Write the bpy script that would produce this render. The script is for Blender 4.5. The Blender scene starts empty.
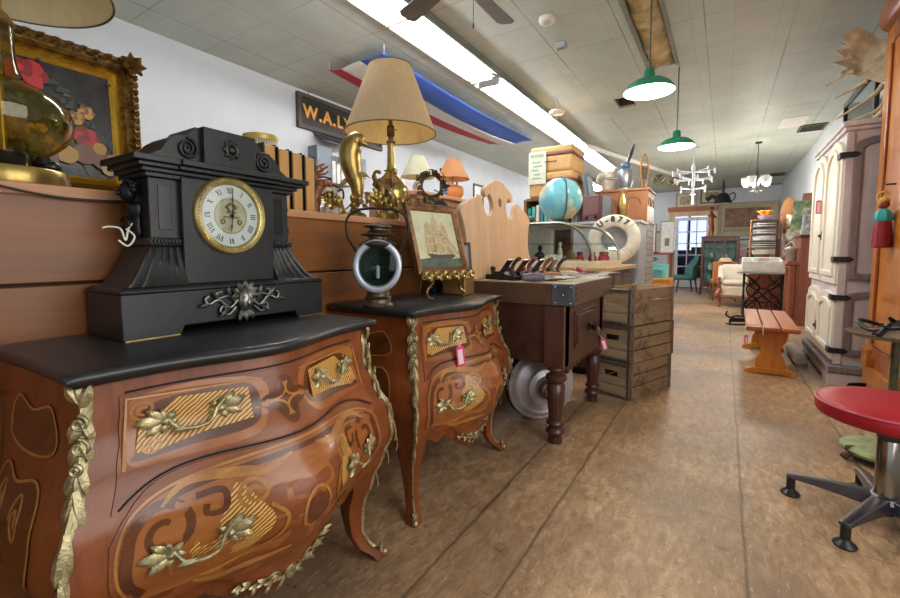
import bpy, bmesh, math, random
from math import sin, cos, pi, radians, sqrt, atan2, exp
from mathutils import Vector, Matrix
C = bpy.context.scene.collection
rnd = random.Random(7)
V = Vector

# ---------------------------------------------------------------- materials
def newmat(name):
    m = bpy.data.materials.new(name); m.use_nodes = True
    nt = m.node_tree; b = nt.nodes['Principled BSDF']
    return m, nt, b
def lnk(nt, a, b): nt.links.new(a, b)
def coords(nt, scale=(1,1,1), rot=(0,0,0)):
    tc = nt.nodes.new('ShaderNodeTexCoord'); mp = nt.nodes.new('ShaderNodeMapping')
    mp.inputs['Scale'].default_value = scale; mp.inputs['Rotation'].default_value = rot
    lnk(nt, tc.outputs['Object'], mp.inputs['Vector']); return mp.outputs['Vector']
def noise(nt, vec, scale, detail=4, rough=.6, dist=0):
    n = nt.nodes.new('ShaderNodeTexNoise'); n.inputs['Scale'].default_value = scale
    n.inputs['Detail'].default_value = detail; n.inputs['Roughness'].default_value = rough
    n.inputs['Distortion'].default_value = dist
    lnk(nt, vec, n.inputs['Vector']); return n.outputs['Fac']
def ramp(nt, fac, stops):
    r = nt.nodes.new('ShaderNodeValToRGB'); e = r.color_ramp.elements
    while len(e) < len(stops): e.new(.5)
    for el, (p, c) in zip(e, stops): el.position = p; el.color = (*c, 1)
    lnk(nt, fac, r.inputs['Fac']); return r.outputs['Color']
def mixc(nt, fac, a, b, mode='MIX'):
    n = nt.nodes.new('ShaderNodeMix'); n.data_type = 'RGBA'; n.blend_type = mode
    for s, v in ((n.inputs[0], fac), (n.inputs[6], a), (n.inputs[7], b)):
        if hasattr(v, 'node'): lnk(nt, v, s)
        else: s.default_value = v if not isinstance(v, tuple) else (*v, 1)
    return n.outputs[2]
def math_(nt, op, a, b=None):
    n = nt.nodes.new('ShaderNodeMath'); n.operation = op
    for i, v in enumerate((a, b)):
        if v is None: continue
        if hasattr(v, 'node'): lnk(nt, v, n.inputs[i])
        else: n.inputs[i].default_value = v
    return n.outputs[0]
def bump(nt, b, h, strength=.3, dist=.01):
    n = nt.nodes.new('ShaderNodeBump'); n.inputs['Strength'].default_value = strength
    n.inputs['Distance'].default_value = dist
    lnk(nt, h, n.inputs['Height']); lnk(nt, n.outputs['Normal'], b.inputs['Normal'])
def hexc(h):
    c = [int(h[i:i+2], 16)/255 for i in (0, 2, 4)]
    return tuple(x/12.92 if x <= .04045 else ((x+.055)/1.055)**2.4 for x in c)
_cache = {}
def plain(h, rough=.5, metal=0, var=.12, nscale=14, bumpy=0, coat=0):
    k = ('p', h, rough, metal, var, nscale, bumpy, coat)
    if k in _cache: return _cache[k]
    m, nt, b = newmat('paint_'+h); c = hexc(h)
    v = coords(nt); n = noise(nt, v, nscale, 5)
    lo = tuple(x*(1-var*1.6) for x in c); hi = tuple(min(1, x*(1+var)) for x in c)
    lnk(nt, ramp(nt, n, [(.3, lo), (.7, hi)]), b.inputs['Base Color'])
    b.inputs['Roughness'].default_value = rough; b.inputs['Metallic'].default_value = metal
    b.inputs['Coat Weight'].default_value = coat
    if bumpy: bump(nt, b, noise(nt, v, nscale*4, 4), bumpy, .004)
    _cache[k] = m; return m
def wood(c1, c2, axis='y', scale=9, rough=.4, stretch=.09, bumpy=.12, coat=0, contrast=.2, worn=None):
    k = ('w', c1, c2, axis, scale, rough, stretch, bumpy, coat, contrast, worn)
    if k in _cache: return _cache[k]
    m, nt, b = newmat('wood_'+c1)
    sc = {'x': (stretch, 1, 1), 'y': (1, stretch, 1), 'z': (1, 1, stretch)}[axis]
    v = coords(nt, sc); n1 = noise(nt, v, scale, 6, .65, 1.2); n2 = noise(nt, v, scale*7, 3, .7)
    f = math_(nt, 'ADD', math_(nt, 'MULTIPLY', n1, .72), math_(nt, 'MULTIPLY', n2, .28))
    a, d = hexc(c1), hexc(c2)
    col = ramp(nt, f, [(.5-contrast, a), (.5+contrast, d)])
    if worn:
        w = ramp(nt, noise(nt, coords(nt), 5, 7, .75), [(.52, (0,0,0)), (.62, (1,1,1))])
        col = mixc(nt, w, col, hexc(worn))
    lnk(nt, col, b.inputs['Base Color'])
    b.inputs['Roughness'].default_value = rough; b.inputs['Coat Weight'].default_value = coat
    b.inputs['Coat Roughness'].default_value = .15
    bump(nt, b, f, bumpy, .006); _cache[k] = m; return m
def glass(h='ffffff', rough=.02, ior=1.45, name='clear_glass', alpha=None):
    k = ('g', h, rough, name)
    if k in _cache: return _cache[k]
    m, nt, b = newmat(name); b.inputs['Base Color'].default_value = (*hexc(h), 1)
    b.inputs['Roughness'].default_value = rough; b.inputs['IOR'].default_value = ior
    b.inputs['Transmission Weight'].default_value = 1
    _cache[k] = m; return m
def thin_glass(h='f4f8f8', refl=.08, name='thin_glass', rough=.03):
    k = ('tg', h, refl, name)
    if k in _cache: return _cache[k]
    m = bpy.data.materials.new(name); m.use_nodes = True; nt = m.node_tree; nt.nodes.clear()
    o = nt.nodes.new('ShaderNodeOutputMaterial'); mx = nt.nodes.new('ShaderNodeMixShader')
    t = nt.nodes.new('ShaderNodeBsdfTransparent'); t.inputs[0].default_value = (*hexc(h), 1)
    g = nt.nodes.new('ShaderNodeBsdfGlossy'); g.inputs['Roughness'].default_value = rough
    lw = nt.nodes.new('ShaderNodeLayerWeight'); lw.inputs[0].default_value = .15
    f = math_(nt, 'ADD', math_(nt, 'MULTIPLY', math_(nt, 'POWER', lw.outputs['Facing'], 3), .5), refl*.5)
    lnk(nt, f, mx.inputs[0]); lnk(nt, t.outputs[0], mx.inputs[1]); lnk(nt, g.outputs[0], mx.inputs[2]); lnk(nt, mx.outputs[0], o.inputs[0])
    _cache[k] = m; return m
def emit(h, s, name='lamp_glow'):
    k = ('e', h, s)
    if k in _cache: return _cache[k]
    m, nt, b = newmat(name); b.inputs['Base Color'].default_value = (*hexc(h), 1)
    b.inputs['Emission Color'].default_value = (*hexc(h), 1); b.inputs['Emission Strength'].default_value = s
    _cache[k] = m; return m
def stripes(c1, c2, scale, rot=(0, 0, 0), rough=.45, axis='X', dist=1.0, name='striped'):
    m, nt, b = newmat(name); v = coords(nt, (1, 1, 1), rot)
    w = nt.nodes.new('ShaderNodeTexWave'); w.bands_direction = axis
    w.inputs['Scale'].default_value = scale; w.inputs['Distortion'].default_value = dist
    w.inputs['Detail'].default_value = 2; lnk(nt, v, w.inputs['Vector'])
    lnk(nt, ramp(nt, w.outputs['Fac'], [(.3, hexc(c1)), (.7, hexc(c2))]), b.inputs['Base Color'])
    b.inputs['Roughness'].default_value = rough; return m

# ---------------------------------------------------------------- mesh builder
class MB:
    def __init__(self): self.v = []; self.f = []; self.mi = []; self.cur = 0
    def slot(self, i): self.cur = i; return self
    def add(self, vs, fs, M=None):
        o = len(self.v)
        self.v += [tuple(M @ V(p)) if M is not None else tuple(p) for p in vs]
        for f in fs: self.f.append([o+i for i in f]); self.mi.append(self.cur)
        return self
    def box(self, c, s, M=None, rz=0, taper=(1, 1), skew=(0, 0)):
        x, y, z = s[0]/2, s[1]/2, s[2]/2; vs = []
        for k in (-1, 1):
            tx, ty = (taper if k > 0 else (1, 1))
            for a, b in ((-1, -1), (1, -1), (1, 1), (-1, 1)):
                vs.append((a*x*tx+(skew[0] if k > 0 else 0), b*y*ty+(skew[1] if k > 0 else 0), k*z))
        T = Matrix.Translation(c) @ Matrix.Rotation(rz, 4, 'Z')
        if M is not None: T = M @ T
        return self.add(vs, [(3,2,1,0), (4,5,6,7), (0,1,5,4), (1,2,6,5), (2,3,7,6), (3,0,4,7)], T)
    def bx(self, x0, x1, y0, y1, z0, z1, M=None):
        return self.box(((x0+x1)/2, (y0+y1)/2, (z0+z1)/2), (x1-x0, y1-y0, z1-z0), M)
    def lathe(self, prof, n=28, M=None, a0=0, a1=2*pi, sx=1, sy=1, fl=None, cap=True):
        full = abs(a1-a0-2*pi) < 1e-6; vs = []; fs = []; m = n if full else n+1
        for r, z in prof:
            for i in range(m):
                a = a0+(a1-a0)*i/n; rr = r*(1+(fl(a, z) if fl else 0))
                vs.append((rr*cos(a)*sx, rr*sin(a)*sy, z))
        for j in range(len(prof)-1):
            for i in range(n):
                k = (i+1) % m; fs.append((j*m+i, j*m+k, (j+1)*m+k, (j+1)*m+i))
        if full and cap:
            if prof[0][0] > 1e-5: fs.append(tuple(reversed(range(m))))
            if prof[-1][0] > 1e-5: fs.append(tuple(range((len(prof)-1)*m, len(prof)*m)))
        return self.add(vs, fs, M)
    def cyl(self, p, q, r, r2=None, n=16): return self.tube([p, q], [r, r if r2 is None else r2], n)
    def tube(self, pts, r, n=10, M=None, closed=False, flat=1.0, up=None):
        pts = [V(p) for p in pts]; N = len(pts)
        rs = r if isinstance(r, (list, tuple)) else [r]*N
        vs = []; fs = []; prev = None
        for i, p in enumerate(pts):
            if closed: d = pts[(i+1) % N]-pts[i-1]
            else: d = pts[min(i+1, N-1)]-pts[max(i-1, 0)]
            d = d.normalized() if d.length > 1e-9 else V((0, 0, 1))
            if prev is None:
                u = V(up) if up else (V((0, 0, 1)) if abs(d.z) < .9 else V((1, 0, 0)))
                a = d.cross(u).normalized()
            else:
                a = prev-d*prev.dot(d)
                a = a.normalized() if a.length > 1e-6 else d.orthogonal().normalized()
            prev = a; b = a.cross(d).normalized()
            for k in range(n):
                t = 2*pi*k/n; vs.append(p+a*rs[i]*cos(t)+b*rs[i]*sin(t)*flat)
        for i in range(N if closed else N-1):
            j = (i+1) % N
            for k in range(n):
                l = (k+1) % n; fs.append((i*n+k, i*n+l, j*n+l, j*n+k))
        if not closed: fs.append(tuple(reversed(range(n)))); fs.append(tuple(range((N-1)*n, N*n)))
        return self.add(vs, fs, M)
    def sphere(self, c, r, n=20, m=12, M=None, fn=None):
        R = r if isinstance(r, (tuple, list)) else (r, r, r); vs = []; fs = []
        for j in range(m+1):
            t = pi*j/m
            for i in range(n):
                a = 2*pi*i/n; k = fn(a, t) if fn else 1
                vs.append((c[0]+R[0]*k*sin(t)*cos(a), c[1]+R[1]*k*sin(t)*sin(a), c[2]+R[2]*k*cos(t)))
        for j in range(m):
            for i in range(n):
                k = (i+1) % n; fs.append((j*n+i, (j+1)*n+i, (j+1)*n+k, j*n+k))
        return self.add(vs, fs, M)
    def torus(self, c, R, r, n=40, m=14, M=None, axis='z', flat=1):
        vs = []; fs = []
        for i in range(n):
            a = 2*pi*i/n
            for k in range(m):
                t = 2*pi*k/m; q = R+r*cos(t); p = (q*cos(a), q*sin(a), r*flat*sin(t))
                if axis == 'x': p = (p[2], p[0], p[1])
                if axis == 'y': p = (p[0], -p[2], p[1])
                vs.append((p[0]+c[0], p[1]+c[1], p[2]+c[2]))
        for i in range(n):
            for k in range(m):
                j, l = (i+1) % n, (k+1) % m; fs.append((i*m+k, j*m+k, j*m+l, i*m+l))
        return self.add(vs, fs, M)
    def prism(self, poly, h0, h1, M=None, plane='xy'):
        def q(p, h):
            return {'xy': (p[0], p[1], h), 'yz': (h, p[0], p[1]), 'xz': (p[0], h, p[1])}[plane]
        n = len(poly); A = sum(poly[i][0]*poly[(i+1) % n][1]-poly[(i+1) % n][0]*poly[i][1] for i in range(n))
        if A < 0: poly = list(reversed(poly))
        vs = [q(p, h0) for p in poly]+[q(p, h1) for p in poly]
        fs = [tuple(reversed(range(n))), tuple(range(n, 2*n))]+[(i, (i+1) % n, n+(i+1) % n, n+i) for i in range(n)]
        if plane == 'xz': fs = [tuple(reversed(f)) for f in fs]
        return self.add(vs, fs, M)
    def grid(self, fn, nu, nv, M=None):
        vs = [fn(i/nu, j/nv) for j in range(nv+1) for i in range(nu+1)]
        fs = [(j*(nu+1)+i, j*(nu+1)+i+1, (j+1)*(nu+1)+i+1, (j+1)*(nu+1)+i) for j in range(nv) for i in range(nu)]
        return self.add(vs, fs, M)
    def loft(self, secs, closed=True, caps=True, M=None):
        n = len(secs[0]); vs = [p for s in secs for p in s]; fs = []
        for j in range(len(secs)-1):
            for i in range(n if closed else n-1):
                k = (i+1) % n; fs.append((j*n+i, j*n+k, (j+1)*n+k, (j+1)*n+i))
        if caps: fs.append(tuple(reversed(range(n)))); fs.append(tuple(range((len(secs)-1)*n, len(secs)*n)))
        return self.add(vs, fs, M)
    def leaf(self, p, d, up, L, w, curl=.3, t=.12, n=5):
        """a raised, keeled leaf starting at p along d, standing off along up"""
        p, d, up = V(p), V(d).normalized(), V(up).normalized(); s = d.cross(up).normalized(); secs = []
        for i in range(n+1):
            u = i/n; ww = w*(sin(pi*min(1, .12+u*.88))**.8)*.5+w*.02
            o = p+d*L*u*(1-.1*u)+up*(L*curl*sin(pi*u*.8)*.5)
            secs.append([o-s*ww, o+up*w*t*1.8, o+s*ww, o-up*w*t])
        return self.loft(secs)
    def build(self, name, mats, parent=None, loc=None, rot=None, bevel=0, smooth=40, sub=0, solid=0, segs=2):
        me = bpy.data.meshes.new(name); me.from_pydata(self.v, [], self.f)
        if not isinstance(mats, (list, tuple)): mats = [mats]
        for m in mats: me.materials.append(m)
        me.polygons.foreach_set('material_index', [min(i, len(mats)-1) for i in self.mi])
        me.update()
        if smooth:
            me.shade_smooth()
            if smooth < 180: me.set_sharp_from_angle(angle=radians(smooth))
        o = bpy.data.objects.new(name, me); C.objects.link(o)
        if parent: o.parent = parent
        if loc: o.location = loc
        if rot: o.rotation_euler = rot
        if solid:
            s = o.modifiers.new('solid', 'SOLIDIFY'); s.thickness = solid; s.offset = 0
        if sub:
            s = o.modifiers.new('sub', 'SUBSURF'); s.levels = s.render_levels = sub
        if bevel:
            b = o.modifiers.new('bevel', 'BEVEL'); b.width = bevel; b.segments = segs; b.limit_method = 'ANGLE'
            b.angle_limit = radians(40); b.harden_normals = False
        return o
def text_geo(mb, s, size, ext, M, align='CENTER', bold=0, space=1.0):
    cu = bpy.data.curves.new('t', 'FONT'); cu.body = s; cu.size = size; cu.extrude = ext; cu.align_x = align; cu.offset = bold; cu.space_character = space
    cu.align_y = 'CENTER'; cu.resolution_u = 3
    o = bpy.data.objects.new('t', cu); C.objects.link(o); bpy.context.view_layer.update()
    me = bpy.data.meshes.new_from_object(o.evaluated_get(bpy.context.evaluated_depsgraph_get()))
    mb.add([tuple(v.co) for v in me.vertices], [tuple(p.vertices) for p in me.polygons], M)
    bpy.data.objects.remove(o); bpy.data.curves.remove(cu); bpy.data.meshes.remove(me)

# ---------------------------------------------------------------- scene tree
def tag(o, label, cat, group=None, kind=None):
    o['label'] = label; o['category'] = cat
    if group: o['group'] = group
    if kind: o['kind'] = kind
    return o
def thing(name, label, cat, loc=(0, 0, 0), rz=0, group=None):
    o = bpy.data.objects.new(name, None); o.empty_display_size = .05; C.objects.link(o)
    o.location = loc; o.rotation_euler = (0, 0, rz)
    return tag(o, label, cat, group)
def struct(o): o['kind'] = 'structure'; return o
def dup(root, loc=None, rz=None, label=None, group=None, scale=None):
    def cp(o, par):
        c = o.copy(); C.objects.link(c)
        if par: c.parent = par
        for ch in list(o.children): cp(ch, c)
        return c
    r = cp(root, None)
    if loc is not None: r.location = loc
    if rz is not None: r.rotation_euler = (0, 0, rz)
    if scale is not None: r.scale = scale
    if label: r['label'] = label
    if group: r['group'] = group
    return r
def spline(pts, n=8, closed=False):
    P = [V(p) for p in pts]; out = []; N = len(P)
    for i in range(N if closed else N-1):
        g = (lambda k: P[k % N]) if closed else (lambda k: P[max(0, min(N-1, k))])
        a, b, c, d = g(i-1), g(i), g(i+1), g(i+2)
        for j in range(n):
            t = j/n
            out.append(.5*((2*b)+(-a+c)*t+(2*a-5*b+4*c-d)*t*t+(-a+3*b-3*c+d)*t**3))
    if not closed: out.append(P[-1])
    return out
def interp(keys, x):
    keys = sorted(keys)
    if x <= keys[0][0]: return keys[0][1]
    for (a, u), (b, v) in zip(keys, keys[1:]):
        if x <= b:
            t = (x-a)/(b-a); t = t*t*(3-2*t); return u+(v-u)*t
    return keys[-1][1]

# ---------------------------------------------------------------- camera
FPX, HX, HY, PY, EYE = 430., 724., 253., 284., 1.05
PIT = math.atan((PY-HY)/FPX); YAW = math.atan((HX-450)/FPX*cos(PIT))
cam = bpy.data.cameras.new('camera'); co = bpy.data.objects.new('camera', cam); C.objects.link(co)
cam.sensor_width = 36; cam.lens = FPX/900*36; cam.shift_y = (PY-299)/900; cam.clip_start = .02
co.location = (0, 0, EYE); co.rotation_euler = (pi/2-PIT, 0, YAW); bpy.context.scene.camera = co
_F = V((-sin(YAW)*cos(PIT), cos(YAW)*cos(PIT), -sin(PIT))); _R = V((cos(YAW), sin(YAW), 0)); _U = _R.cross(_F)
def at(x, y, X=None, Y=None, Z=None):
    """the point of the room on a known plane (a wall, a floor, a shelf front) measured from the photograph"""
    d = _F*FPX+_R*(x-450)+_U*(PY-y)
    t = Z-EYE if Z is not None else (X if X is not None else Y)
    t /= d.z if Z is not None else (d.x if X is not None else d.y)
    return V((0, 0, EYE))+d*t
# ================================================================ the setting
CZ = 2.95; WL = -4.23; WR = 1.26; YB = 14.8; YF = -1.6
# floor: worn hardboard sheets with dark butt joints
m, nt, b = newmat('worn_board_floor')
v = coords(nt); n1 = noise(nt, v, .9, 6, .6); n2 = noise(nt, coords(nt, (1, .42, 1), (0, 0, .6)), 26, 6, .75, .8); n3 = noise(nt, coords(nt, (1, .22, 1), (0, 0, -.9)), 75, 3, .7)
base = ramp(nt, n2, [(.28, hexc('7a5e45')), (.5, hexc('b08d69')), (.72, hexc('dabb96'))])
base = mixc(nt, ramp(nt, n1, [(.42, (0, 0, 0)), (.62, (.8,)*3)]), base, hexc('75604c'))
base = mixc(nt, ramp(nt, n3, [(.58, (0, 0, 0)), (.68, (.55,)*3)]), base, hexc('d2b08a'))
base = mixc(nt, ramp(nt, noise(nt, coords(nt, (.3, 1, 1), (0, 0, .35)), 45, 4, .7), [(.60, (0, 0, 0)), (.68, (.6,)*3)]), base, hexc('4d3726'))
sx = nt.nodes.new('ShaderNodeSeparateXYZ'); lnk(nt, coords(nt), sx.inputs[0])
wob = math_(nt, 'MULTIPLY', math_(nt, 'SUBTRACT', noise(nt, coords(nt), 4, 4), .5), .022)
g = None
for q, w in ((-.79, .0045), (-.55, .004), (.105, .004), (.605, .004), (-1.75, .004)):
    d = math_(nt, 'ABSOLUTE', math_(nt, 'ADD', math_(nt, 'SUBTRACT', sx.outputs['X'], q), wob))
    t = math_(nt, 'MULTIPLY', math_(nt, 'SUBTRACT', 1, math_(nt, 'SMOOTH_MIN', math_(nt, 'DIVIDE', d, w*2.2), 1)), .9); g = t if g is None else math_(nt, 'MAXIMUM', g, t)
for q in (1.97, 4.41, 6.85, 9.3, 11.7):
    d = math_(nt, 'ABSOLUTE', math_(nt, 'ADD', math_(nt, 'SUBTRACT', sx.outputs['Y'], q), wob))
    g = math_(nt, 'MAXIMUM', g, math_(nt, 'MULTIPLY', math_(nt, 'LESS_THAN', d, .0025), .55))
base = mixc(nt, math_(nt, 'MULTIPLY', g, .8), base, hexc('43392f'))
lnk(nt, base, b.inputs['Base Color']); b.inputs['Roughness'].default_value = .42
bump(nt, b, math_(nt, 'SUBTRACT', n2, g), .2, .006); FLOOR = m
struct(MB().bx(WL-.1, WR+.1, YF, YB+.1, -.1, 0).build('floor', FLOOR, smooth=0))
# ceiling: painted fibre tiles, uneven gaps
m, nt, b = newmat('ceiling_tiles'); v = coords(nt)
sx = nt.nodes.new('ShaderNodeSeparateXYZ'); lnk(nt, v, sx.inputs[0])
def gap(out, period, off, w):
    f = math_(nt, 'FRACT', math_(nt, 'DIVIDE', math_(nt, 'ADD', out, off), period))
    return math_(nt, 'LESS_THAN', f, w/period)
gx = gap(sx.outputs['X'], .61, 100*.61+.21, .010); gy = gap(sx.outputs['Y'], .61, .14, .008)
gx2 = gap(sx.outputs['X'], .305, 100.345*1, .005); gy2 = gap(sx.outputs['Y'], .305, .14, .006)
br = ramp(nt, noise(nt, coords(nt), .8, 2), [(.42, (0, 0, 0)), (.6, (1, 1, 1))])
g1 = math_(nt, 'MAXIMUM', math_(nt, 'MULTIPLY', gx, .9), math_(nt, 'MULTIPLY', gy, .7))
g2 = math_(nt, 'MULTIPLY', math_(nt, 'MAXIMUM', gx2, gy2), .28)
bw = nt.nodes.new('ShaderNodeRGBToBW'); lnk(nt, br, bw.inputs[0])
g = math_(nt, 'MAXIMUM', math_(nt, 'MULTIPLY', g1, math_(nt, 'ADD', math_(nt, 'MULTIPLY', bw.outputs[0], .6), .3)), g2)
col = ramp(nt, noise(nt, coords(nt), 2.2, 5), [(.3, hexc('b6c0b6')), (.7, hexc('c8d1c8'))])
lnk(nt, mixc(nt, math_(nt, 'MULTIPLY', g, .85), col, hexc('5c5d57')), b.inputs['Base Color']); b.inputs['Roughness'].default_value = .55
bump(nt, b, math_(nt, 'SUBTRACT', noise(nt, v, 40, 3), math_(nt, 'MULTIPLY', g, 2)), .25, .006); CEIL = m
# the ceiling leaves out one tile (hole) and one strip where the boards came down
hole = (-1.235, -1.03, 5.72, 6.12); strip = (-.72, -.48, 1.2, 5.0)
mb = MB(); xs = sorted([WL-.1, WR+.1, hole[0], hole[1], strip[0], strip[1]]); ys = sorted([YF, YB+.1, hole[2], hole[3], strip[2], strip[3]])
for i in range(len(xs)-1):
    for j in range(len(ys)-1):
        cx_, cy_ = (xs[i]+xs[i+1])/2, (ys[j]+ys[j+1])/2
        if any(h[0] < cx_ < h[1] and h[2] < cy_ < h[3] for h in (hole, strip)): continue
        mb.bx(xs[i], xs[i+1], ys[j], ys[j+1], CZ, CZ+.03)
mb.slot(1).bx(WL-.1, WR+.1, YF, YB+.1, CZ+.16, CZ+.2)
mb.slot(1)
for h in (hole, strip):
    mb.bx(h[0]-.02, h[0], h[2], h[3], CZ+.03, CZ+.16); mb.bx(h[1], h[1]+.02, h[2], h[3], CZ+.03, CZ+.16)
    mb.bx(h[0], h[1], h[2]-.02, h[2], CZ+.03, CZ+.16); mb.bx(h[0], h[1], h[3], h[3]+.02, CZ+.03, CZ+.16)
struct(mb.build('ceiling', [CEIL, wood('5d4630', '806242', 'y', 6, .8)], smooth=0))
# brown kraft-paper insulation batts showing in the strip
ins = MB()
def insf(u, w): return (strip[0]+.01+u*(strip[1]-strip[0]-.02), strip[2]+.02+w*(strip[3]-strip[2]-.04), CZ+.03-.025*sin(pi*u)+.012*sin(w*41)+.008*sin(w*97+u*5))
ins.grid(insf, 8, 120)
tag(ins.build('insulation_batt', plain('d0b888', .75, 0, .3, 7, .3), solid=.01), 'crumpled brown insulation paper showing in the open ceiling strip above green pendants', 'insulation')
tr = MB(); tr.bx(strip[0]-.025, strip[0]+.004, strip[2], strip[3], CZ-.014, CZ); tr.bx(strip[1]-.004, strip[1]+.025, strip[2], strip[3], CZ-.014, CZ)
struct(tr.build('trim_1', plain('8f9086', .6), smooth=0))
WALLM = plain('c8ced3', .6, 0, .03, 3, .05)
struct(MB().bx(WL-.1, WL, YF, YB, 0, CZ).build('wall_left', WALLM, smooth=0))
struct(MB().bx(WR, WR+.1, YF, YB, 0, CZ).build('wall_right', WALLM, smooth=0))
DX0, DX1, DZ = -1.30, -.36, 2.15
mb = MB(); mb.bx(WL-.1, DX0, YB, YB+.1, 0, CZ); mb.bx(DX1, WR+.1, YB, YB+.1, 0, CZ); mb.bx(DX0, DX1, YB, YB+.1, DZ, CZ)
struct(mb.build('wall_back', WALLM, smooth=0))
# the glazed inner doorway at the end of the aisle
dr = bpy.data.objects.new('door_1', None); C.objects.link(dr); struct(dr)
PINE = wood('c9a878', 'e3cba2', 'z', 5, .5)
f = MB(); f.bx(DX0-.16, DX0, YB-.03, YB+.02, 0, DZ+.02); f.bx(DX1, DX1+.14, YB-.03, YB+.02, 0, DZ+.02)
f.bx(DX0-.16, DX1+.14, YB-.04, YB+.02, DZ, DZ+.14); f.build('door_frame', PINE, dr, bevel=.006)
MB().bx(DX0-.2, DX1+.18, YB-.07, YB, DZ+.14, DZ+.28).build('door_header', wood('9c5a3a', 'b9744e', 'x', 6, .5), dr, bevel=.008)
lf = MB()
lf.bx(DX0+.02, DX0+.11, YB, YB+.04, .02, DZ-.03); lf.bx(DX1-.11, DX1-.02, YB, YB+.04, .02, DZ-.03)
lf.bx(DX0+.11, DX1-.11, YB, YB+.04, DZ-.13, DZ-.03); lf.bx(DX0+.11, DX1-.11, YB, YB+.04, .02, .3)
for i in (1, 2): lf.bx(DX0+.11+i*.24-.015, DX0+.11+i*.24+.015, YB+.005, YB+.035, .3, DZ-.13)
for i in range(1, 5): lf.bx(DX0+.11, DX1-.11, YB+.005, YB+.035, .3+i*.345-.015, .3+i*.345+.015)
lf.build('door_leaf', plain('e9ebf0', .5), dr, smooth=0)
MB().bx(DX0+.11, DX1-.11, YB+.018, YB+.022, .3, DZ-.13).build('door_pane', thin_glass('e8ecff', .06, 'door_glass'), dr, smooth=0)
# the further room seen through the panes: its floor, walls, and lit window
BR = plain('8d93b8', .7)
mb = MB(); mb.bx(-2.4, .8, YB+.1, YB+4, -.1, 0); mb.bx(-2.5, -2.4, YB+.1, YB+4, 0, CZ); mb.bx(.8, .9, YB+.1, YB+4, 0, CZ); mb.bx(-2.4, .8, YB+.1, YB+4, CZ, CZ+.1); mb.bx(-2.5, .9, YB+4, YB+4.1, 0, CZ)
struct(mb.build('room_beyond', BR, smooth=0))
wd = bpy.data.objects.new('window_1', None); C.objects.link(wd); struct(wd)
MB().bx(-1.75, .1, YB+3.95, YB+3.99, 1.15, 2.5).build('window_pane', emit('dfe6ff', 1.3, 'daylight_pane'), wd, smooth=0)
f = MB()
for x in (-1.8, -1.19, -.57, .05): f.bx(x, x+.08, YB+3.9, YB+3.99, 1.1, 2.55)
f.bx(-1.8, .13, YB+3.9, YB+3.99, 1.08, 1.16); f.bx(-1.8, .13, YB+3.9, YB+3.99, 2.48, 2.56); f.build('window_frame', plain('6b7090', .6), wd, smooth=0)
for i, (x, z, h, cc) in enumerate([(-1.25, 0, .9, '2e3048'), (-.75, 0, 1.25, '5a3550'), (-.2, 0, .95, '31345a')]):
    s = thing('sideboard', ['low dark cupboard beyond the glazed door, at its left pane', 'plum coloured tall cupboard beyond the middle of the glazed door', 'dark blue cupboard beyond the right panes of the glazed door'][i], 'cupboard', (x, YB+2.2, 0))
    MB().bx(-.2, .2, -.2, .2, .06, h).build('body', plain(cc, .5), s, bevel=.01)
    k = MB(); [k.box((a, b_, .03), (.04, .04, .06)) for a in (-.16, .16) for b_ in (-.16, .16)]; k.build('plinth', plain(cc, .5), s)
    d = MB(); d.bx(-.18, -.005, -.215, -.2, .1, h-.04); d.bx(.005, .18, -.215, -.2, .1, h-.04); d.build('door', plain(cc, .45), s, bevel=.004)
# crown strip where the back wall meets the ceiling, baseboards
struct(MB().bx(WL, WR, YB-.03, YB, CZ-.05, CZ).build('trim_2', plain('8b8d84', .6), smooth=0))
struct(MB().bx(WR-.015, WR, YF, YB, 0, .12).build('baseboard_right', plain('cfc8bb', .5), smooth=0))
mb = MB(); mb.bx(WL, DX0-.16, YB-.015, YB, 0, .12); mb.bx(DX1+.14, WR, YB-.015, YB, 0, .12)
struct(mb.build('baseboard_back', plain('cfc8bb', .5), smooth=0))
# the board partition behind the commodes with its top ledge
PX = -1.455; LZ = 1.222; LY0, LY1 = -1.3, 3.2
BOARD = wood('643812', '9a5c24', 'y', 5, .45, .07, .15, .1)
mb = MB(); z = 0.0
for h in (.40, .315, .255, .235):
    mb.bx(PX-.03, PX, LY0, LY1, z+.004, z+h-.004); z += h
mb.slot(1).bx(PX-.035, PX-.012, LY0, LY1, 0, z-.01)
pt = struct(mb.build('partition_wall', [BOARD, plain('2a1a10', .8)], bevel=.003))
# the cupboard run behind it carrying the ledge
mb = MB(); mb.bx(-2.15, PX+.012, LY0, LY1, LZ-.03, LZ)
struct(mb.build('partition_ledge', wood('b0764c', 'd0a078', 'y', 6, .5, .08), bevel=.003))
struct(MB().bx(-2.12, -2.08, LY0, LY1, 0, LZ-.03).build('partition_back_wall', wood('6d4526', '8a5a34', 'y', 5, .6), smooth=0))
# ================================================================ bombe commodes
VEN = wood('582810', '985226', 'z', 11, .4, .22, .05, .12, .24)
VENY = wood('602d16', '9e592b', 'y', 9, .4, .12, .05, .12, .24)
HONEY = wood('8f5a26', 'c48a45', 'y', 20, .3, .25, .04, .3)
MIDW = wood('86491f', 'b06d35', 'y', 14, .3, .15, .04, .3)
DARKW = wood('431f10', '73401f', 'y', 14, .3, .15, .04, .3)
ZEBRA = stripes('8a5620', 'e6b868', 44, (radians(50), 0, 0), .35, 'Y', 2.2, 'zebra_veneer')
GAPM = plain('1a0c06', .8)
GILT = plain('bfb48a', .36, .75, .4, 45, .45)
MARB = plain('27292d', .36, 0, .25, 6, .02, .1)

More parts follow.
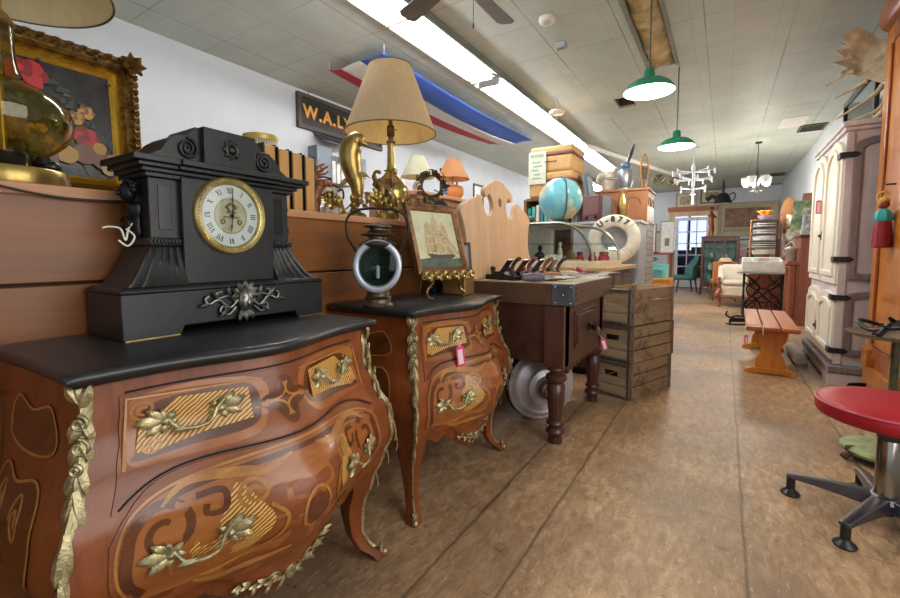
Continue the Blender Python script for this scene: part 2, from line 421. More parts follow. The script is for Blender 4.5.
CE = [(.80, 0), (.70, .004), (.62, .024), (.52, .058), (.44, .066), (.36, .042), (.28, .016), (.18, -.008), (.10, -.010), (.05, .006), (.02, .040), (0, .05)]
CG = [(.80, .070), (.70, .082), (.58, .118), (.48, .142), (.38, .125), (.28, .085), (.15, .05)]
HW, DP = .365, .447
def e_(z): return interp(CE, z)
def g_(z): return interp(CG, z)
ZMAP = [None]
def front(y, z):
    """front surface: nominal y in [-HW, HW] -> point"""
    s = max(-1, min(1, y/HW)); sh = (.5+.5*cos(pi*s))**.85-.26*sin(pi*s)**2
    return V((DP+e_(z)+g_(z)*sh, y*(1+e_(z)/HW), z))
def nrm(y, z, h=.004):
    a = front(y+h, z)-front(y-h, z); b_ = front(y, z+h)-front(y, z-h); return a.cross(b_).normalized()
def side(t, z, sg):
    """side surface, t 0 back .. 1 front"""
    w = HW+e_(z)*t**.6; bul = .028*sin(pi*t)*interp([(.8, -.35), (.68, .2), (.5, 1), (.25, .3)], z)
    return V(((DP+e_(z))*t, sg*(w+.022*(1-t)+bul), z))
def apron(y):
    s = abs(y)/HW
    return .300-.125*exp(-(s/.40)**2)-.018*exp(-((s-.62)/.07)**2)+.012*exp(-((s-.5)/.06)**2)-.05*max(0, s-.86)/.14
def zm(z):
    return z if ZMAP[0] is None else ZMAP[0](z)
def on(y, z, off):
    z = zm(z); return front(y, z)+nrm(y, z)*off
def patch(mb, edge_lo, edge_hi, y0, y1, off, nu=36, nv=14, dep=.008):
    """a veneered panel between two curves, with a rim"""
    P = [[on(y0+(y1-y0)*i/nu, edge_lo(y0+(y1-y0)*i/nu)+(edge_hi(y0+(y1-y0)*i/nu)-edge_lo(y0+(y1-y0)*i/nu))*j/nv, off) for i in range(nu+1)] for j in range(nv+1)]
    vs = [p for r in P for p in r]; w = nu+1
    fs = [(j*w+i, j*w+i+1, (j+1)*w+i+1, (j+1)*w+i) for j in range(nv) for i in range(nu)]
    rim = [j for j in range(nu+1)]+[j*w+nu for j in range(1, nv+1)]+[nv*w+i for i in range(nu-1, -1, -1)]+[j*w for j in range(nv-1, 0, -1)]
    o = len(vs); N = len(rim)
    for k in rim: vs.append(vs[k]-V((dep, 0, 0)))
    fs += [(rim[i], o+i, o+(i+1) % N, rim[(i+1) % N]) for i in range(N)]
    mb.add(vs, fs)
def ribbon(mb, pts, w, off, closed=False):
    pts = [V((p[0], p[1], 0)) for p in pts]; N = len(pts); vs = []; fs = []
    for i, p in enumerate(pts):
        d = (pts[(i+1) % N]-pts[i-1]) if closed else (pts[min(i+1, N-1)]-pts[max(0, i-1)])
        d = d.normalized() if d.length > 1e-9 else V((1, 0, 0)); s = V((-d.y, d.x, 0))
        ww = w(i/(N-1)) if callable(w) else w
        for q in (p+s*ww/2, p-s*ww/2): vs.append(on(q.x, q.y, off))
    for i in range(N if closed else N-1):
        j = (i+1) % N; fs.append((2*i, 2*i+1, 2*j+1, 2*j))
    mb.add(vs, fs)
def area(mb, pts, off):
    """a filled veneer shape (star-shaped about its middle)"""
    cx_ = sum(p[0] for p in pts)/len(pts); cz_ = sum(p[1] for p in pts)/len(pts); R = 6; N = len(pts)
    vs = [on(cx_, cz_, off)]; fs = []
    for r in range(1, R+1):
        for p in pts: vs.append(on(cx_+(p[0]-cx_)*r/R, cz_+(p[1]-cz_)*r/R, off))
    for i in range(N):
        fs.append((0, 1+i, 1+(i+1) % N))
        for r in range(R-1): fs.append((1+r*N+i, 1+(r+1)*N+i, 1+(r+1)*N+(i+1) % N, 1+r*N+(i+1) % N))
    mb.add(vs, fs)
def sp2(pts, n=7, closed=False): return [(p.x, p.y) for p in spline([(a, b_, 0) for a, b_ in pts], n, closed)]
def spiral(cx_, cz_, r0, r1, a0, turns, n=30, fy=1):
    return [(cx_+fy*(r0+(r1-r0)*i/n)*cos(a0+turns*2*pi*i/n), cz_+(r0+(r1-r0)*i/n)*sin(a0+turns*2*pi*i/n)) for i in range(n+1)]
def split(y):
    s = abs(y)/.31; return .612-.012*s*s-.05*s**7
def lowbot(y): return apron(y)+.045+.02*(abs(y)/.30)**4

def pull(parent, y, z, L=.17, tilt=0):
    """gilt drawer pull: a curling bail between two acanthus sprays"""
    p = on(y, z, .005); n = nrm(y, z); ty = (front(y+.01, z)-front(y-.01, z)).normalized(); tz = n.cross(ty).normalized()
    ty, tz = ty*cos(tilt)+tz*sin(tilt), tz*cos(tilt)-ty*sin(tilt)
    M = Matrix((( ty.x, tz.x, n.x, p.x), (ty.y, tz.y, n.y, p.y), (ty.z, tz.z, n.z, p.z), (0, 0, 0, 1)))
    # ends follow the curve of the drawer front: keep the spray backs on the wood
    def drop(a, b_):
        q = on(y+a*(1 if abs(ty.y) > .2 else 0)*ty.y, z+b_+a*ty.z, .004); return (q-p).dot(n)
    mb = MB()
    h = L/2
    for sg in (-1, 1):
        bx_, d0 = sg*h*.55, drop(sg*h*.6, 0)
        for ang, l, w in ((0, .40, .30), (38, .32, .22), (-38, .34, .22), (75, .20, .16), (-75, .2, .16), (150, .2, .16), (205, .18, .14)):
            a = radians(ang); dd = (sg*cos(a), sin(a)+(.15 if sg < 0 else .3), 0)
            mb.leaf((bx_, 0, d0+.004), dd, (0, 0, 1), L*l*.8, L*w*.45, .34, .16)
        mb.sphere((bx_, 0, d0+.008), L*.055, 10, 6)
        mb.cyl((bx_, 0, d0-.012), (bx_, 0, d0+.01), L*.05, n=8)
    d1, d2 = drop(-h*.5, 0), drop(h*.5, 0)
    mb.tube(spline([(-h*.5, .004, d1+.014), (-h*.32, -.016, d1+.024), (0, -.024, max(d1, d2)+.026), (h*.3, -.018, d2+.024), (h*.46, .006, d2+.018), (h*.62, .02, d2+.016)], 6), .0042, 8)
    mb.leaf((-.01, -.022, max(d1, d2)+.024), (-1, .1, 0), (0, 0, 1), L*.2, L*.07, .2, .2)
    o = mb.build('drawer_pull', GILT, parent, smooth=60); o.data.transform(M); return o

def make_commode():
    t = thing('bombe_commode', '', 'chest of drawers')
    # carcase
    mb = MB(); nu, nv = 60, 26
    def ff(u, w):
        y = -HW+2*HW*u; zb = apron(y); return front(y, zb+(.80-zb)*w)
    mb.grid(ff, nu, nv)
    for sg in (-1, 1):
        def sf(u, w):
            t_ = u if sg > 0 else 1-u; zb = .25+.05*sin(pi*t_)**.7; return side(1-t_ if sg > 0 else 1-t_, zb+(.80-zb)*w, sg)
        mb.grid(sf, 16, nv)
    mb.bx(0, .012, -.345, .345, .26, .80); mb.bx(.01, DP+.02, -.33, .33, .31, .33)
    mb.slot(1)
    for fn, y0, y1 in ((lambda y: split(y), -.315, .315), (lambda y: .772, -.315, .315)): ribbon(mb, [(y*.955, fn(y*.955)) for y in [y0+(y1-y0)*i/50 for i in range(51)]], .0045, .0012)
    mb.build('carcase', [VEN, GAPM], t, smooth=60)
    # marquetry on the flanks
    for sg in (-1, 1):
        fk = MB()
        def on_side(p, off=.003):
            q = side(p[0], p[1], sg); return q+V((0, sg*off, 0))
        for pts0 in (sp2([(.25, .66), (.3, .735), (.5, .72), (.7, .735), (.78, .66), (.5, .64)], 8, True), sp2([(.25, .42), (.22, .54), (.32, .60), (.5, .585), (.7, .60), (.78, .54), (.72, .42), (.5, .38)], 6, True)):
            cx_ = sum(q[0] for q in pts0)/len(pts0); cz_ = sum(q[1] for q in pts0)/len(pts0); N = len(pts0)
            vs = [on_side((cx_, cz_), .002)]; fs = []; fk.slot(1)
            for r in range(1, 6): vs += [on_side((cx_+(q[0]-cx_)*r/5, cz_+(q[1]-cz_)*r/5), .002) for q in pts0]
            for i in range(N):
                fs.append((0, 1+i, 1+(i+1) % N)); fs += [(1+r*N+i, 1+(r+1)*N+i, 1+(r+1)*N+(i+1) % N, 1+r*N+(i+1) % N) for r in range(4)]
            fk.add(vs, fs)
        for k, (pts, w) in enumerate([(sp2([(.25, .66), (.3, .735), (.5, .72), (.7, .735), (.78, .66), (.5, .64)], 8, True), .005), (sp2([(.25, .42), (.22, .54), (.32, .60), (.5, .585), (.7, .60), (.78, .54), (.72, .42), (.5, .38)], 6, True), .005), (spiral(.38, .53, .05, .012, 0, 1.6), .005), (spiral(.62, .53, .05, .012, pi, -1.6), .005)]):
            fk.slot(0)
            N = len(pts); cl = k < 2; vs = []; fs = []
            for i, p in enumerate(pts):
                d = (V(pts[(i+1) % N])-V(pts[i-1])) if cl else V(pts[min(i+1, N-1)])-V(pts[max(0, i-1)])
                d = V((d.x*DP, d.y)); d = d.normalized() if d.length > 1e-9 else V((1, 0)); s = V((-d.y/DP, d.x))*w/2
                vs += [on_side((p[0]+s.x, p[1]+s.y)), on_side((p[0]-s.x, p[1]-s.y))]
            for i in range(N if cl else N-1):
                j = (i+1) % N; fs.append((2*i, 2*i+1, 2*j+1, 2*j))
            fk.add(vs, fs)
        fk.build('flank_marquetry', [HONEY, DARKW], t, smooth=0, solid=.001)
    # legs
    for sx_, sg in ((1, -1), (1, 1), (0, -1), (0, 1)):
        secs = []
        for z in [.34, .30, .26, .22, .18, .14, .10, .07, .05, .035, .02, .008, 0]:
            a = interp([(.34, .10), (.26, .085), (.18, .062), (.10, .046), (.05, .042), (0, .05)], z)
            ox = DP+e_(z)+.001 if sx_ else .0+a; oy = HW+(e_(z) if sx_ else e_(z)*.2-.018)+.001
            if sx_: sq = [(ox, oy), (ox-a*.5, oy+.002), (ox-a, oy-.002), (ox-a, oy-a*.6), (ox-a*.75, oy-a*.95), (ox-.002, oy-a), (ox+.002, oy-a*.5)]
            else: sq = [(ox, oy-.002), (ox-a*.5, oy), (ox-a, oy-.002), (ox-a, oy-a*.6), (ox-a*.8, oy-a), (ox-.002, oy-a*.95), (ox, oy-a*.5)]
            s = [(p[0], sg*p[1], z) for p in sq]
            secs.append(s if sg < 0 else list(reversed(s)))
        leg = MB().loft(secs).build('leg', VEN, t, smooth=50, bevel=.003)
        if sx_:                                              # gilt shoe
            sb = MB(); px, py = DP+e_(.01), sg*(HW+e_(.01))
            for d in ((1, 0), (0, sg), (.7, .7*sg)): sb.leaf((px-.014+d[0]*.010, py-sg*.014+sg*abs(d[1])*.010, .012), (-d[0]*.15, -d[1]*.15, 1), (d[0], d[1], 0), .04, .016, .1, .15)
            sb.sphere((px-.002, py-sg*.002, .013), .012, 10, 8)
            sb.build('gilt_shoe', GILT, leg, smooth=60)
    # drawers with marquetry
    up = MB(); patch(up, lambda y: split(y)+.006, lambda y: .766, -.31, .31, .0035)
    up = up.build('drawer', VENY, t, smooth=50)
    ZMAP[0] = lambda z: .764-(.764-z)*.80
    mq = MB(); o1, o2, o3 = .0046, .0052, .0058
    mq.slot(0)
    for sg in (-1, 1):
        L = lambda pts: [(sg*a, b_) for a, b_ in pts]
        mq.slot(3); area(mq, L(sp2([(.065, .612), (.06, .75), (.29, .752), (.292, .60), (.18, .586)], 6, True)), o1-.0005)
        mq.slot(1); area(mq, L(sp2([(.072, .628), (.075, .735), (.18, .742), (.25, .735), (.285, .70), (.27, .64), (.288, .605), (.2, .606)], 6, True)), o1)
        mq.slot(2); area(mq, L([(.080, .640), (.082, .730), (.215, .736), (.235, .712), (.278, .70), (.284, .622), (.25, .614), (.17, .63)]), o2)
        mq.slot(0); ribbon(mq, L(spiral(.272, .722, .024, .005, -pi/2, 1.7)), .006, o3)
        ribbon(mq, L(spiral(.255, .628, .02, .005, pi/2, -1.6)), .005, o3)
        ribbon(mq, L([(.05, .745), (.3, .757), (.3, .59)]), .006, o2)
    mq.slot(1); area(mq, [( .05*cos(a)*(1+.25*cos(4*a)), .672+.058*sin(a)*(1+.25*cos(4*a))) for a in [i*pi/20 for i in range(40)]], o1)
    mq.slot(0)
    for a in range(4): ribbon(mq, [(.042*cos(a*pi/2+pi/4)+.03*cos(q), .672+.045*sin(a*pi/2+pi/4)+.03*sin(q)) for q in [a*pi/2+pi/4+pi*.55+i*pi*.9/12 for i in range(13)]], .006, o2)
    mq.build('marquetry', [HONEY, DARKW, ZEBRA, MIDW], up, smooth=60)
    ZMAP[0] = None
    pull(up, -.185, .70, .19, .04); pull(up, .185, .70, .19, -.04)
    lo = MB(); patch(lo, lowbot, lambda y: split(y)-.006-.04*max(0, (abs(y)-.25)/.06)**2, -.31, .31, .0035, 40, 18)
    lo = lo.build('drawer', VENY, t, smooth=50)
    ZMAP[0] = lambda z: z+.052*max(0, (z-.30)/.25)
    mq = MB()
    out = [(-.295, .36), (-.30, .46), (-.26, .515), (-.12, .54), (0, .548), (.12, .54), (.26, .515), (.30, .46), (.295, .36)]
    mq.slot(3); area(mq, sp2([(a*.98, b_-.004) for a, b_ in out], 8)[:-1]+[(.2, .345), (.1, .30), (0, .285), (-.1, .30), (-.2, .345)], o1-.0006)
    mq.slot(0); ribbon(mq, sp2(out, 8), .0045, o1)
    mq.slot(1); ribbon(mq, sp2([(a*.95, b_-.014) for a, b_ in out], 8), .010, o1+.0002)
    for sg in (-1, 1):
        L = lambda pts: [(sg*a, b_) for a, b_ in pts]
        mq.slot(1)
        ribbon(mq, L(spiral(.235, .46, .05, .010, 0, 1.5)), lambda u: .016-.006*u, o1+.0004)
        ribbon(mq, L(sp2([(.285, .46), (.288, .40), (.268, .36), (.24, .345), (.225, .36), (.24, .372)], 7)), lambda u: .018-.01*u, o1+.0004)
        ribbon(mq, L(sp2([(.19, .50), (.15, .50), (.15, .47), (.175, .468), (.175, .485)], 5)), .010, o1+.0004)
        mq.slot(2); area(mq, L(sp2([(.10, .47), (.13, .505), (.16, .45), (.20, .42), (.195, .37), (.15, .375), (.11, .39), (.08, .43)], 5, True)), o1)
        mq.slot(0)
        ribbon(mq, L(spiral(.105, .485, .026, .006, -1, 1.6)), .0065, o2); ribbon(mq, L(spiral(.19, .375, .026, .006, 2, -1.6)), .0065, o2)
        ribbon(mq, L(sp2([(.085, .46), (.06, .43), (.075, .39), (.12, .37), (.18, .352), (.23, .385), (.21, .43)], 6)), .0065, o2)
        ribbon(mq, L(sp2([(.03, .53), (.08, .515), (.12, .52), (.2, .525), (.24, .50)], 6)), lambda u: .004+.012*sin(pi*u), o1+.0006)
        ribbon(mq, L(sp2([(.04, .35), (.10, .345), (.16, .335), (.2, .345)], 6)), lambda u: .004+.01*sin(pi*u), o1+.0006)
    mq.slot(1); area(mq, [(.022*cos(i*pi/10), .42+.03*sin(i*pi/10)) for i in range(20)], o2)
    mq.slot(0); ribbon(mq, [(.03*cos(i*pi/12), .42+.04*sin(i*pi/12)) for i in range(24)], .006, o2, True)
    mq.build('marquetry', [HONEY, DARKW, ZEBRA, MIDW], lo, smooth=60)
    ZMAP[0] = None
    pull(lo, -.185, .455, .19, .06); pull(lo, .185, .455, .19, -.06)
    # gilt mount on the apron
    am = MB()
    for sg in (-1, 1):
        for k in range(7):
            y = sg*(.01+.017*k); z = .235+.006*k; p = on(y, z, .003); n = nrm(y, z)
            am.leaf(p, (0, sg*.8, (.55 if k % 2 else -.55)), n, .038-.002*k, .016, .3, .2)
            am.leaf(p, (0, sg, .08), n, .03, .012, .3, .2)
        am.tube([on(sg*a, b_, .006) for a, b_ in spiral(.045, .25, .02, .005, -1.2, 1.4, 18)], .003, 6)
    am.sphere(on(0, .24, .004), (.012, .018, .024), 10, 8)
    am.build('apron_mount', GILT, t, smooth=60)
    # gilt corner mounts that run down the front corners
    for sg in (-1, 1):
        cm = MB(); secs = []
        for i in range(41):
            z = .782-.745*i/40; w = interp([(.79, .010), (.76, .014), (.70, .016), (.66, .011), (.60, .013), (.52, .009), (.42, .009), (.30, .006), (.04, .006)], z)*(1+.16*sin(i*1.9))
            c = V((DP+e_(z), sg*(HW+e_(z)), z)); a = V((-1, 0, 0)); b_ = V((0, -sg, 0)); o = V((1, sg, 0)).normalized()
            A = front(sg*(HW-w), z)+V((.002, 0, 0)); B = side(1-w/DP, z, sg)+V((0, sg*.002, 0)); th = .004+w*.14
            r = [A, (A+c)/2+o*th, c+o*(th*1.3), (B+c)/2+o*th, B, c-o*.012]
            secs.append(r if sg < 0 else r[::-1])
        cm.loft(secs)
        for z, ang, l, w in [(.77, 60, .05, .026), (.765, 120, .05, .026), (.775, 90, .035, .03), (.745, 242, .05, .024), (.74, -62, .05, .024), (.71, 248, .055, .024), (.70, -66, .055, .024), (.66, 250, .06, .022), (.655, -68, .06, .022), (.62, 255, .08, .022), (.62, -75, .08, .022), (.56, 262, .08, .02), (.54, -82, .08, .018), (.48, 265, .08, .016), (.44, -85, .08, .014), (.38, 265, .06, .012), (.30, 268, .06, .012)]:
            c = V((DP+e_(z), sg*(HW+e_(z)), z)); o = V((1, sg, 0)).normalized(); tn = V((-1, sg, 0)).normalized(); a = radians(ang)
            cm.leaf(c+o*.004, tn*cos(a)*.8+V((0, 0, 1))*sin(a), o, l, w, .22, .18)
        for z, r in ((.735, .016), (.69, .018), (.655, .012)):
            c = V((DP+e_(z), sg*(HW+e_(z)), z)); o = V((1, sg, 0)).normalized(); tn = V((-1, sg, 0)).normalized()
            cm.tube([c+o*.012+tn*p[0]+V((0, 0, p[1])) for p in spiral(0, 0, r, .003, pi/2, 1.4, 16)], .0035, 6)
        cm.build('corner_mount', GILT, t, smooth=60)
    # black marble top with a moulded edge that follows the plan
    def outline(ov):
        pts = []
        for i in range(41):
            y = -HW+2*HW*i/40; p = front(y, .80); pts.append((p.x+ov, p.y*(1+ov/HW)))
        for sg, rg in ((1, range(1, 15)), (-1, range(13, 0, -1))):
            q = []
            for i in rg:
                t_ = 1-i/14 if sg > 0 else 1-i/14; p = side(t_, .80, 1); q.append((p.x+ov*t_-.004*(1-t_), sg*(p.y+ov*(.6+.4*t_)+.004*sin(pi*t_))))
            if sg > 0: pts += q+[(-.004, HW-.02+ov*.6), (-.004, -(HW-.02+ov*.6))]
            else: pts += q
        return pts
    secs = [[(x, y, z) for x, y in outline(ov)] for ov, z in ((.012, .80), (.018, .803), (.020, .808), (.028, .812), (.031, .818), (.030, .825), (.025, .830), (.018, .832))]
    MB().loft(secs).build('marble_top', MARB, t, smooth=60)
    return t
com1 = make_commode(); com1.location = (PX+.006, .668, 0); com1.scale = (1, 1.02, 1)
com1['label'] = 'large marquetry bombe commode under the black mantel clock'; com1['group'] = 'bombe commodes along the board partition'
com2 = dup(com1, (PX+.006, 1.655, 0), label='marquetry bombe commode carrying the lantern and the ship picture', scale=(1, .965, 1))
TOP = .832
# ================================================================ on the commodes
FACE = radians(-57.5)     # turned to face along the shop's front corner
BLACK = plain('1b1d20', .38, 0, .3, 9, .12); BRASS = plain('ae9455', .3, .85, .2, 20, .08); BRASSD = plain('86704a', .38, .8, .35, 26, .2)
PEWT = plain('8d8c86', .3, .9, .35, 30, .2); IRON = plain('2c2a29', .5, .6, .3, 25, .2); WHITE = plain('ece9e0', .5)
def FM(p, rz=0):
    return Matrix.Translation(p) @ Matrix.Rotation(rz, 4, 'Z')
# --- mantel clock
ck = thing('mantel_clock', 'black marble mantel clock with white roman dial on the near commode', 'clock', (-1.327, .752, TOP)); ck.scale = (1, .935, .985)
mb = MB()
mb.prism([(-.33, 0), (-.33, .118), (.33, .118), (.33, 0), (.215, 0), (.205, .022), (-.175, .022), (-.185, 0)], -.105, .105, plane='yz')
mb.loft([[(x*a, y*b_, z) for x, y in ((-1, -1), (1, -1), (1, 1), (-1, 1))] for a, b_, z in ((.105, .33, .118), (.108, .333, .120), (.106, .331, .126), (.095, .318, .134))])
mb.build('base', BLACK, ck, bevel=.003)
g = MB(); g.bx(.10, .108, -.325, -.19, 0, .003); g.bx(.10, .108, .22, .325, 0, .003); g.build('gilt_foot_line', BRASS, ck, smooth=0)
mb = MB(); mb.bx(-.09, .068, -.150, .150, .134, .432); mb.build('dial_block', BLACK, ck, bevel=.002)
for sg in (-1, 1):
    fl = MB(); secs = []
    for k in range(9):
        u = k/8; y1 = .306-.075*u**.75; x1 = .09-.045*u**.75; z = .134+.108*u; s = []
        for i in range(25):
            y = .15+(y1-.15)*i/24; s.append((x1-.004*abs(sin(i/24*5*pi)), sg*y, z))
        s += [(x1*.6, sg*(y1+.002), z), (0, sg*(y1-.003), z), (-.08, sg*(y1+.002), z), (-.08, sg*.15, z)]
        secs.append(s if sg > 0 else s[::-1])
    fl.loft(secs); fl.build('fluted_flare', BLACK, ck, smooth=30)
    c = MB(); c.bx(-.085, .048, min(sg*.148, sg*.228), max(sg*.148, sg*.228), .262, .424)
    c.bx(-.09, .056, min(sg*.145, sg*.236), max(sg*.145, sg*.236), .242, .262)
    for i in range(9): c.sphere((.056, sg*(.155+.0095*i), .252), (.005, .005, .009), 8, 6)
    c.build('side_column', BLACK, ck, bevel=.003)
    pn = MB(); pn.box((.0485, sg*.188, .345), (.003, .034, .120)); pn.build('recessed_panel', plain('111214', .2), ck, bevel=.001)
    bu = MB(); M = FM((-.015, sg*.232, 0))
    bu.tube(spline([(0, sg*.002, .265), (0, sg*.012, .29), (0, sg*.01, .32), (0, sg*.014, .345)], 5), [.012, .016, .02, .022]+[.02]*12, 10, M) if False else None
    bu.loft([[(.022*k*cos(a), sg*(.0+.024*k*max(0, sin(a))), z) for a in ([i*pi/8-pi/8 for i in range(11)] if sg > 0 else [i*pi/8-pi/8 for i in range(11)][::-1])] for z, k in ((.262, .5), (.28, .8), (.30, .6), (.325, .75), (.345, 1.1), (.36, .7))], M=M)
    bu.sphere((0, sg*.02, .385), (.021, .022, .028), 14, 10, M); bu.sphere((.0, sg*.043, .381), (.005, .006, .008), 8, 6, M)
    for i in range(9):
        a = i*pi/8; bu.sphere((.024*cos(a), sg*.016, .39+.026*sin(a)), .010, 8, 6, M)
    bu.torus((0, sg*.03, .30), .02, .004, 18, 8, M, axis='y')
    bu.build('side_mask', plain('1b1b1d', .35, .6), ck, smooth=60)
cr = MB()
for z0, z1, hy, x in ((.424, .436, .240, .062), (.436, .447, .252, .074), (.447, .458, .266, .088), (.458, .474, .282, .102)): cr.bx(-.1, x, -hy, hy, z0, z1)
for z0, z1, x in ((.447, .458, .096), (.458, .474, .112)): cr.bx(.03, x, -.165, .165, z0, z1)
cr.build('cornice', BLACK, ck, bevel=.002)
pr_ = [(-.255, .474), (-.225, .482), (-.195, .500), (-.175, .530), (-.150, .548), (-.122, .552), (-.105, .572), (-.098, .580), (.098, .580), (.105, .572), (.122, .552), (.150, .548), (.175, .530), (.195, .500), (.225, .482), (.255, .474)]
pd = MB(); pd.prism(pr_, -.085, .058, plane='yz'); pd.bx(-.085, .078, -.085, .085, .474, .582)
for sg in (-1, 1): pd.tube([(.064, sg*p[0]+sg*.125, p[1]) for p in spiral(0, .515, .03, .004, pi/2, 2.2, 40)], .0045, 7)
pd.torus((.08, 0, .53), .018, .006, 20, 8, axis='x'); pd.sphere((.08, 0, .53), (.008, .012, .012), 10, 8)
for i in range(8): pd.sphere((.079, .023*cos(i*pi/4), .53+.023*sin(i*pi/4)), (.005, .007, .007), 8, 6)
pd.build('pediment', BLACK, ck, bevel=.002)
DZc = .334; dx = .068
dl = MB(); Mx = Matrix.Translation((dx, -.005, DZc)) @ Matrix.Rotation(pi/2, 4, 'Y') 
def RX(pts, n=64, mb=None): mb.lathe(pts, n, Mx)
bz = MB(); RX([(.092, .002), (.094, .010), (.100, .013), (.108, .014), (.111, .018), (.114, .016), (.117, .008), (.117, 0)], 64, bz)
for i in range(72): bz.sphere((dx+.0135, -.005+.104*sin(i*pi/36), DZc+.104*cos(i*pi/36)), .0032, 6, 4)
bz.build('bezel', plain('d6bd7a', .3, .75, .2, 30, .1), ck, smooth=60)
RX([(.0, .004), (.093, .004), (.094, .003)], 64, dl); dl.build('dial', plain('efece4', .35, 0, .03), ck)
dc = MB(); dc.lathe([(0, .0046), (.05, .0046), (.052, .007), (.055, .0046)], 48, Mx, cap=False); dc.build('dial_centre', plain('cdbf9e', .5, .1, .15, 40), ck)
mv = MB(); mv.torus((dx+.008, -.005, DZc+.025), .012, .003, 16, 6, axis='x'); mv.box((dx+.008, -.005, DZc+.01), (.004, .03, .006)); mv.box((dx+.008, -.005, DZc-.004), (.004, .05, .004)); 
for sg in (-1, 1): mv.torus((dx+.006, -.005+sg*.028, DZc-.018), .006, .0025, 14, 6, axis='x'); mv.sphere((dx+.008, -.005+sg*.014, DZc+.026), .005, 8, 6)
mv.build('visible_escapement', plain('94794a', .45, .2, .3, 30), ck, smooth=60)
nm = MB()
def roman(n): return ['XII', 'I', 'II', 'III', 'IIII', 'V', 'VI', 'VII', 'VIII', 'IX', 'X', 'XI'][n]
for n in range(12):
    a = n*pi/6; s = roman(n); ws = {'I': .006, 'V': .011, 'X': .011}; W = sum(ws[c] for c in s); u = -W/2
    def put(u0, v0, u1, v1, w):
        p = V((u0, v0)); q = V((u1, v1)); d = (q-p).normalized(); t_ = V((-d.y, d.x))*w/2; vs = []
        for r_ in (p+t_, p-t_, q-t_, q+t_):
            rr = .076+r_.y; vs.append((dx+.0048, -.005+rr*sin(a)+r_.x*cos(a), DZc+rr*cos(a)-r_.x*sin(a)))
        nm.add(vs, [(0, 1, 2, 3)])
    for c in s:
        w = ws[c]; x = u+w/2
        if c == 'I': put(x, -.009, x, .009, .0028)
        if c == 'V': put(x-.0035, .009, x, -.009, .003); put(x+.0035, .009, x, -.009, .0014)
        if c == 'X': put(x-.0038, .009, x+.0038, -.009, .003); put(x+.0038, .009, x-.0038, -.009, .0014)
        u += w
nm.build('roman_numerals', plain('1a1a1a', .6), ck, smooth=0)
def hand(name, ang, L, w):
    h = MB(); M = Matrix.Translation((dx+.013, -.005, DZc)) @ Matrix.Rotation(-ang, 4, 'X')
    h.prism([(-w, -.012), (w, -.012), (w*.6, L*.5), (w*1.6, L*.66), (0, L), (-w*1.6, L*.66), (-w*.6, L*.5)], 0, .0015, M, 'yz'); h.cyl((dx, -.005, DZc), (dx+.015, -.005, DZc), .005)
    h.build(name, plain('15161c', .4), ck, smooth=0)
hand('hour_hand', radians(187), .050, .0018); hand('minute_hand', radians(2), .072, .0014)
gl = MB(); RX([(0, .024), (.05, .023), (.09, .019), (.108, .0145)], 48, gl); gl.build('dial_glass', thin_glass(), ck)
ms = MB(); fx = .107
ms.sphere((fx+.008, .005, .078), (.02, .026, .034), 16, 12); ms.sphere((fx+.026, .005, .072), (.008, .007, .012), 8, 6); ms.sphere((fx+.02, -.006, .088), (.007, .008, .005), 8, 6); ms.sphere((fx+.02, .016, .088), (.007, .008, .005), 8, 6)
for i in range(7): ms.leaf((fx+.006, .005+.02*cos(i*pi/6), .09+.018*sin(i*pi/6)), (.1, cos(i*pi/6), sin(i*pi/6)), (1, 0, 0), .034, .018, .3, .2)
for i in range(3): ms.leaf((fx+.006, .005+(i-1)*.01, .05), (.1, (i-1)*.5, -1), (1, 0, 0), .04, .016, .3, .2)
for sg in (-1, 1):
    P = lambda l: [(fx+.006, .005+sg*a, b_) for a, b_ in l]
    ms.tube(spline(P([(.02, .085), (.05, .06), (.085, .085), (.115, .075), (.125, .09), (.115, .098)]), 6), .0045, 8)
    ms.tube(spline(P([(.03, .075), (.055, .095), (.085, .09), (.09, .105), (.075, .108)]), 6), .004, 8)
    ms.tube(spline(P([(.03, .06), (.055, .04), (.08, .05), (.075, .065), (.062, .06)]), 6), .004, 8)
    for a, b_, d in ((.06, .055, (.8, -.6)), (.085, .087, (.6, .7)), (.115, .076, (1, -.2)), (.05, .09, (.2, 1))): ms.leaf((fx+.006, .005+sg*a, b_), (.1, sg*d[0], d[1]), (1, 0, 0), .035, .012, .3, .2)
ms.build('scroll_mount', PEWT, ck, smooth=60)
st = MB(); a0 = V((-.02, -.26, .285))
st.tube(spline([a0+V((0, .02, .02)), a0+V((.03, -.005, .0)), a0+V((.035, -.015, -.03)), a0+V((.02, -.02, .0)), a0+V((.03, -.05, .004)), a0+V((.03, -.065, 0))], 6), .0025, 6)
st.tube(spline([a0+V((.03, -.01, 0)), a0+V((.04, .005, -.02)), a0+V((.035, -.01, -.045)), a0+V((.03, -.03, -.03))], 6), .0025, 6)
st.build('knotted_string', WHITE, ck)

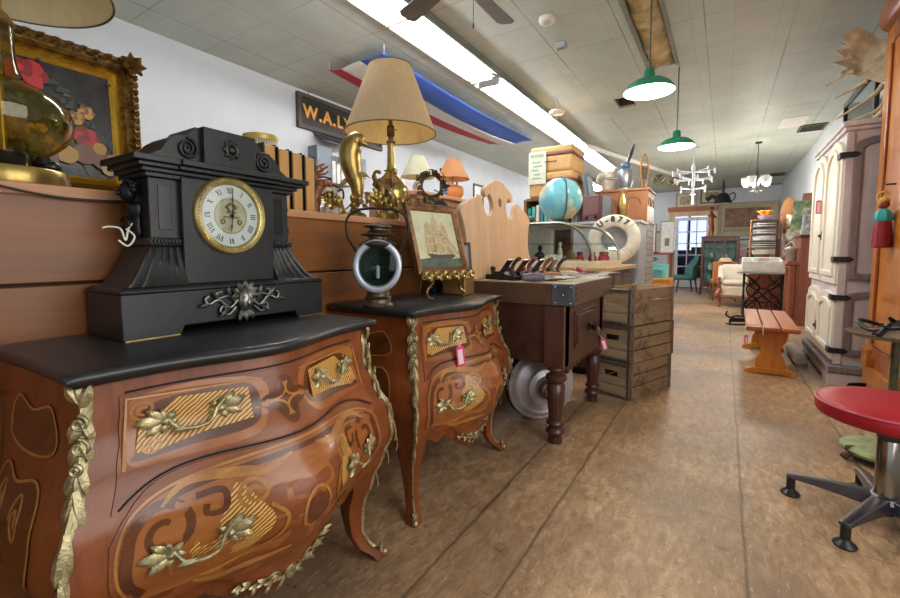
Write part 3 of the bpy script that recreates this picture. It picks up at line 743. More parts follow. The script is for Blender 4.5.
# --- carriage lantern on the second commode
ln = thing('carriage_lantern', 'old round lensed carriage lantern with bail handle beside the ship picture', 'lantern', (-1.20, 1.335, TOP), FACE+.12); ln.scale = (.93, .9, 1)
LB = plain('6b5a4c', .4, .75, .4, 22, .2)
MB().lathe([(.068, 0), (.07, .006), (.066, .012), (.06, .016), (.058, .03), (.062, .036), (.054, .042), (.05, .06), (.045, .075)], 32).build('base', LB, ln)
dr_ = MB(); MY = Matrix.Translation((.0, 0, .165)) @ Matrix.Rotation(pi/2, 4, 'Y')
dr_.lathe([(0, -.07), (.05, -.068), (.08, -.05), (.088, -.02), (.09, .03), (.094, .045), (.106, .05), (.110, .058), (.107, .064), (.098, .062)], 40, MY, cap=False); dr_.build('drum', LB, ln)
MB().lathe([(.107, .0645), (.088, .060), (.080, .056)], 40, MY, cap=False).build('bezel', plain('b9bfcc', .35, .6, .1), ln, solid=.003)
MB().lathe([(.082, .056), (.075, .02), (.05, -.02), (0, -.04)], 32, MY, cap=False).build('reflector', plain('39463f', .35, .2, .4, 12), ln, solid=.002)
bn = MB(); bn.cyl((.01, 0, .115), (.01, 0, .15), .009); bn.sphere((.01, 0, .155), (.009, .009, .014), 10, 8); bn.build('burner', plain('d8d4c4', .4), ln)
MB().lathe([(.081, .057), (.05, .064), (0, .067)], 32, MY, cap=False).build('lens', thin_glass('d4e4e0', .03, 'lantern_lens'), ln)
ch = MB(); ch.lathe([(.06, .235), (.085, .252), (.086, .256), (.06, .268), (.04, .272), (.04, .283), (.074, .290), (.076, .295), (.05, .305), (.035, .31), (.035, .318), (.062, .323), (.062, .328), (.028, .336), (.012, .342), (0, .344)], 32); ch.build('vented_chimney', LB, ln)
bl = MB(); bl.tube(spline([(0, -.095, .22), (0, -.135, .29), (0, -.132, .36), (0, -.07, .395), (0, .07, .395), (0, .132, .36), (0, .135, .29), (0, .095, .22)], 8), .0055, 10); bl.build('bail_handle', IRON, ln)
MB().box((-.02, .098, .17), (.05, .02, .09)).build('side_bracket', LB, ln, bevel=.004)

# --- ship picture on its brass easel
R_ = radians
pc = thing('ship_picture', 'tilted bronze framed picture of a sailing ship on a little brass easel', 'picture', (-1.14, 1.73, TOP+.115), R_(-12)); pc.scale = (1.03, 1.0, 1.04)
TL = Matrix.Rotation(R_(-17), 4, 'Y'); PW, PH = .170, .335
def frame_mb(W, H, w, t, M=Matrix.Identity(4), prof=None):
    mb = MB(); prof = prof or [(0, 0), (0, t), (w*.25, t*1.2), (w*.5, t*.9), (w*.8, t*.8), (w, t*.45), (w, 0)]
    secs = []
    for sy, sz in ((-1, -1), (1, -1), (1, 1), (-1, 1), (-1, -1)):
        secs.append([(h, sy*(W-d), H/2*0+sz*(H/2-d)+H/2) for d, h in prof])
    return mb.loft(secs, True, False, M)
f = frame_mb(PW, PH, .034, .024, TL)
for i in range(26):
    for sy in (-1, 1): f.sphere((.022, sy*(PW-.012), .012+i*.0124), .005, 6, 4, TL)
for i in range(27):
    for zz in (.012, PH-.012): f.sphere((.022, -PW+.013+i*.012, zz), .005, 6, 4, TL)
f.build('frame', plain('8a6240', .4, .6, .4, 40, .2), pc, smooth=40)
m, nt, b = newmat('ship_canvas'); vv = coords(nt); n = noise(nt, vv, 9, 5)
lnk(nt, ramp(nt, n, [(.3, hexc('c7c69c')), (.5, hexc('dcd9b8')), (.75, hexc('b9bfa4'))]), b.inputs['Base Color']); b.inputs['Roughness'].default_value = .3
sh = MB().slot(4).bx(.002, .010, -PW+.02, PW-.02, .02, PH-.02, TL); X1 = .0112
def flat(pts, mb, M=TL, x=X1): mb.add([(x, a, b_) for a, b_ in pts], [tuple(range(len(pts)))], M)
sh.slot(0); flat([(-.145, .03), (.145, .03), (.145, .075), (.06, .07), (-.02, .082), (-.145, .07)], sh)
sh.slot(1); flat([(-.085, .098), (-.06, .075), (.07, .07), (.105, .085), (.09, .095), (0, .092)], sh, x=X1+.0004)
sh.slot(2)
for mx, z0, sc in ((-.05, .09, .8), (.0, .09, 1), (.052, .085, .85)):
    flat([(mx-.002, z0), (mx+.002, z0), (mx+.002, z0+.20*sc), (mx-.002, z0+.20*sc)], sh, x=X1+.0003)
sh.slot(3)
for mx, z0, sc in ((-.05, .10, .8), (.0, .10, 1), (.052, .095, .85)):
    for k, (w, h) in enumerate(((.036, .05), (.033, .045), (.028, .04), (.02, .03))):
        z = z0+sc*sum((.052, .047, .042)[:k]); flat([(mx-w*.9, z), (mx-w*.2, z+.006), (mx+w, z+.002), (mx+w*.8, z+h*sc), (mx-w*.7, z+h*sc)], sh, x=X1+.0005+.0001*k)
flat([(.09, .09), (.135, .10), (.06, .19)], sh, x=X1+.0004)
sh.build('canvas', [plain('5d6f62', .4, 0, .3, 30), plain('5f564a', .4), plain('94866a', .4), plain('c9b48a', .4, 0, .25, 40), m], pc, smooth=0)
es = thing('picture_easel', 'ornate brass openwork easel holding the tilted ship picture', 'easel', (-1.14, 1.73, TOP+.007), R_(-12))
e = MB()
for sg in (-1, 1):
    e.tube(spline([(.035, sg*.10, .0), (.03, sg*.125, .012), (.01, sg*.11, .04), (.025, sg*.09, .075), (.03, sg*.10, .11)], 6), .006, 8)
    e.tube(spline([(.02, sg*.1, .1), (-.072, sg*.08, .25), (-.15, sg*.05, .40)], 5), .004, 8)
e.tube([(-.10, 0, .30), (-.175, 0, 0)], .004, 8); e.tube([(-.072, -.08, .25), (-.072, .08, .25)], .004, 8); e.tube([(-.10, -.07, .30), (-.10, .07, .30)], .004, 8)
e.build('easel_legs', BRASSD, es)
e = MB(); e.tube([(.032, -.16, .105), (.032, .16, .105)], .005, 8); e.tube([(-.0, -.15, .106), (-.0, .15, .106)], .005, 8)
for sg in (-1, 1): e.tube([(0, sg*.12, .106), (.032, sg*.12, .106)], .004, 6)
for i in range(11):
    y = -.15+.03*i; e.tube([(.034, y+p[0], .105+p[1]) for p in spiral(0, .0, .02, .004, i, 1.6*(-1)**i, 18)], .0032, 6)
    e.leaf((.036, y, .105), (.1, .6*(-1)**i, 1), (1, 0, 0), .035, .018, .3, .2); e.leaf((.036, y, .105), (.1, .5, -1 if i % 2 else -.3), (1, 0, 0), .035, .016, .3, .2)
e.build('openwork_rail', plain('c8ac6a', .35, .85, .3, 40, .2), es, smooth=60)
# --- small brass box with a framed mirror leaning on it, behind the picture
bxo = thing('brass_box', 'plain brass faced box behind the ship picture', 'box', (-1.20, 1.972, TOP))
MB().bx(-.07, .07, -.05, .05, 0, .105).build('body', plain('a8834b', .35, .5, .25, 8), bxo, bevel=.004)
MB().bx(-.073, .073, -.053, .053, .1055, .125).build('lid', plain('a8834b', .35, .5, .25, 8), bxo, bevel=.004)
sm = thing('framed_mirror', 'small brown framed mirror standing on the brass box', 'mirror', (-1.18, 1.975, TOP+.125), R_(-22))
TM = Matrix.Rotation(R_(-7), 4, 'Y')
frame_mb(.062, .15, .014, .012, TM).build('frame', plain('5f4630', .45, .3), sm)
MB().bx(0, .006, -.052, .052, .01, .14, TM).build('mirror_glass', plain('b9c2c8', .05, 1, .02), sm, smooth=0)
bo = thing('oval_mirror', 'black oval framed mirror behind the ship picture', 'mirror', (-1.335, 1.99, TOP+.0), R_(-20))
Mo = Matrix.Translation((0, 0, .255)) @ Matrix.Rotation(R_(0), 4, 'Y') @ Matrix.Rotation(pi/2, 4, 'Y')
MB().lathe([(.115, -.01), (.12, .012), (.105, .02), (.09, .012), (.09, 0)], 40, Mo @ Matrix.Diagonal((2.1, 1, 1, 1))).build('frame', plain('18181a', .3), bo)
MB().lathe([(0, .004), (.095, .004), (.095, 0)], 40, Mo @ Matrix.Diagonal((2.1, 1, 1, 1))).build('mirror_glass', plain('aeb8c0', .06, 1, .02), bo)
MB().bx(-.02, .03, -.06, .06, 0, .022).build('foot', plain('18181a', .3), bo, bevel=.004)
# --- price tags
def price_tag(loc, rz, label, L=.075, w=.03, s0=.04, tilt=0):
    t = thing('price_tag', label, 'tag', loc, rz, 'pink price tags'); M = Matrix.Rotation(tilt, 4, 'X')
    MB().prism([(-w/2, -s0-L), (w/2, -s0-L), (w/2, -s0-.012), (w*.28, -s0), (-w*.28, -s0), (-w/2, -s0-.012)], 0, .0012, M, 'yz').build('card', plain('e3386f', .5, 0, .05), t, smooth=0)
    MB().prism([(-w*.32, -s0-L*.92), (w*.30, -s0-L*.92), (w*.30, -s0-.016), (-w*.32, -s0-.016)], .0013, .0016, M, 'yz').build('paper_face', plain('f0d2dc', .5, 0, .05), t, smooth=0)
    ss = MB(); ss.tube([M @ V(p) for p in spline([(.001, 0, -s0-.004), (.002, -.008, -s0*.5), (0, 0, 0), (.002, .006, -s0*.5), (.001, .001, -s0-.004)], 5)], .0012, 5); ss.build('string', WHITE, t)
    return t
# ================================================================ on the ledge and behind it
# --- amber glass lamp at the near end
gl = thing('amber_glass_lamp', 'amber glass bottle lamp with brass ring foot and cream shade on the ledge', 'lamp', (-1.615, .345, LZ))
MB().lathe([(.128, .0), (.13, .004), (.13, .042), (.126, .047), (.118, .047), (.118, .04), (0, .04)], 48).build('brass_ring_foot', BRASS, gl)
k = MB()
for i in range(4):
    a = i*pi/2+.9; k.sphere((.10*cos(a), .10*sin(a), .060), (.022, .022, .016), 12, 8); k.lathe([(.018, .045), (.022, .05), (.014, .056), (.024, .066), (.016, .085)], 12, FM((.085*cos(a), .085*sin(a), 0)))
k.lathe([(.06, .045), (.075, .055), (.06, .07), (.055, .09)], 24); k.build('black_scroll_feet', plain('3b3a3a', .25, .7), gl)
AMB = glass('dccf8c', .01, 1.45, 'amber_glass')
gp = [(.05, .088), (.09, .096), (.132, .135), (.146, .18), (.138, .22), (.105, .255), (.062, .278), (.042, .305), (.036, .35), (.034, .42)]
gp = [(p.x, p.z) for p in spline([(a, 0, b_) for a, b_ in gp], 5)]
MB().lathe(gp+[(r-.004, z) for r, z in reversed(gp)], 48).build('glass_bottle', AMB, gl, smooth=80)
MB().cyl((0, 0, .08), (0, 0, .46), .009).build('brass_tube', BRASS, gl)
MB().lathe([(.036, .42), (.04, .425), (.03, .445), (.016, .46), (.016, .52), (.02, .525), (.02, .60)], 24).build('socket', BRASS, gl)
def shade(parent, r0, z0, r1, z1, outer, inner, trim=None, n=48):
    o = MB(); o.lathe([(r0, z0), (r1, z1)], n, cap=False); o.slot(1).lathe([(r0-.003, z0), (r1-.003, z1)], n, cap=False)
    o.slot(0); o.lathe([(r0-.003, z0), (r0, z0)], n, cap=False); o.lathe([(r1, z1), (r1-.003, z1)], n, cap=False)
    s = o.build('lamp_shade', [outer, inner], parent, smooth=80)
    MB().torus((0, 0, z0), r0, .0032, n, 8).build('shade_rim', trim or outer, s); MB().torus((0, 0, z1), r1, .0032, n, 8).build('shade_rim', trim or outer, s)
    w = MB(); [w.tube([(0, 0, z1-.02), (r1*cos(a), r1*sin(a), z1-.004)], .002, 6) for a in (0, 2.1, 4.2)]; w.build('shade_spider', BRASS, s)
    return s
def cloth(h, sub=.15):
    k = ('cl', h)
    if k in _cache: return _cache[k]
    m, nt, b = newmat('shade_cloth'); c = hexc(h); v = coords(nt, (1, 1, .2))
    cc_ = ramp(nt, noise(nt, v, 40, 3), [(.3, tuple(x*.9 for x in c)), (.7, c)]); lnk(nt, cc_, b.inputs['Base Color']); b.inputs['Roughness'].default_value = .8
    tr_ = nt.nodes.new('ShaderNodeBsdfTranslucent'); lnk(nt, cc_, tr_.inputs[0]); mx_ = nt.nodes.new('ShaderNodeMixShader'); mx_.inputs[0].default_value = .4
    lnk(nt, b.outputs[0], mx_.inputs[1]); lnk(nt, tr_.outputs[0], mx_.inputs[2]); lnk(nt, mx_.outputs[0], nt.nodes['Material Output'].inputs[0])
    b.inputs['Transmission Weight'].default_value = .0; b.inputs['Subsurface Weight'].default_value = sub; b.inputs['Subsurface Radius'].default_value = (.05, .04, .03)
    _cache[k] = m; return m
shade(gl, .25, .535, .16, .83, cloth('e0d6bc'), cloth('efe4c0'), plain('6b5a45', .6))
cd = MB(); cd.tube(spline([(.12, -.06, .01), (.20, -.15, .005), (.178, .05, -.03), (.172, .25, -.022), (.15, .42, .004), (.05, .5, .006)], 8), .0035, 8); cd.build('flex_cord', plain('2a2320', .5), gl)
# --- flower painting
fp = thing('flower_painting', 'gilt framed dark painting of red flowers leaning behind the amber lamp', 'painting', (-1.85, .395, LZ), 0)
TF = Matrix.Rotation(R_(-3), 4, 'Y'); PW, PH = .36, .52
prof = [(0, 0), (0, .035), (.02, .05), (.035, .042), (.05, .048), (.06, .03), (.075, .026), (.085, .018), (.085, 0)]
f = frame_mb(PW, PH, .085, .05, TF, prof[:6]+[(.062, 0)])
for i in range(40):
    u = i/39
    for sy in (-1, 1):
        f.leaf((.046, sy*(PW-.028), .02+u*(PH-.04)), (.2, .6*(-1)**i*sy, 1), (1, 0, 0), .026, .017, .5, .25)
    for zz in (.028, PH-.028): f.leaf((.046, -PW+.02+u*2*(PW-.02), zz), (.2, 1, .6*(-1)**i), (1, 0, 0), .026, .017, .5, .25)
for sy in (-1, 1):
    for zz in (.03, PH-.03):
        for q in range(7): f.leaf((.05, sy*(PW-.03), zz), (.2, cos(q*.9), sin(q*.9)), (1, 0, 0), .045, .024, .5, .25)
        f.sphere((.055, sy*(PW-.03), zz), .018, 10, 8, TF)
f.build('frame', plain('80612c', .38, .7, .5, 45, .4), fp, smooth=40)
frame_mb(PW-.058, PH-.116, .026, .02, TF @ Matrix.Translation((0.006, 0, .058)), [(0, .024), (.008, .030), (.012, .022), (.026, .014), (.026, 0)]).build('inner_frame', plain('e0b440', .3, .7, .2, 20), fp, smooth=40)
m, nt, b = newmat('old_canvas'); n = noise(nt, coords(nt), 6, 6, .7)
lnk(nt, ramp(nt, n, [(.3, hexc('1b181a')), (.5, hexc('332e31')), (.68, hexc('46423c')), (.8, hexc('3c422c'))]), b.inputs['Base Color']); b.inputs['Roughness'].default_value = .22
bump(nt, b, noise(nt, coords(nt), 60, 3), .25, .002)
pf = MB().slot(7).bx(.002, .016, -PW+.07, PW-.07, .07, PH-.07, TF); r2 = random.Random(5)
def blob(y, z, r, col, n=9, wob=.35, k=[0]):
    k[0] += 1; pf.slot(col); y = min(.285-r, y+.075); c = [(.0168+.00006*k[0], y+r*(1+wob*(r2.random()-.5))*cos(i*2*pi/n), z+r*(1+wob*(r2.random()-.5))*sin(i*2*pi/n)) for i in range(n)]; pf.add(c, [tuple(range(n))], TF)
def flower(y, z, r, col, col2):
    for i in range(6): blob(y+r*.55*cos(i*1.05), z+r*.5*sin(i*1.05), r*.55, col if i % 2 else col2)
    blob(y, z, r*.3, col2)
for i in range(90): blob(r2.gauss(.02, .12), r2.gauss(.17, .05), .005+.012*r2.random(), r2.choice([2, 2, 6, 6, 5, 3]), 5, 1.3)
for i in range(45): blob(r2.gauss(-.02, .09), r2.gauss(.33, .06), .006+.012*r2.random(), r2.choice([2, 6, 6]), 5, 1.3)
flower(-.01, .385, .045, 0, 1); flower(.125, .215, .036, 0, 1); flower(.13, .30, .022, 3, 5); flower(.10, .275, .022, 3, 5); flower(-.12, .27, .04, 3, 4); flower(-.05, .21, .035, 5, 3)
for y, z, r, c in ((.12, .16, .035, 5), (.165, .145, .03, 5), (.07, .15, .03, 3), (.2, .12, .025, 4), (.02, .13, .03, 5), (.16, .185, .02, 3), (.21, .155, .016, 3)): blob(y, z, r, c, 14, .1)
pf.build('canvas', [plain('c22a30', .3), plain('8c1820', .3), plain('4d6a46', .3), plain('c99a3e', .3), plain('d9c08a', .3), plain('8a5a48', .3), plain('2e4434', .3), m], fp, smooth=0)
# --- little fringed lampshade behind the clock
fl = thing('beaded_lamp', 'small lamp with gold rimmed beaded shade behind the ledger books', 'lamp', (-1.97, 1.34, LZ)); fl.scale = (.9, .9, 1.2)
MB().lathe([(.05, 0), (.052, .01), (.02, .02), (.012, .05), (.02, .09), (.012, .14), (.008, .25)], 24).build('base', BRASSD, fl)
s = MB(); s.lathe([(.088, .318), (.092, .33), (.09, .338), (.06, .345), (.02, .347)], 32); s.build('gold_rim', plain('d2b45e', .4, .4), fl, solid=.002)
s = MB(); [s.cyl((.085*cos(a), .085*sin(a), .318), (.085*cos(a), .085*sin(a), .265+.006*(i % 2)), .0035, n=5) for i, a in enumerate([q*2*pi/40 for q in range(40)])]; o = s.build('bead_fringe', plain('e8e0cc', .3), fl)
o['kind'] = 'stuff'
MB().lathe([(.008, .25), (.02, .26), (.07, .262), (.07, .318)], 24, cap=False).build('shade_glass', plain('ded8c4', .5), fl, solid=.002)
# --- four tan and black ledgers
LEDG = ['nearest the clock', 'second from the clock', 'third from the clock', 'last in the row']
for i in range(4):
    y = 1.10+.066*i; t = thing('ledger_book', 'upright tan ledger with black boards on the ledge, '+LEDG[i], 'book', (-1.66, y, LZ), 0, 'tall ledgers on the ledge')
    h = .268-.004*i
    MB().bx(-.105, .104, -.0225, .0225, .006, h-.008).build('page_block', wood('b4803f', 'd2a263', 'z', 30, .6, .04), t, bevel=.004)
    c = MB(); c.bx(-.11, .1, -.0285, -.0235, 0, h); c.bx(-.11, .1, .0235, .0285, 0, h); c.bx(-.116, -.11, -.027, .027, 0, h); c.build('black_boards', plain('23211f', .5), t, bevel=.002)
# --- carved stag head
WREDD = wood('7c4424', 'a8673c', 'z', 12, .4)
sg_ = thing('carved_stag', 'brown carved wooden stag head with antlers beside the ledgers', 'carving', (-1.64, 1.41, LZ), FACE); sg_.scale = (.85, .85, .85)
q = MB(); q.lathe([(.05, 0), (.052, .012), (.03, .02)], 20); q.tube(spline([(0, -.02, .015), (0, -.02, .07), (.0, -.012, .13), (.0, .01, .17), (.0, .03, .185)], 6), [.03]*6+[.034]*6+[.03]*6+[.026]*6+[.022], 14)
q.tube(spline([(0, .0, .175), (.0, .03, .19), (.0, .055, .185), (0, .075, .18)], 5), [.03]*5+[.026]*5+[.018]*5+[.012], 12)
q.build('head_and_neck', WREDD, sg_, smooth=70)
for k in (-1, 1):
    a = MB(); a.tube(spline([(k*.012, .0, .20), (k*.03, -.01, .235), (k*.04, .012, .265), (k*.035, .05, .285)], 5), [.008]*10+[.006]*6, 8)
    a.tube([(k*.032, -.008, .238), (k*.04, .035, .245), (k*.04, .05, .262)], .005, 7); a.tube([(k*.04, .014, .266), (k*.05, .0, .295)], .005, 7); a.build('antler', WREDD, sg_)
# --- white enamel tankard on the ledge
tk = thing('white_tankard', 'small white tankard with black loop handle on the ledge by the dolphin', 'tankard', (-1.72, 1.56, LZ), FACE)
MB().lathe([(.05, 0), (.05, .06), (.02, .07), (.012, .085), (.034, .09), (.036, .15), (.041, .155), (.039, .157), (.032, .095), (0, .092)], 28).build('cup', WHITE, tk)
q = MB(); q.torus((.036, 0, .125), .013, .003, 18, 6, axis='x'); q.torus((.035, 0, .125), .008, .002, 14, 6, axis='x'); q.build('painted_wreath', plain('3a3a44', .5), tk)
q = MB(); q.tube(spline([(0, .036, .145), (0, .062, .15), (0, .066, .11), (0, .036, .10)], 6), .005, 8); q.tube(spline([(0, -.036, .15), (0, -.01, .18), (0, .036, .165), (0, .06, .15)], 6), .003, 6); q.build('handle', IRON, tk)
# --- brass dolphin
dp = thing('brass_dolphin', 'upright polished brass dolphin on the ledge beside the lamp', 'figurine', (-1.56, 1.575, LZ), FACE)
q = MB(); pts = spline([(0, -.03, .01), (0, -.005, .05), (0, .01, .11), (0, .008, .17), (0, -.01, .225), (0, -.022, .285), (0, -.02, .335), (0, .002, .372), (0, .025, .378), (0, .042, .370), (0, .062, .362)], 6)
rad = [interp([(0, .012), (.08, .016), (.2, .028), (.35, .042), (.5, .052), (.62, .054), (.72, .048), (.80, .04), (.86, .028), (.90, .014), (1, .005)], i/(len(pts)-1)) for i in range(len(pts))]
q.tube(pts, rad, 18); q.build('body', BRASS, dp, smooth=80)
for nm_, pl in (('flipper', [(.02, .235), (.055, .225), (.082, .195), (.06, .205), (.03, .205)]), ('flipper', [(-.05, .20), (-.082, .165), (-.088, .145), (-.06, .165), (-.035, .175)]), ('tail_fluke', [(-.01, .02), (-.06, .0), (-.04, .03), (-.02, .05)]), ('tail_fluke', [(-.03, .03), (.03, .0), (.045, .012), (.01, .06)])):
    MB().prism(pl, -.006, .006, plane='yz').build(nm_, BRASS, dp, bevel=.004)
q = MB(); q.sphere((0, -.01, .012), (.045, .06, .02), 20, 10, fn=lambda a, t: 1+.12*sin(a*5)); q.build('wave_base', BRASSD, dp, smooth=70)
# --- brass bird, candlestick
bd = thing('brass_heron', 'slender dark brass crane figurine standing right behind the dolphin', 'figurine', (-1.585, 1.76, LZ), FACE)
q = MB(); q.lathe([(.035, 0), (.035, .008), (.012, .014)], 18); q.tube(spline([(0, .01, .01), (0, .0, .08), (0, .02, .13), (0, .025, .18), (0, -.005, .215), (0, -.012, .245), (0, .0, .262), (0, .025, .255)], 6), [.008]*6+[.014]*6+[.034]*6+[.03]*6+[.014]*6+[.009]*6+[.010]*6+[.003], 12)
q.leaf((0, .03, .2), (0, .5, -1), (0, 1, .3), .17, .06, .2, .2); q.build('body', BRASSD, bd, smooth=70)
cs = thing('brass_candlestick', 'thin brass candlestick with ring top between dolphin and lamp', 'candlestick', (-1.56, 1.86, LZ), FACE)
q = MB(); q.lathe([(.04, 0), (.042, .008), (.02, .02), (.01, .04), (.014, .07), (.008, .09), (.014, .12), (.009, .16), (.012, .20), (.02, .21), (.02, .235), (.014, .24)], 22); q.build('stem', BRASSD, cs)
q = MB(); q.torus((0, .012, .275), .015, .0035, 20, 8, axis='x'); q.tube([(0, 0, .24), (0, 0, .262)], .005, 8); q.tube([(0, 0, .272), (0, -.03, .283), (0, -.045, .278)], .004, 8); q.build('ring_snuffer', BRASSD, cs)
# --- brass leafy sprays lying along the ledge
def spray(loc, label, seed, S=1.0, mat_=BRASS):
    r_ = random.Random(seed); t = thing('brass_leaf_spray', label, 'ornament', loc, FACE, 'brass leaf ornaments on the ledge')
    q = MB(); q.lathe([(.03*S, 0), (.03*S, .01), (.01*S, .02), (.008*S, .04)], 14)
    for i in range(7):
        a = r_.uniform(-1.2, 1.2); L = S*r_.uniform(.06, .12); p = V((r_.uniform(-.02, .02), 0, .03*S)); e = p+V((r_.uniform(-.03, .03), L*sin(a), L*.75*cos(a)))
        q.tube(spline([p, (p+e)/2+V((0, .01*(-1)**i, .015)), e], 5), .003*S, 6)
        for k in range(4): q.leaf(p+(e-p)*(.4+.2*k), (r_.uniform(-.3, .3), sin(a+(-1)**k*.9), cos(a+(-1)**k*.9)), (1, 0, .2), .045*S, .02*S, .4, .15)
        if i % 3 == 0: q.sphere(e, .012*S, 10, 8)
    q.build('spray', mat_, t, smooth=60); return t
spray((-1.52, 1.46, LZ), 'low brass leaf spray on the ledge in front of the carved stag', 1, 1.0)
spray((-1.52, 1.70, LZ), 'brass leaf spray at the foot of the dolphin', 2, 1.1)
spray((-1.52, 1.96, LZ), 'brass leaf spray below the glass belly of the brass lamp', 3, .95, BRASSD)
spray((-1.53, 2.10, LZ), 'dark brass leaf spray between the lamp and the wrought wreath', 4, 1.3, BRASSD)
# --- tall brass lamp
bl_ = thing('brass_table_lamp', 'brass bottle lamp with large beige cloth shade on the ledge', 'lamp', (-1.66, 1.97, LZ-.0))
gp = [(.03, 0), (.07, .004), (.072, .016), (.05, .024), (.044, .05), (.062, .075), (.094, .115), (.104, .165), (.098, .205), (.072, .25), (.040, .285), (.026, .32), (.022, .40), (.021, .46)]
gp = [(p.x, p.z) for p in spline([(a, 0, b_) for a, b_ in gp], 4)]
MB().lathe(gp, 40).build('brass_body', plain('b8a462', .22, .85, .15, 18, .05), bl_, smooth=70)
MB().lathe([(.021, .46), (.026, .465), (.026, .475), (.014, .482), (.014, .50), (.022, .505), (.022, .56), (.012, .57), (.010, .90)], 20).build('socket', BRASSD, bl_)
MB().cyl((.02, 0, .535), (.045, 0, .535), .004).build('switch_key', BRASS, bl_)
shade(bl_, .262, .52, .122, .895, cloth('dcc6a2', .1), cloth('f6e8b4'), plain('6a4f36', .6))
MB().lathe([(.006, .90), (.012, .92), (.006, .935), (0, .94)], 12).build('finial', BRASS, bl_)
# --- wrought leaf mirror
wm = thing('wrought_wreath', 'open round wreath of dark wrought leaves standing on the ledge', 'ornament', (-1.53, 2.20, LZ), FACE)
r3 = random.Random(11); q = MB(); q.torus((0, 0, .24), .062, .007, 30, 8, axis='x'); q.lathe([(.05, 0), (.05, .01), (.012, .03), (.01, .17)], 16)
for i in range(34):
    a = i*2*pi/34; b2 = a+r3.uniform(-1.3, 1.3); q.leaf((0, .065*cos(a), .24+.065*sin(a)), (r3.uniform(-.3, .6), cos(b2), sin(b2)), (1, 0, 0), r3.uniform(.02, .06), r3.uniform(.014, .026), .4, .15)
for i in range(8):
    a = r3.uniform(0, 6.28); q.tube(spline([(0, .065*cos(a), .24+.065*sin(a)), (.01, .09*cos(a+.2), .24+.09*sin(a+.2)), (.0, .10*cos(a+.5), .24+.10*sin(a+.5))], 4), .0035, 6)
for i in range(16): q.leaf((0, .05*sin(i*1.3), .02+.008*i), (.2, cos(i*2.3), .5), (1, 0, .3), .055, .024, .4, .15)
for sg in (-1, 1): q.tube(spline([(0, sg*.01, .03), (0, sg*.06, .06), (0, sg*.09, .12), (0, sg*.06, .16)], 5), .004, 6)
q.build('leaf_ring', plain('5f4f3a', .4, .6, .4, 30), wm, smooth=60)
# --- the tall cabinet behind, with two lamps
cb = thing('pink_topped_cabinet', 'cabinet with pinkish wooden top behind the partition, under two small lamps', 'cabinet', (-2.52, 3.50, 0))
MB().bx(-.28, .28, -.5, .5, .08, 1.55).build('body', wood('9a6a4a', 'b98a64', 'z', 8, .5), cb, bevel=.004)
MB().bx(-.31, .33, -.53, .53, 1.5502, 1.585).build('cabinet_top', wood('c08a6a', 'd8a888', 'y', 8, .5), cb, bevel=.006)
q = MB(); [q.box((a, b_, .04), (.06, .06, .08)) for a in (-.24, .24) for b_ in (-.45, .45)]; q.build('plinth', wood('9a6a4a', 'b98a64', 'z', 8, .5), cb)
for s_ in (-1, 1):
    d_ = MB().bx(.281, .296, min(s_*.01, s_*.48), max(s_*.01, s_*.48), .14, 1.50).build('door', wood('9a6a4a', 'b98a64', 'z', 8, .5), cb, bevel=.004)
    MB().sphere((.305, s_*.05, .8), .012, 10, 8).build('knob', BRASS, d_)
def small_lamp(loc, label, body, bodym, r0, r1, zs, h, c1, c2):
    t = thing('table_lamp', label, 'lamp', loc); MB().lathe(body, 30).build('base', bodym, t, smooth=70)
    MB().lathe([(.012, body[-1][1]), (.016, zs-.01), (.016, zs+.02)], 14).build('socket', BRASS, t)
    shade(t, r0, zs, r1, zs+h, cloth(c1), cloth(c2)); return t
small_lamp((-2.42, 3.25, 1.585), 'small lamp with pale green tapered shade behind the wrought wreath', [(.05, 0), (.06, .01), (.05, .03), (.04, .05), (.05, .08), (.03, .12), (.015, .14)], plain('d8d4c2', .4), .155, .062, .165, .19, 'dcdcc4', 'f0e8c8')
small_lamp((-2.36, 3.77, 1.585), 'round terracotta lamp with orange shade on the pinkish cabinet', [(.05, 0), (.085, .02), (.112, .065), (.112, .1), (.1, .125), (.105, .132), (.095, .14), (.05, .155), (.02, .165)], plain('d98f52', .45), .168, .066, .215, .195, 'cf9868', 'f0c890')
bf = thing('blue_figurine', 'small blue glazed bird figurine beside the terracotta lamp', 'figurine', (-2.32, 3.52, 1.585), FACE)
q = MB(); q.sphere((0, 0, .035), (.03, .045, .035), 14, 10); q.sphere((0, .03, .08), (.02, .022, .022), 12, 8); q.tube([(0, .045, .08), (0, .068, .076)], [.007, .002], 8); q.leaf((0, -.03, .04), (0, -1, .5), (0, .4, 1), .07, .035, .2, .2); q.build('body', plain('4f84a8', .25), bf, smooth=70)
# --- shop sign on the wall
sn = thing('shop_sign', 'dark framed shop sign with gold and red letters high on the side wall', 'sign', (WL, 4.06, 2.505), 0)
frame_mb(.72, .40, .045, .05, Matrix.Identity(4), [(0, 0), (0, .05), (.045, .05), (.045, .0)]).build('frame', wood('3c3430', '5b504a', 'y', 8, .6), sn, smooth=0)
MB().bx(.004, .03, -.68, .68, .04, .36).build('board', plain('22261f', .5, 0, .2), sn, smooth=0)
for nm_, dd, mt, ex in (('red_letter_shade', (-.006, .012, -.012), plain('b02a22', .5), .001), ('gold_lettering', (0, 0, 0), plain('f0b85a', .4), .001)):
    q = MB(); text_geo(q, 'W.A.LY', .20, ex, Matrix.Translation((.033+dd[0]*.3, -.64+dd[1], .20+dd[2])) @ Matrix(((0, 0, 1, 0), (1, 0, 0, 0), (0, 1, 0, 0), (0, 0, 0, 1))), 'LEFT', .006, 1.22); q.build(nm_, mt, sn, smooth=0)
q = MB()
for y in (-.55, .55): q.tube([(.02, y, .40), (.01, y+.02, .42), (.004, y, .44)], .004, 6)
q.build('hanging_wire', IRON, sn)
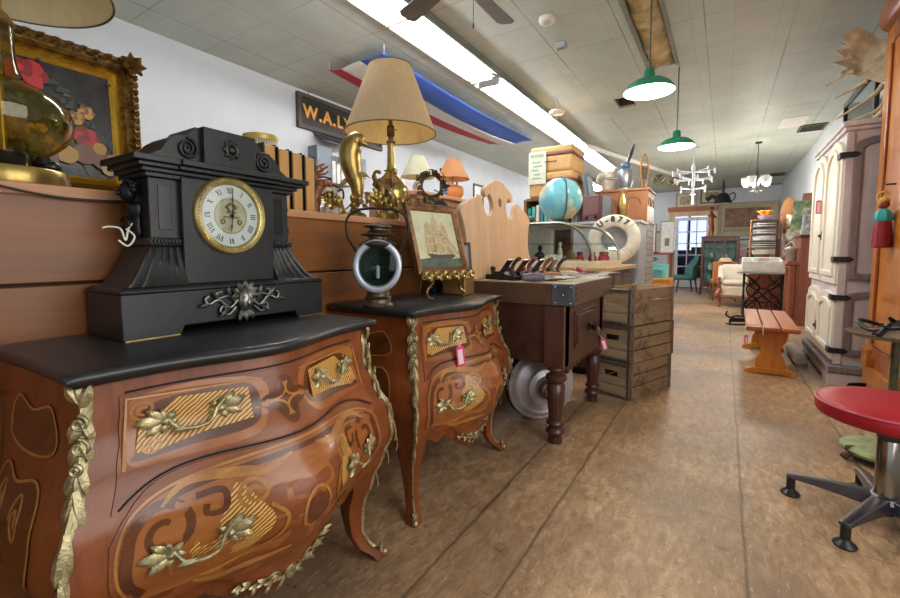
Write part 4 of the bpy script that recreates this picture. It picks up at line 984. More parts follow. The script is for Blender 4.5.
# --- grey letterboxes hanging on the wall
mbx = thing('wall_letterboxes', 'cluster of grey metal letterboxes with open flaps high on the side wall', 'letterbox', (WL, 3.70, 2.20))
GRY = plain('6d757d', .45, .4, .15)
def lbox(y0, y1, z0, z1, d): return MB().bx(0, d, y0, y1, z0, z1).build('box', GRY, mbx, bevel=.006)
lbox(-.20, .02, -.24, .12, .16); lbox(.36, .66, -.16, .10, .12)
q = MB(); q.bx(.0, .01, .02, .36, -.3, .08); q.bx(0, .16, .02, .03, -.3, .08); q.bx(0, .16, .35, .36, -.3, .08); q.bx(0, .16, .02, .36, -.3, -.29); q.build('open_case', GRY, mbx, bevel=.002)
q = MB(); [q.bx(.01, .13, .06+.075*i, .11+.075*i, -.285, -.02-.03*(i % 2)) for i in range(4)]; q.build('leaflets', WHITE, mbx, smooth=0)
MB().prism([(0, .30), (.20, .18), (.20, .172), (0, .292)], -.12, .42, plane='xz').build('sloped_flap', plain('555d66', .45, .4), mbx, smooth=0)
# ================================================================ butcher block table
DK = wood('38211a', '5d3a2b', 'y', 7, .35, .12, .12, .15); DKZ = wood('3a1f1a', '643a30', 'z', 7, .3, .12, .12, .2); TOPW = wood('4a3226', '6c4e3a', 'y', 6, .45, .1, .1, .05)
bt = thing('butcher_block', 'dark wood butcher block table with steel corner plates and turned legs', 'table', (0, 0, 0))
BX0, BX1, BY0, BY1, BZ = -1.27, -.66, 2.245, 3.15, .888
q = MB(); q.bx(BX0, BX1, BY0, BY1, .765, BZ-.004); q.build('block_top', TOPW, bt, bevel=.004)
q = MB(); q.bx(BX0+.005, BX1-.005, BY0+.005, BY1-.005, BZ-.0035, BZ); q.build('top_edge', plain('cfc2a8', .5), bt, smooth=0)
STL = plain('6f7886', .35, .85, .2, 12)
for sx_, sy in ((1, -1), (1, 1)):
    X = BX1 if sx_ > 0 else BX0; Y = BY0 if sy < 0 else BY1
    q = MB(); y0, y1 = (Y-.002, Y+.012) if sy < 0 else (Y-.012, Y+.002)
    x0, x1 = (X-.115, X+.003) if sx_ > 0 else (X-.003, X+.115); q.bx(x0, x1, y0-.001 if sy < 0 else y0, y1 if sy < 0 else y1+.001, .77, BZ-.006)
    a0, a1 = (X-.002, X+.003) if sx_ > 0 else (X-.003, X+.002); b0, b1 = (Y-.003, Y+.035) if sy < 0 else (Y-.035, Y+.003); q.bx(a0, a1, b0, b1, .77, BZ-.006)
    cp_ = q.build('corner_plate', STL, bt, bevel=.002)
    q = MB()
    for u, w in ((.14, .12), (.86, .12), (.14, .88), (.86, .88), (.5, .5)): q.sphere((x0+u*(x1-x0), Y+sy*.003, .77+w*(BZ-.776)), (.007, .005, .007), 10, 6)
    q.build('plate_bolts', plain('a8adb4', .25, .9), cp_)
q = MB(); [q.sphere((BX1, BY0+.06+.0*i, z), (.004, .008, .008), 8, 6) for i, z in enumerate((.80, .83, .86))]; [q.sphere((BX1, BY1-.06, z), (.004, .008, .008), 8, 6) for z in (.80, .84)]; q.build('side_bolts', plain('2a2624', .4, .5), bt)
LX0, LX1, LY0_, LY1_ = BX0+.09, BX1-.095, BY0+.035, BY1-.075
q = MB()
q.bx(LX0-.03, LX1+.03, LY0_-.02, LY0_+.0, .44, .764); q.bx(LX0-.03, LX1+.03, LY1_, LY1_+.02, .44, .764)
q.bx(LX0-.035, LX0-.015, LY0_-.02, LY1_+.02, .44, .764); q.build('end_boards', DK, bt, bevel=.003)
n = 11; pts = [(LY0_-.015, .764), (LY0_-.015, .44)]
for i in range(n*8+1):
    u = i/(n*8); pts.append((LY0_+.02+u*(LY1_-LY0_-.04), .432-.035*abs(sin(u*n*pi))**.7-.02*(abs(2*u-1))**2))
pts += [(LY1_+.015, .44), (LY1_+.015, .764)]
MB().prism(pts, LX1+.028, LX1+.052, plane='yz').build('scalloped_front', DK, bt, smooth=0)
dr_ = MB(); dr_.bx(LX1+.052, LX1+.060, LY0_+.15, LY1_-.14, .505, .715); dr_.bx(LX1+.058, LX1+.070, LY0_+.175, LY1_-.165, .525, .695)
dr_ = dr_.build('drawer', DK, bt, bevel=.005)
q = MB(); yk = (LY0_+LY1_)/2; q.lathe([(.034, 0), (.036, .006), (.02, .014), (.014, .022), (.024, .03), (.026, .04), (.012, .048), (0, .049)], 24, Matrix.Translation((LX1+.068, yk, .60)) @ Matrix.Rotation(pi/2, 4, 'Y')); q.build('drawer_knob', plain('191413', .25, .2), dr_)
for x in (LX0, LX1):
    for y in (LY0_, LY1_):
        lg = MB(); lg.bx(x-.052, x+.052, y-.052, y+.052, .43, .764)
        def flu(a, z): return -.06*abs(sin(a*8)) if .13 < z < .33 else 0
        lg.lathe([(.045, .432), (.05, .425), (.05, .41), (.034, .40), (.034, .392), (.056, .378), (.058, .36), (.048, .345), (.038, .338), (.050, .328), (.047, .24), (.036, .132), (.048, .122), (.05, .11), (.034, .10), (.034, .092), (.052, .078), (.054, .062), (.04, .05), (.034, .04), (.04, .02), (.036, 0)], 48, FM((x, y, 0)), fl=flu)
        lg.build('leg', DKZ, bt, smooth=50)
# --- hand planes and tools on the block
def hand_plane(loc, rz, label, wood_):
    t = thing('hand_plane', label, 'hand plane', loc, rz, 'hand planes on the butcher block')
    MB().prism([(-.13, 0), (.13, 0), (.13, .028), (.06, .032), (.05, .05), (-.03, .05), (-.045, .03), (-.13, .026)], -.028, .028, plane='xz').build('sole', plain('34343a', .35, .7, .25), t, bevel=.003)
    MB().tube(spline([(-.105, 0, .024), (-.085, 0, .06), (-.095, 0, .095), (-.13, 0, .125), (-.145, 0, .128)], 6), [.014]*6+[.013]*6+[.014]*6+[.016]*6+[.010], 12, flat=.75).build('tote', wood_, t, smooth=70)
    MB().lathe([(.016, .03), (.012, .04), (.016, .058), (.018, .07), (.01, .08), (0, .081)], 16, FM((.09, 0, 0))).build('front_knob', wood_, t)
    MB().box((-.01, 0, .075), (.13, .045, .006), Matrix.Translation((-.02, 0, .08)) @ Matrix.Rotation(R_(45), 4, 'Y') @ Matrix.Translation((0.01, 0, -.08))).build('iron', plain('8a8a90', .3, .9), t, bevel=.001)
    return t
PW1 = wood('5b4048', '7d5d66', 'x', 9, .35); PW2 = wood('7c4a30', 'a2704e', 'x', 9, .35); PW3 = plain('3b3a38', .4)
HPX = FACE+pi/2
for loc, rz, lab, w_ in (((-1.135, 2.385, BZ), 2.75, 'black hand plane at the headboard end of the butcher block', PW3), ((-1.055, 2.44, BZ), 2.75, 'second hand plane on the block, with plum coloured tote', PW1), ((-.985, 2.51, BZ), 2.75, 'third hand plane on the block, with reddish tote', PW2), ((-.93, 2.60, BZ), 2.75, 'last hand plane on the block, with dark grey tote', plain('4d4a44', .4))): hand_plane(loc, rz, lab, w_)
def chisel(loc, rz, label, hc, L=.1, W=.15, bm=None):
    t = thing('hand_tool', label, 'tool', loc, rz, 'handled tools on the butcher block'); t.scale = (1.25, 1.25, 1.25)
    MB().lathe([(0, 0), (.014, .002), (.02, .02), (.0215, L*.5), (.016, L-.01), (.013, L)], 18, Matrix.Translation((-.02, 0, .0215)) @ Matrix.Rotation(-pi/2, 4, 'Y')).build('handle', plain(hc, .4, 0, .25, 20), t)
    MB().loft([[(-.02+W*u, -w, .0215-h), (-.02+W*u, w, .0215-h), (-.02+W*u, w, .0215+h), (-.02+W*u, -w, .0215+h)] for u, w, h in ((0, .012, .012), (.2, .008, .008), (.35, .018, .005), (1, .016, .003))]).build('blade', bm or plain('9a9690', .35, .8), t, smooth=30)
    return t
for loc, rz, lab, hc in (((-.83, 2.33, BZ), .75, 'short plum handled tool nearest the corner plate on the block', '6d6070'), ((-.77, 2.47, BZ), .55, 'fat tan handled tool across the middle of the block', 'a5744c'), ((-.75, 2.72, BZ), .6, 'pale handled tool behind the tan one on the block', 'c9b8a0'), ((-.93, 2.74, BZ), .4, 'orange handled tool beside the red ball', 'c97a4a'), ((-.74, 3.06, BZ), .7, 'rusty red handled tool near the far edge of the block', '9a5040'), ((-.95, 2.92, BZ), .3, 'brown handled tool lying by the far headboard side', '80573a')): chisel(loc, rz, lab, hc)
t = thing('red_ball', 'dark red wooden ball among the tools on the butcher block', 'ball', (-.80, 2.80, BZ))
MB().sphere((0, 0, .035), .035, 22, 14).build('ball', plain('8c2430', .25), t)
# --- carved headboard
hb = thing('carved_headboard', 'raw pale wood headboard with carved scroll crest behind the butcher block', 'headboard', (-1.285, 2.66, BZ), 0)
half = [(0, .645), (.05, .643), (.10, .625), (.15, .60), (.19, .58), (.208, .55), (.195, .522), (.17, .522), (.152, .54), (.125, .532), (.10, .495), (.095, .455), (.112, .42), (.15, .402), (.195, .41), (.222, .445), (.24, .49), (.262, .515), (.31, .508), (.40, .478), (.475, .445), (.505, .405), (.49, .365), (.465, .30), (.455, .23), (.47, .16), (.50, .12), (.50, .05), (.485, 0)]
hs = [(p.x, p.y) for p in spline([(a, b_, 0) for a, b_ in half], 4)]
pl = hs+[(-a, b_) for a, b_ in reversed(hs)][:-1]
pl = [(a*1.03, b_) for a, b_ in pl]
TH = Matrix.Rotation(R_(-3), 4, 'Y')
MB().prism(pl, -.012, .02, TH, 'yz').build('board', wood('c49a74', 'e2bc96', 'z', 5, .6, .15, .1), hb, smooth=0, bevel=.004)
q = MB(); q.lathe([(.022, 0), (.018, .006), (0, .003)], 20, TH @ Matrix.Translation((.018, 0, .50)) @ Matrix.Rotation(pi/2, 4, 'Y') @ Matrix.Diagonal((1.5, 1, 1, 1))); q.build('carved_boss', wood('6d4a34', '8a6044', 'z', 5, .6), hb)
# --- chrome headlamp on the floor under the block
hl = thing('aluminium_spotlight', 'large round aluminium spotlight lying on the floor under the butcher block', 'spotlight', (-.93, 2.545, .222), FACE+.25)
MR = Matrix.Rotation(pi/2, 4, 'Y'); ALU = plain('d8d4d6', .38, .6, .12, 8, .05)
MB().lathe([(.215, -.05), (.222, -.04), (.222, -.01), (.208, 0), (.205, -.006), (.19, .012), (.17, .02), (.165, .012), (.12, .028), (.11, .045), (.075, .055), (.07, .07), (.065, .075), (.06, .07)], 56, MR).build('bowl', ALU, hl, smooth=40)
MB().lathe([(.225, -.06), (.23, -.05), (.226, -.036), (.215, -.06)], 56, MR).build('dark_rim', plain('35333a', .4, .4), hl)
MB().lathe([(0, -.16), (.10, -.15), (.18, -.11), (.215, -.055)], 40, MR).build('back_shell', plain('6a6870', .4, .7), hl)
q = MB(); q.lathe([(.06, .05), (.06, .12), (.05, .128), (.048, .14), (.04, .14), (0, .138)], 36, MR @ Matrix.Rotation(0, 4, 'X')); q.build('hub', plain('a08a7c', .35, .75, .2), hl, smooth=40)
# --- stack of three old crates
CRW = wood('7a6249', 'b59a78', 'y', 8, .75, .1, .3, 0, .26, '5d4d3f'); CRX = wood('8a7458', 'c0a686', 'x', 8, .75, .1, .3, 0, .2); STR = plain('86827c', .4, .7, .3, 20)
CL, CW, CH = .60, .31, .265
def crate(z, label, seed):
    rr = random.Random(seed); t = thing('wooden_crate', label, 'crate', (-.566+rr.uniform(-.004, .004), 3.525+rr.uniform(-.004, .004), z), radians(-20.4)+rr.uniform(-.012, .012), 'old wooden crates stacked by the butcher block')
    zs = [0, .092, .178, CH]
    for sg in (-1, 1):
        for k in range(3):
            MB().bx(sg*CW/2-(.012 if sg > 0 else 0), sg*CW/2+(0 if sg > 0 else .012), -CL/2, CL/2, zs[k]+.003, zs[k+1]-.003-.003*rr.random()).build('side_slat', CRW, t, bevel=.0025)
        y = sg*(CL/2-.016); q = MB(); y0, y1 = y-.009, y+.009
        q.bx(-CW/2+.013, CW/2-.013, y0, y1, .003, .085); q.bx(-CW/2+.013, CW/2-.013, y0, y1, .091, .15)
        q.bx(-CW/2+.013, -.055, y0, y1, .152, .19); q.bx(.055, CW/2-.013, y0, y1, .152, .19); q.bx(-CW/2+.013, CW/2-.013, y0, y1, .192, CH-.004)
        q.build('end_panel', CRX, t, bevel=.002)
    MB().bx(-CW/2+.013, CW/2-.013, -CL/2+.027, CL/2-.027, .0, .012).build('bottom_board', CRW, t)
    for sx_ in (-1, 1):
        for sy in (-1, 1):
            q = MB(); x, y = sx_*CW/2, sy*CL/2
            q.bx(min(x, x+sx_*.0015), max(x, x+sx_*.0015), min(y, y-sy*.035), max(y, y-sy*.035), .002, CH-.002); q.bx(min(x, x-sx_*.03), max(x, x-sx_*.03), min(y-sy*.0045, y-sy*.006), max(y-sy*.0045, y-sy*.006)+.0, .002, CH-.002)
            for zz in (.03, .13, .23): q.sphere((x+sx_*.002, y-sy*.018, zz), (.003, .005, .005), 8, 5)
            q.build('corner_strap', STR, t, smooth=30)
    for zz in (.005, CH-.028):
        q = MB(); q.bx(-CW/2-.001, CW/2+.001, -CL/2-.0015, -CL/2, zz, zz+.02); [q.sphere((-CW/2+.03+.05*i, -CL/2-.001, zz+.01), (.004, .003, .004), 8, 5) for i in range(6)]; q.build('end_band', STR, t, smooth=30)
crate(0, 'weathered wooden crate at the bottom of the stack of three', 1)
crate(CH+.001, 'weathered wooden crate in the middle of the stack of three', 2)
crate(2*CH+.002, 'open weathered wooden crate on top of the stack of three', 3)
price_tag((-.480, 2.70-.03, .60), 0, 'pink price tag hanging from the butcher block drawer knob', .075, .03, .075, .35).location = (LX1+.125, yk, .60); bpy.context.scene.objects['price_tag'].rotation_euler[2] = -.95
price_tag((0, 0, 0), -.5, 'pink price tag hanging from a drawer pull of the far commode', .085, .036, .03, .12).location = (-.905, 1.49, .70)
# ================================================================ counter with the curved glass case
ct = thing('shop_counter', 'long counter with pale wooden top under the curved glass display case', 'counter', (0, 0, 0))
MB().bx(-1.72, -.80, 3.64, 5.02, .892, .930).build('counter_top', wood('b08a5e', 'd6b586', 'y', 6, .45), ct, bevel=.005)
MB().bx(-1.68, -.86, 3.70, 4.98, .06, .891).build('body', wood('4b3a2c', '6a523c', 'z', 6, .5), ct, bevel=.004)
for i in range(3): MB().bx(-.859, -.845, 3.74+.41*i, 4.11+.41*i, .14, .84).build('panel', wood('55412f', '745a42', 'z', 6, .5), ct, bevel=.006)
MB().bx(-1.66, -.90, 3.74, 4.96, 0, .06).build('plinth', plain('2b231d', .6), ct, smooth=0)
dc = thing('glass_display_case', 'curved glass counter display case with cream base', 'display case', (-.93, 3.70, .931), radians(-4))
CRM = plain('d9cfb8', .45, 0, .1); CHR = plain('a8a294', .3, .8, .15)
DX, DH, DL, DB = .34, .335, .80, .70        # curve depth, height, length, total depth
q = MB(); q.bx(-DB, .02, -.02, DL+.02, 0, .012); q.bx(-DB, .02, -.02, 0, .012, .05); q.bx(-DB, .02, DL, DL+.02, .012, .05); q.bx(0, .02, 0, DL, .012, .05); q.bx(-DB, -DB+.02, 0, DL, .012, .05); q.build('base_tray', CRM, dc, bevel=.003)
arc = [(-DX+DX*sin(i*pi/40), .05+(DH)*cos(i*pi/40)) for i in range(21)]
cg = MB(); cg.grid(lambda u, w: (-DX+DX*sin(u*pi/2), DL*w, .05+DH*cos(u*pi/2)), 20, 2); cg.build('curved_glass', thin_glass('f2f7f6', .1, 'case_glass'), dc, smooth=80)
for y, nm_ in ((0, 'end_glass'), (DL, 'end_glass')):
    e = MB(); pl = [(-DB+.01, .05), (-DB+.01, .05+DH)]+arc+[(0, .05)]; e.add([(a, y, b_) for a, b_ in pl], [tuple(range(len(pl)))]); e.build(nm_, thin_glass('f2f7f6', .1, 'case_glass'), dc, smooth=0)
    e = MB(); e.tube([(-DB, y, .05+DH)]+[(a, y, b_) for a, b_ in arc], .013, 8); e.tube([(-DB+.01, y, .05), (-DB+.01, y, .05+DH)], .010, 8); e.build('metal_edge', CHR, dc)
MB().bx(-DB, -DX+.02, -.01, DL+.01, .05+DH+.002, .05+DH+.014).build('case_top', plain('bdb6a4', .35, .3), dc, bevel=.002)
MB().bx(-DB+.012, -.005, .01, DL-.01, .20, .205).build('glass_shelf', thin_glass('e6f0ee', .1, 'shelf_glass'), dc, smooth=0)
MB().bx(-DB+.001, -DB+.009, .01, DL-.01, .05, .05+DH).build('back_panel', plain('c9c7c0', .4), dc, smooth=0)
DM = Matrix.Translation((-.93, 3.70, .931)) @ Matrix.Rotation(radians(-4), 4, 'Z')
CIN = .012
def inc(x, y, z=CIN): return DM @ V((x, y, z))
for i, (x, y) in enumerate(((-.18, .20), (-.12, .36), (-.08, .52), (-.09, .66))):
    t = thing('red_jar', ['squat jar with red label at the near end in the display case', 'second red jar from the near end of the display case', 'third red jar in the display case, darker lidded', 'red jar at the far end of the display case'][i], 'jar', inc(x, y), 0, 'red jars in the display case')
    MB().lathe([(.03, 0), (.035, .006), (.036, .07), (.025, .085), (.025, .095)], 22).build('jar', plain(['c02a36', 'a8303a', 'c8384a', 'b83040'][i], .2), t)
    MB().lathe([(.028, .095), (.029, .115), (.02, .12), (0, .121)], 18).build('lid', plain(['3a2a26', '8a7050', '4a3a30', '8a4a40'][i], .4), t)
t = thing('shell_ornament', 'pale frilled shell ornament at the near corner inside the display case', 'ornament', inc(-.41, .11))
MB().sphere((0, 0, .045), (.085, .06, .045), 30, 12, fn=lambda a, t: 1+.14*sin(a*9)+.1*sin(t*11)).build('shell', plain('d6d4c6', .5, 0, .25, 40), t)
t = thing('rolled_scroll', 'pale green rolled cloth lying at the near end inside the display case', 'roll', inc(-.20, .07), 1.57-.3)
MB().lathe([(0, -.09), (.022, -.09), (.025, -.06), (.024, .08), (.021, .09), (0, .09)], 20, Matrix.Translation((0, 0, .026)) @ Matrix.Rotation(pi/2, 4, 'X')).build('roll', plain('a8a684', .6, 0, .2), t)
q = MB(); q.torus((0, 0, .026), .026, .003, 20, 6, axis='y'); q.build('band', plain('c04a3a', .5), t)
t = thing('painted_figurine', 'tall white figurine with red markings inside the display case', 'figurine', inc(-.42, .32), FACE)
MB().lathe([(.03, 0), (.03, .01), (.018, .03), (.026, .10), (.016, .15), (.008, .165), (.018, .185), (.014, .205), (0, .21)], 18).build('body', plain('e6dfd8', .3, 0, .05), t)
q = MB(); q.torus((0, 0, .10), .024, .004, 18, 6); q.torus((0, 0, .06), .021, .004, 18, 6); q.build('red_bands', plain('c23a3a', .3), t)
t = thing('dark_bust', 'dark bronze bust at the back corner of the display case', 'bust', inc(-.58, .22), FACE); t.scale = (.85, .85, .85)
q = MB(); q.lathe([(.05, 0), (.05, .02), (.025, .04), (.03, .06)], 18); q.sphere((0, 0, .09), (.04, .06, .05), 16, 10); q.tube([(0, 0, .12), (0, 0, .16)], .018, 10); q.sphere((.004, 0, .18), (.03, .026, .036), 16, 10); q.sphere((.033, 0, .178), (.008, .006, .01), 8, 6); q.build('bust', plain('3a322a', .35, .5), t)
t = thing('stone_jug', 'brown stoneware jug behind the red jars in the display case', 'jug', inc(-.40, .55), 0)
MB().lathe([(.04, 0), (.05, .02), (.052, .08), (.03, .12), (.018, .135), (.022, .15)], 22).build('body', plain('8a6a4a', .35), t); MB().tube(spline([(0, .05, .07), (0, .08, .09), (0, .07, .13), (0, .02, .14)], 5), .007, 8).build('handle', plain('8a6a4a', .35), t)
# --- globe on the case
gb = thing('world_globe', 'pale blue world globe resting on top of the glass display case', 'globe', tuple(inc(-.44, .36, .05+DH+.0145)), .6)
GR = .203; gz = GR+.028
m, nt, b = newmat('globe_paper'); v = coords(nt); n = noise(nt, v, 4.2, 5, .55); n2 = noise(nt, v, 9, 5, .6)
land = ramp(nt, n2, [(.3, hexc('d9cfa0')), (.5, hexc('e6d4ac')), (.7, hexc('c9d0b0'))])
col = mixc(nt, ramp(nt, n, [(.555, (0, 0, 0)), (.565, (1, 1, 1))]), ramp(nt, n2, [(.3, hexc('5fb8d0')), (.7, hexc('8fd0de'))]), land)
lnk(nt, col, b.inputs['Base Color']); b.inputs['Roughness'].default_value = .3
MB().sphere((0, 0, gz), GR, 48, 28).build('ball', m, gb, smooth=180)
q = MB(); q.torus((0, 0, gz), GR+.012, .005, 48, 8, axis='x'); q.build('meridian', BRASSD, gb); MB().lathe([(.09, 0), (.09, .008), (.04, .016), (.02, .03)], 28).build('foot', plain('2e2826', .4), gb)
q = thing('lidded_pot', 'small dark round lidded pot beside the globe on the case', 'pot', tuple(inc(-.60, .05, .05+DH+.0145))); MB().lathe([(.025, 0), (.04, .02), (.035, .045), (.01, .055), (0, .062)], 20).build('pot', plain('2c3328', .4), q)
for i, (x, y, h, lab) in enumerate(((-.50, .62, .20, 'tall clear glass bottle beside the globe'), (-.40, .66, .15, 'shorter clear glass bottle behind the tall one beside the globe'))):
    t = thing('glass_bottle', lab, 'bottle', tuple(inc(x, y, .05+DH+.0145)), 0, 'clear bottles on the case'); MB().lathe([(.03, 0), (.04, .01), (.042, h*.55), (.016, h*.72), (.014, h*.95), (.02, h)], 24).build('bottle', thin_glass('e4ecf0', .25, 'bottle_glass'), t)
    MB().lathe([(.013, h), (.024, h+.012), (.018, h+.035), (0, h+.042)], 16).build('stopper', thin_glass('dfe8ee', .35, 'stopper_glass'), t)
# --- life ring
lr = thing('life_ring', 'white life ring lettered U-877 standing behind the glass case', 'life ring', (-1.02, 4.93, .931), radians(8))
RM = Matrix.Rotation(radians(-6), 4, 'X'); RC = V((0, 0, .272))
MB().torus((0, 0, .272), .203, .068, 56, 20, RM, axis='y', flat=.65).build('ring', plain('e9e5da', .5, 0, .06), lr, smooth=180)
q = MB()
for i, c in enumerate('U-877'):
    a = radians([-42, -22, -4, 16, 35][i]); r = .212
    M = RM @ Matrix.Translation((r*sin(a), -.0475, .272+r*cos(a))) @ Matrix.Rotation(a, 4, 'Y') @ Matrix.Rotation(pi/2, 4, 'X'); text_geo(q, c, .085, .004, M, 'CENTER', .003)
q.build('lettering', plain('26262a', .6), lr, smooth=0)
q = MB()
for k in range(4):
    a = k*pi/2+pi/4
    for da in (-.10, .10): q.tube([RM @ V(((.203+.071*cos(t_))*sin(a+da), .048*sin(t_), .272+(.203+.071*cos(t_))*cos(a+da))) for t_ in [i*2*pi/16 for i in range(16)]], .004, 6, closed=True)
q.build('rope_bands', plain('cfc8b4', .6), lr)
# --- grey chest behind it with a wireless and a brass vase
gc = thing('grey_chest', 'pale grey painted chest standing behind the life ring', 'chest', (-1.15, 5.36, 0))
MB().bx(-.36, .36, -.26, .26, .06, 1.38).build('body', plain('a8abb4', .5, 0, .15), gc, bevel=.006); MB().bx(-.38, .38, -.28, .28, 1.381, 1.412).build('chest_top', plain('b9bcc4', .5), gc, bevel=.006)
for s_ in (-1, 1): d_ = MB().bx(min(s_*.01, s_*.34), max(s_*.01, s_*.34), -.275, -.261, .12, 1.33).build('door', plain('a2a5ae', .5), gc, bevel=.005); MB().sphere((s_*.05, -.285, .8), .012, 10, 8).build('knob', IRON, d_)
MB().bx(-.34, .34, -.24, .24, 0, .06).build('plinth', plain('7c7f88', .5), gc, smooth=0)
ra = thing('table_radio', 'plum brown box radio with grey tapered face on the grey chest', 'radio', (-1.27, 5.22, 1.413), -.5)
MB().loft([[(-.15*k, -.13, .33*j) for k, j in ()]] if False else [[(x*s_, y, z*s_+.0) for x, z in ((-.14, .0), (.14, .0), (.14, .30), (-.14, .30))] for s_, y in ((1, -.10), (1, .06), (.8, .14))]).build('case', wood('5a3a3c', '7d5656', 'x', 6, .35), ra, bevel=.01)
q = MB(); q.bx(.141, .155, -.09, .05, .02, .28); q.build('side_grille', plain('70757c', .4, .3), ra, bevel=.006); q = MB(); q.bx(-.11, .11, -.112, -.101, .08, .27); q.build('speaker_cloth', wood('6d4a4c', '8a6465', 'z', 12, .6), ra, bevel=.003)
for x in (-.07, .07): MB().lathe([(.02, 0), (.018, .018), (0, .02)], 16, Matrix.Translation((x, -.101, .045)) @ Matrix.Rotation(pi/2, 4, 'X')).build('knob', plain('2a2624', .4), ra)
va = thing('brass_vase', 'slim ribbed brass vase in front of the brown carved cabinet', 'vase', (-1.03, 5.40, 1.413))
MB().lathe([(.04, 0), (.045, .01), (.03, .03), (.055, .10), (.068, .16), (.055, .24), (.03, .30), (.025, .34), (.03, .36)], 32, fl=lambda a, z: .05*cos(a*10)).build('body', BRASS, va, smooth=60); MB().torus((0, 0, .36), .03, .005, 24, 8).build('lip', BRASS, va)
# --- grey brick patterned pedestal and brown carved cabinet
gp_ = thing('grey_pedestal', 'grey brick patterned pedestal cabinet under the brown carved cabinet', 'pedestal', (-1.13, 6.12, 0))
m, nt, b = newmat('brick_pattern'); br = nt.nodes.new('ShaderNodeTexBrick'); v = coords(nt, (1, 1, 1), (pi/2, 0, 0)); lnk(nt, v, br.inputs['Vector']); br.inputs['Scale'].default_value = 3.2
for i, c in ((1, '9a9690'), (2, 'b3ada4'), (3, '7a736b')): br.inputs[i].default_value = (*hexc(c), 1)
lnk(nt, br.outputs['Color'], b.inputs['Base Color']); b.inputs['Roughness'].default_value = .7; BRK = m
MB().bx(-.32, .32, -.30, .30, .0, 1.42).build('body', BRK, gp_, bevel=.004); MB().bx(-.33, .33, -.31, .31, 1.421, 1.445).build('slab', plain('9a948c', .6), gp_, bevel=.004)
cc = thing('carved_cabinet', 'brown wooden cabinet with arched carving on the grey pedestal', 'cabinet', (-1.13, 6.12, 1.446))
CW1 = wood('8a5636', 'b07a52', 'z', 6, .5); MB().bx(-.30, .31, -.29, .29, 0, .38).build('body', CW1, cc, bevel=.005); MB().bx(-.32, .33, -.31, .31, .381, .41).build('cornice', wood('9c6a48', 'c08e66', 'x', 6, .5), cc, bevel=.006)
for s_ in (-1, 1):
    d_ = MB().bx(min(s_*.01, s_*.28), max(s_*.01, s_*.28), -.302, -.291, .03, .36).build('door', CW1, cc, bevel=.003); q = MB(); q.tube([(s_*(.145+.09*cos(a)), -.304, .2+.10*sin(a)) for a in [i*pi/14 for i in range(15)]], .006, 6); q.build('carved_arch', wood('5c3620', '7a4c30', 'x', 9, .5), d_)
q = MB()
for s_ in (-1, 1): q.tube([(.313, s_*.14+.09*cos(a), .2+.10*sin(a)) for a in [i*pi/14 for i in range(15)]], .007, 6)
q.build('carved_arches', wood('5c3620', '7a4c30', 'x', 9, .5), cc)
pj = thing('metal_projector', 'grey metal canister machine with a blade on top of the carved cabinet', 'machine', (-1.12, 5.98, 1.857), FACE)
MET = plain('9aa0a8', .35, .7, .2, 14)
MB().lathe([(.10, 0), (.10, .02), (.075, .03), (.085, .06), (.095, .10), (.095, .22), (.085, .26), (.055, .28), (.04, .285)], 30).build('canister', MET, pj, smooth=40)
q = MB(); q.cyl((0, -.07, .15), (0, -.26, .16), .018); q.cyl((0, -.26, .17), (0, -.26, .02), .012); q.lathe([(.04, 0), (.04, .012), (.012, .02)], 16, FM((0, -.26, 0))); q.build('side_arm', plain('a89a94', .4, .5), pj)
q = MB(); q.sphere((0, .01, .32), (.05, .06, .045), 16, 10); q.build('motor_head', plain('5f7ea6', .35, .5), pj); q = MB(); q.loft([[(-.006, .03+.02*u*4-w, .34+.25*u), (.006, .03+.02*u*4-w, .34+.25*u), (.006, .03+.02*u*4+w, .34+.25*u), (-.006, .03+.02*u*4+w, .34+.25*u)] for u, w in ((0, .012), (.5, .022), (1, .008))]); q.build('blade', plain('4c5666', .4, .6), pj)
wb = thing('white_pitcher', 'bulky white enamel pitcher behind the metal machine on the carved cabinet', 'pitcher', (-1.33, 6.22, 1.857), FACE)
MB().lathe([(.09, 0), (.12, .03), (.135, .10), (.11, .19), (.08, .24), (.10, .30)], 28).build('body', WHITE, wb, smooth=60); MB().tube(spline([(0, -.12, .12), (0, -.2, .16), (0, -.18, .25), (0, -.09, .27)], 6), .014, 10).build('handle', WHITE, wb)
sw = thing('snowshoe', 'wooden snowshoe with dark lacing standing beside the metal machine', 'snowshoe', (-.90, 6.06, 1.857), FACE+.5)
q = MB(); ol = spline([(0, .0, 0), (0, -.055, .12), (0, -.075, .27), (0, -.045, .40), (0, .0, .45), (0, .045, .40), (0, .075, .27), (0, .055, .12)], 6, True); q.tube(ol, .010, 8, closed=True); q.tube([(0, -.07, .30), (0, .07, .30)], .008, 8); q.tube([(0, -.055, .13), (0, .055, .13)], .008, 8); q.build('bent_frame', wood('a8783e', 'c99a58', 'z', 9, .5), sw)
q = MB(); [q.tube([(0, -.065, .12+.02*i), (0, .065, .15+.02*i)], .0028, 5) for i in range(9)]; [q.tube([(0, .065, .12+.02*i), (0, -.065, .15+.02*i)], .0028, 5) for i in range(9)]; [q.tube([(0, -.05, .33+.02*i), (0, .05, .34+.02*i)], .0024, 5) for i in range(4)]; q.build('lacing', plain('4a3a2c', .7), sw)
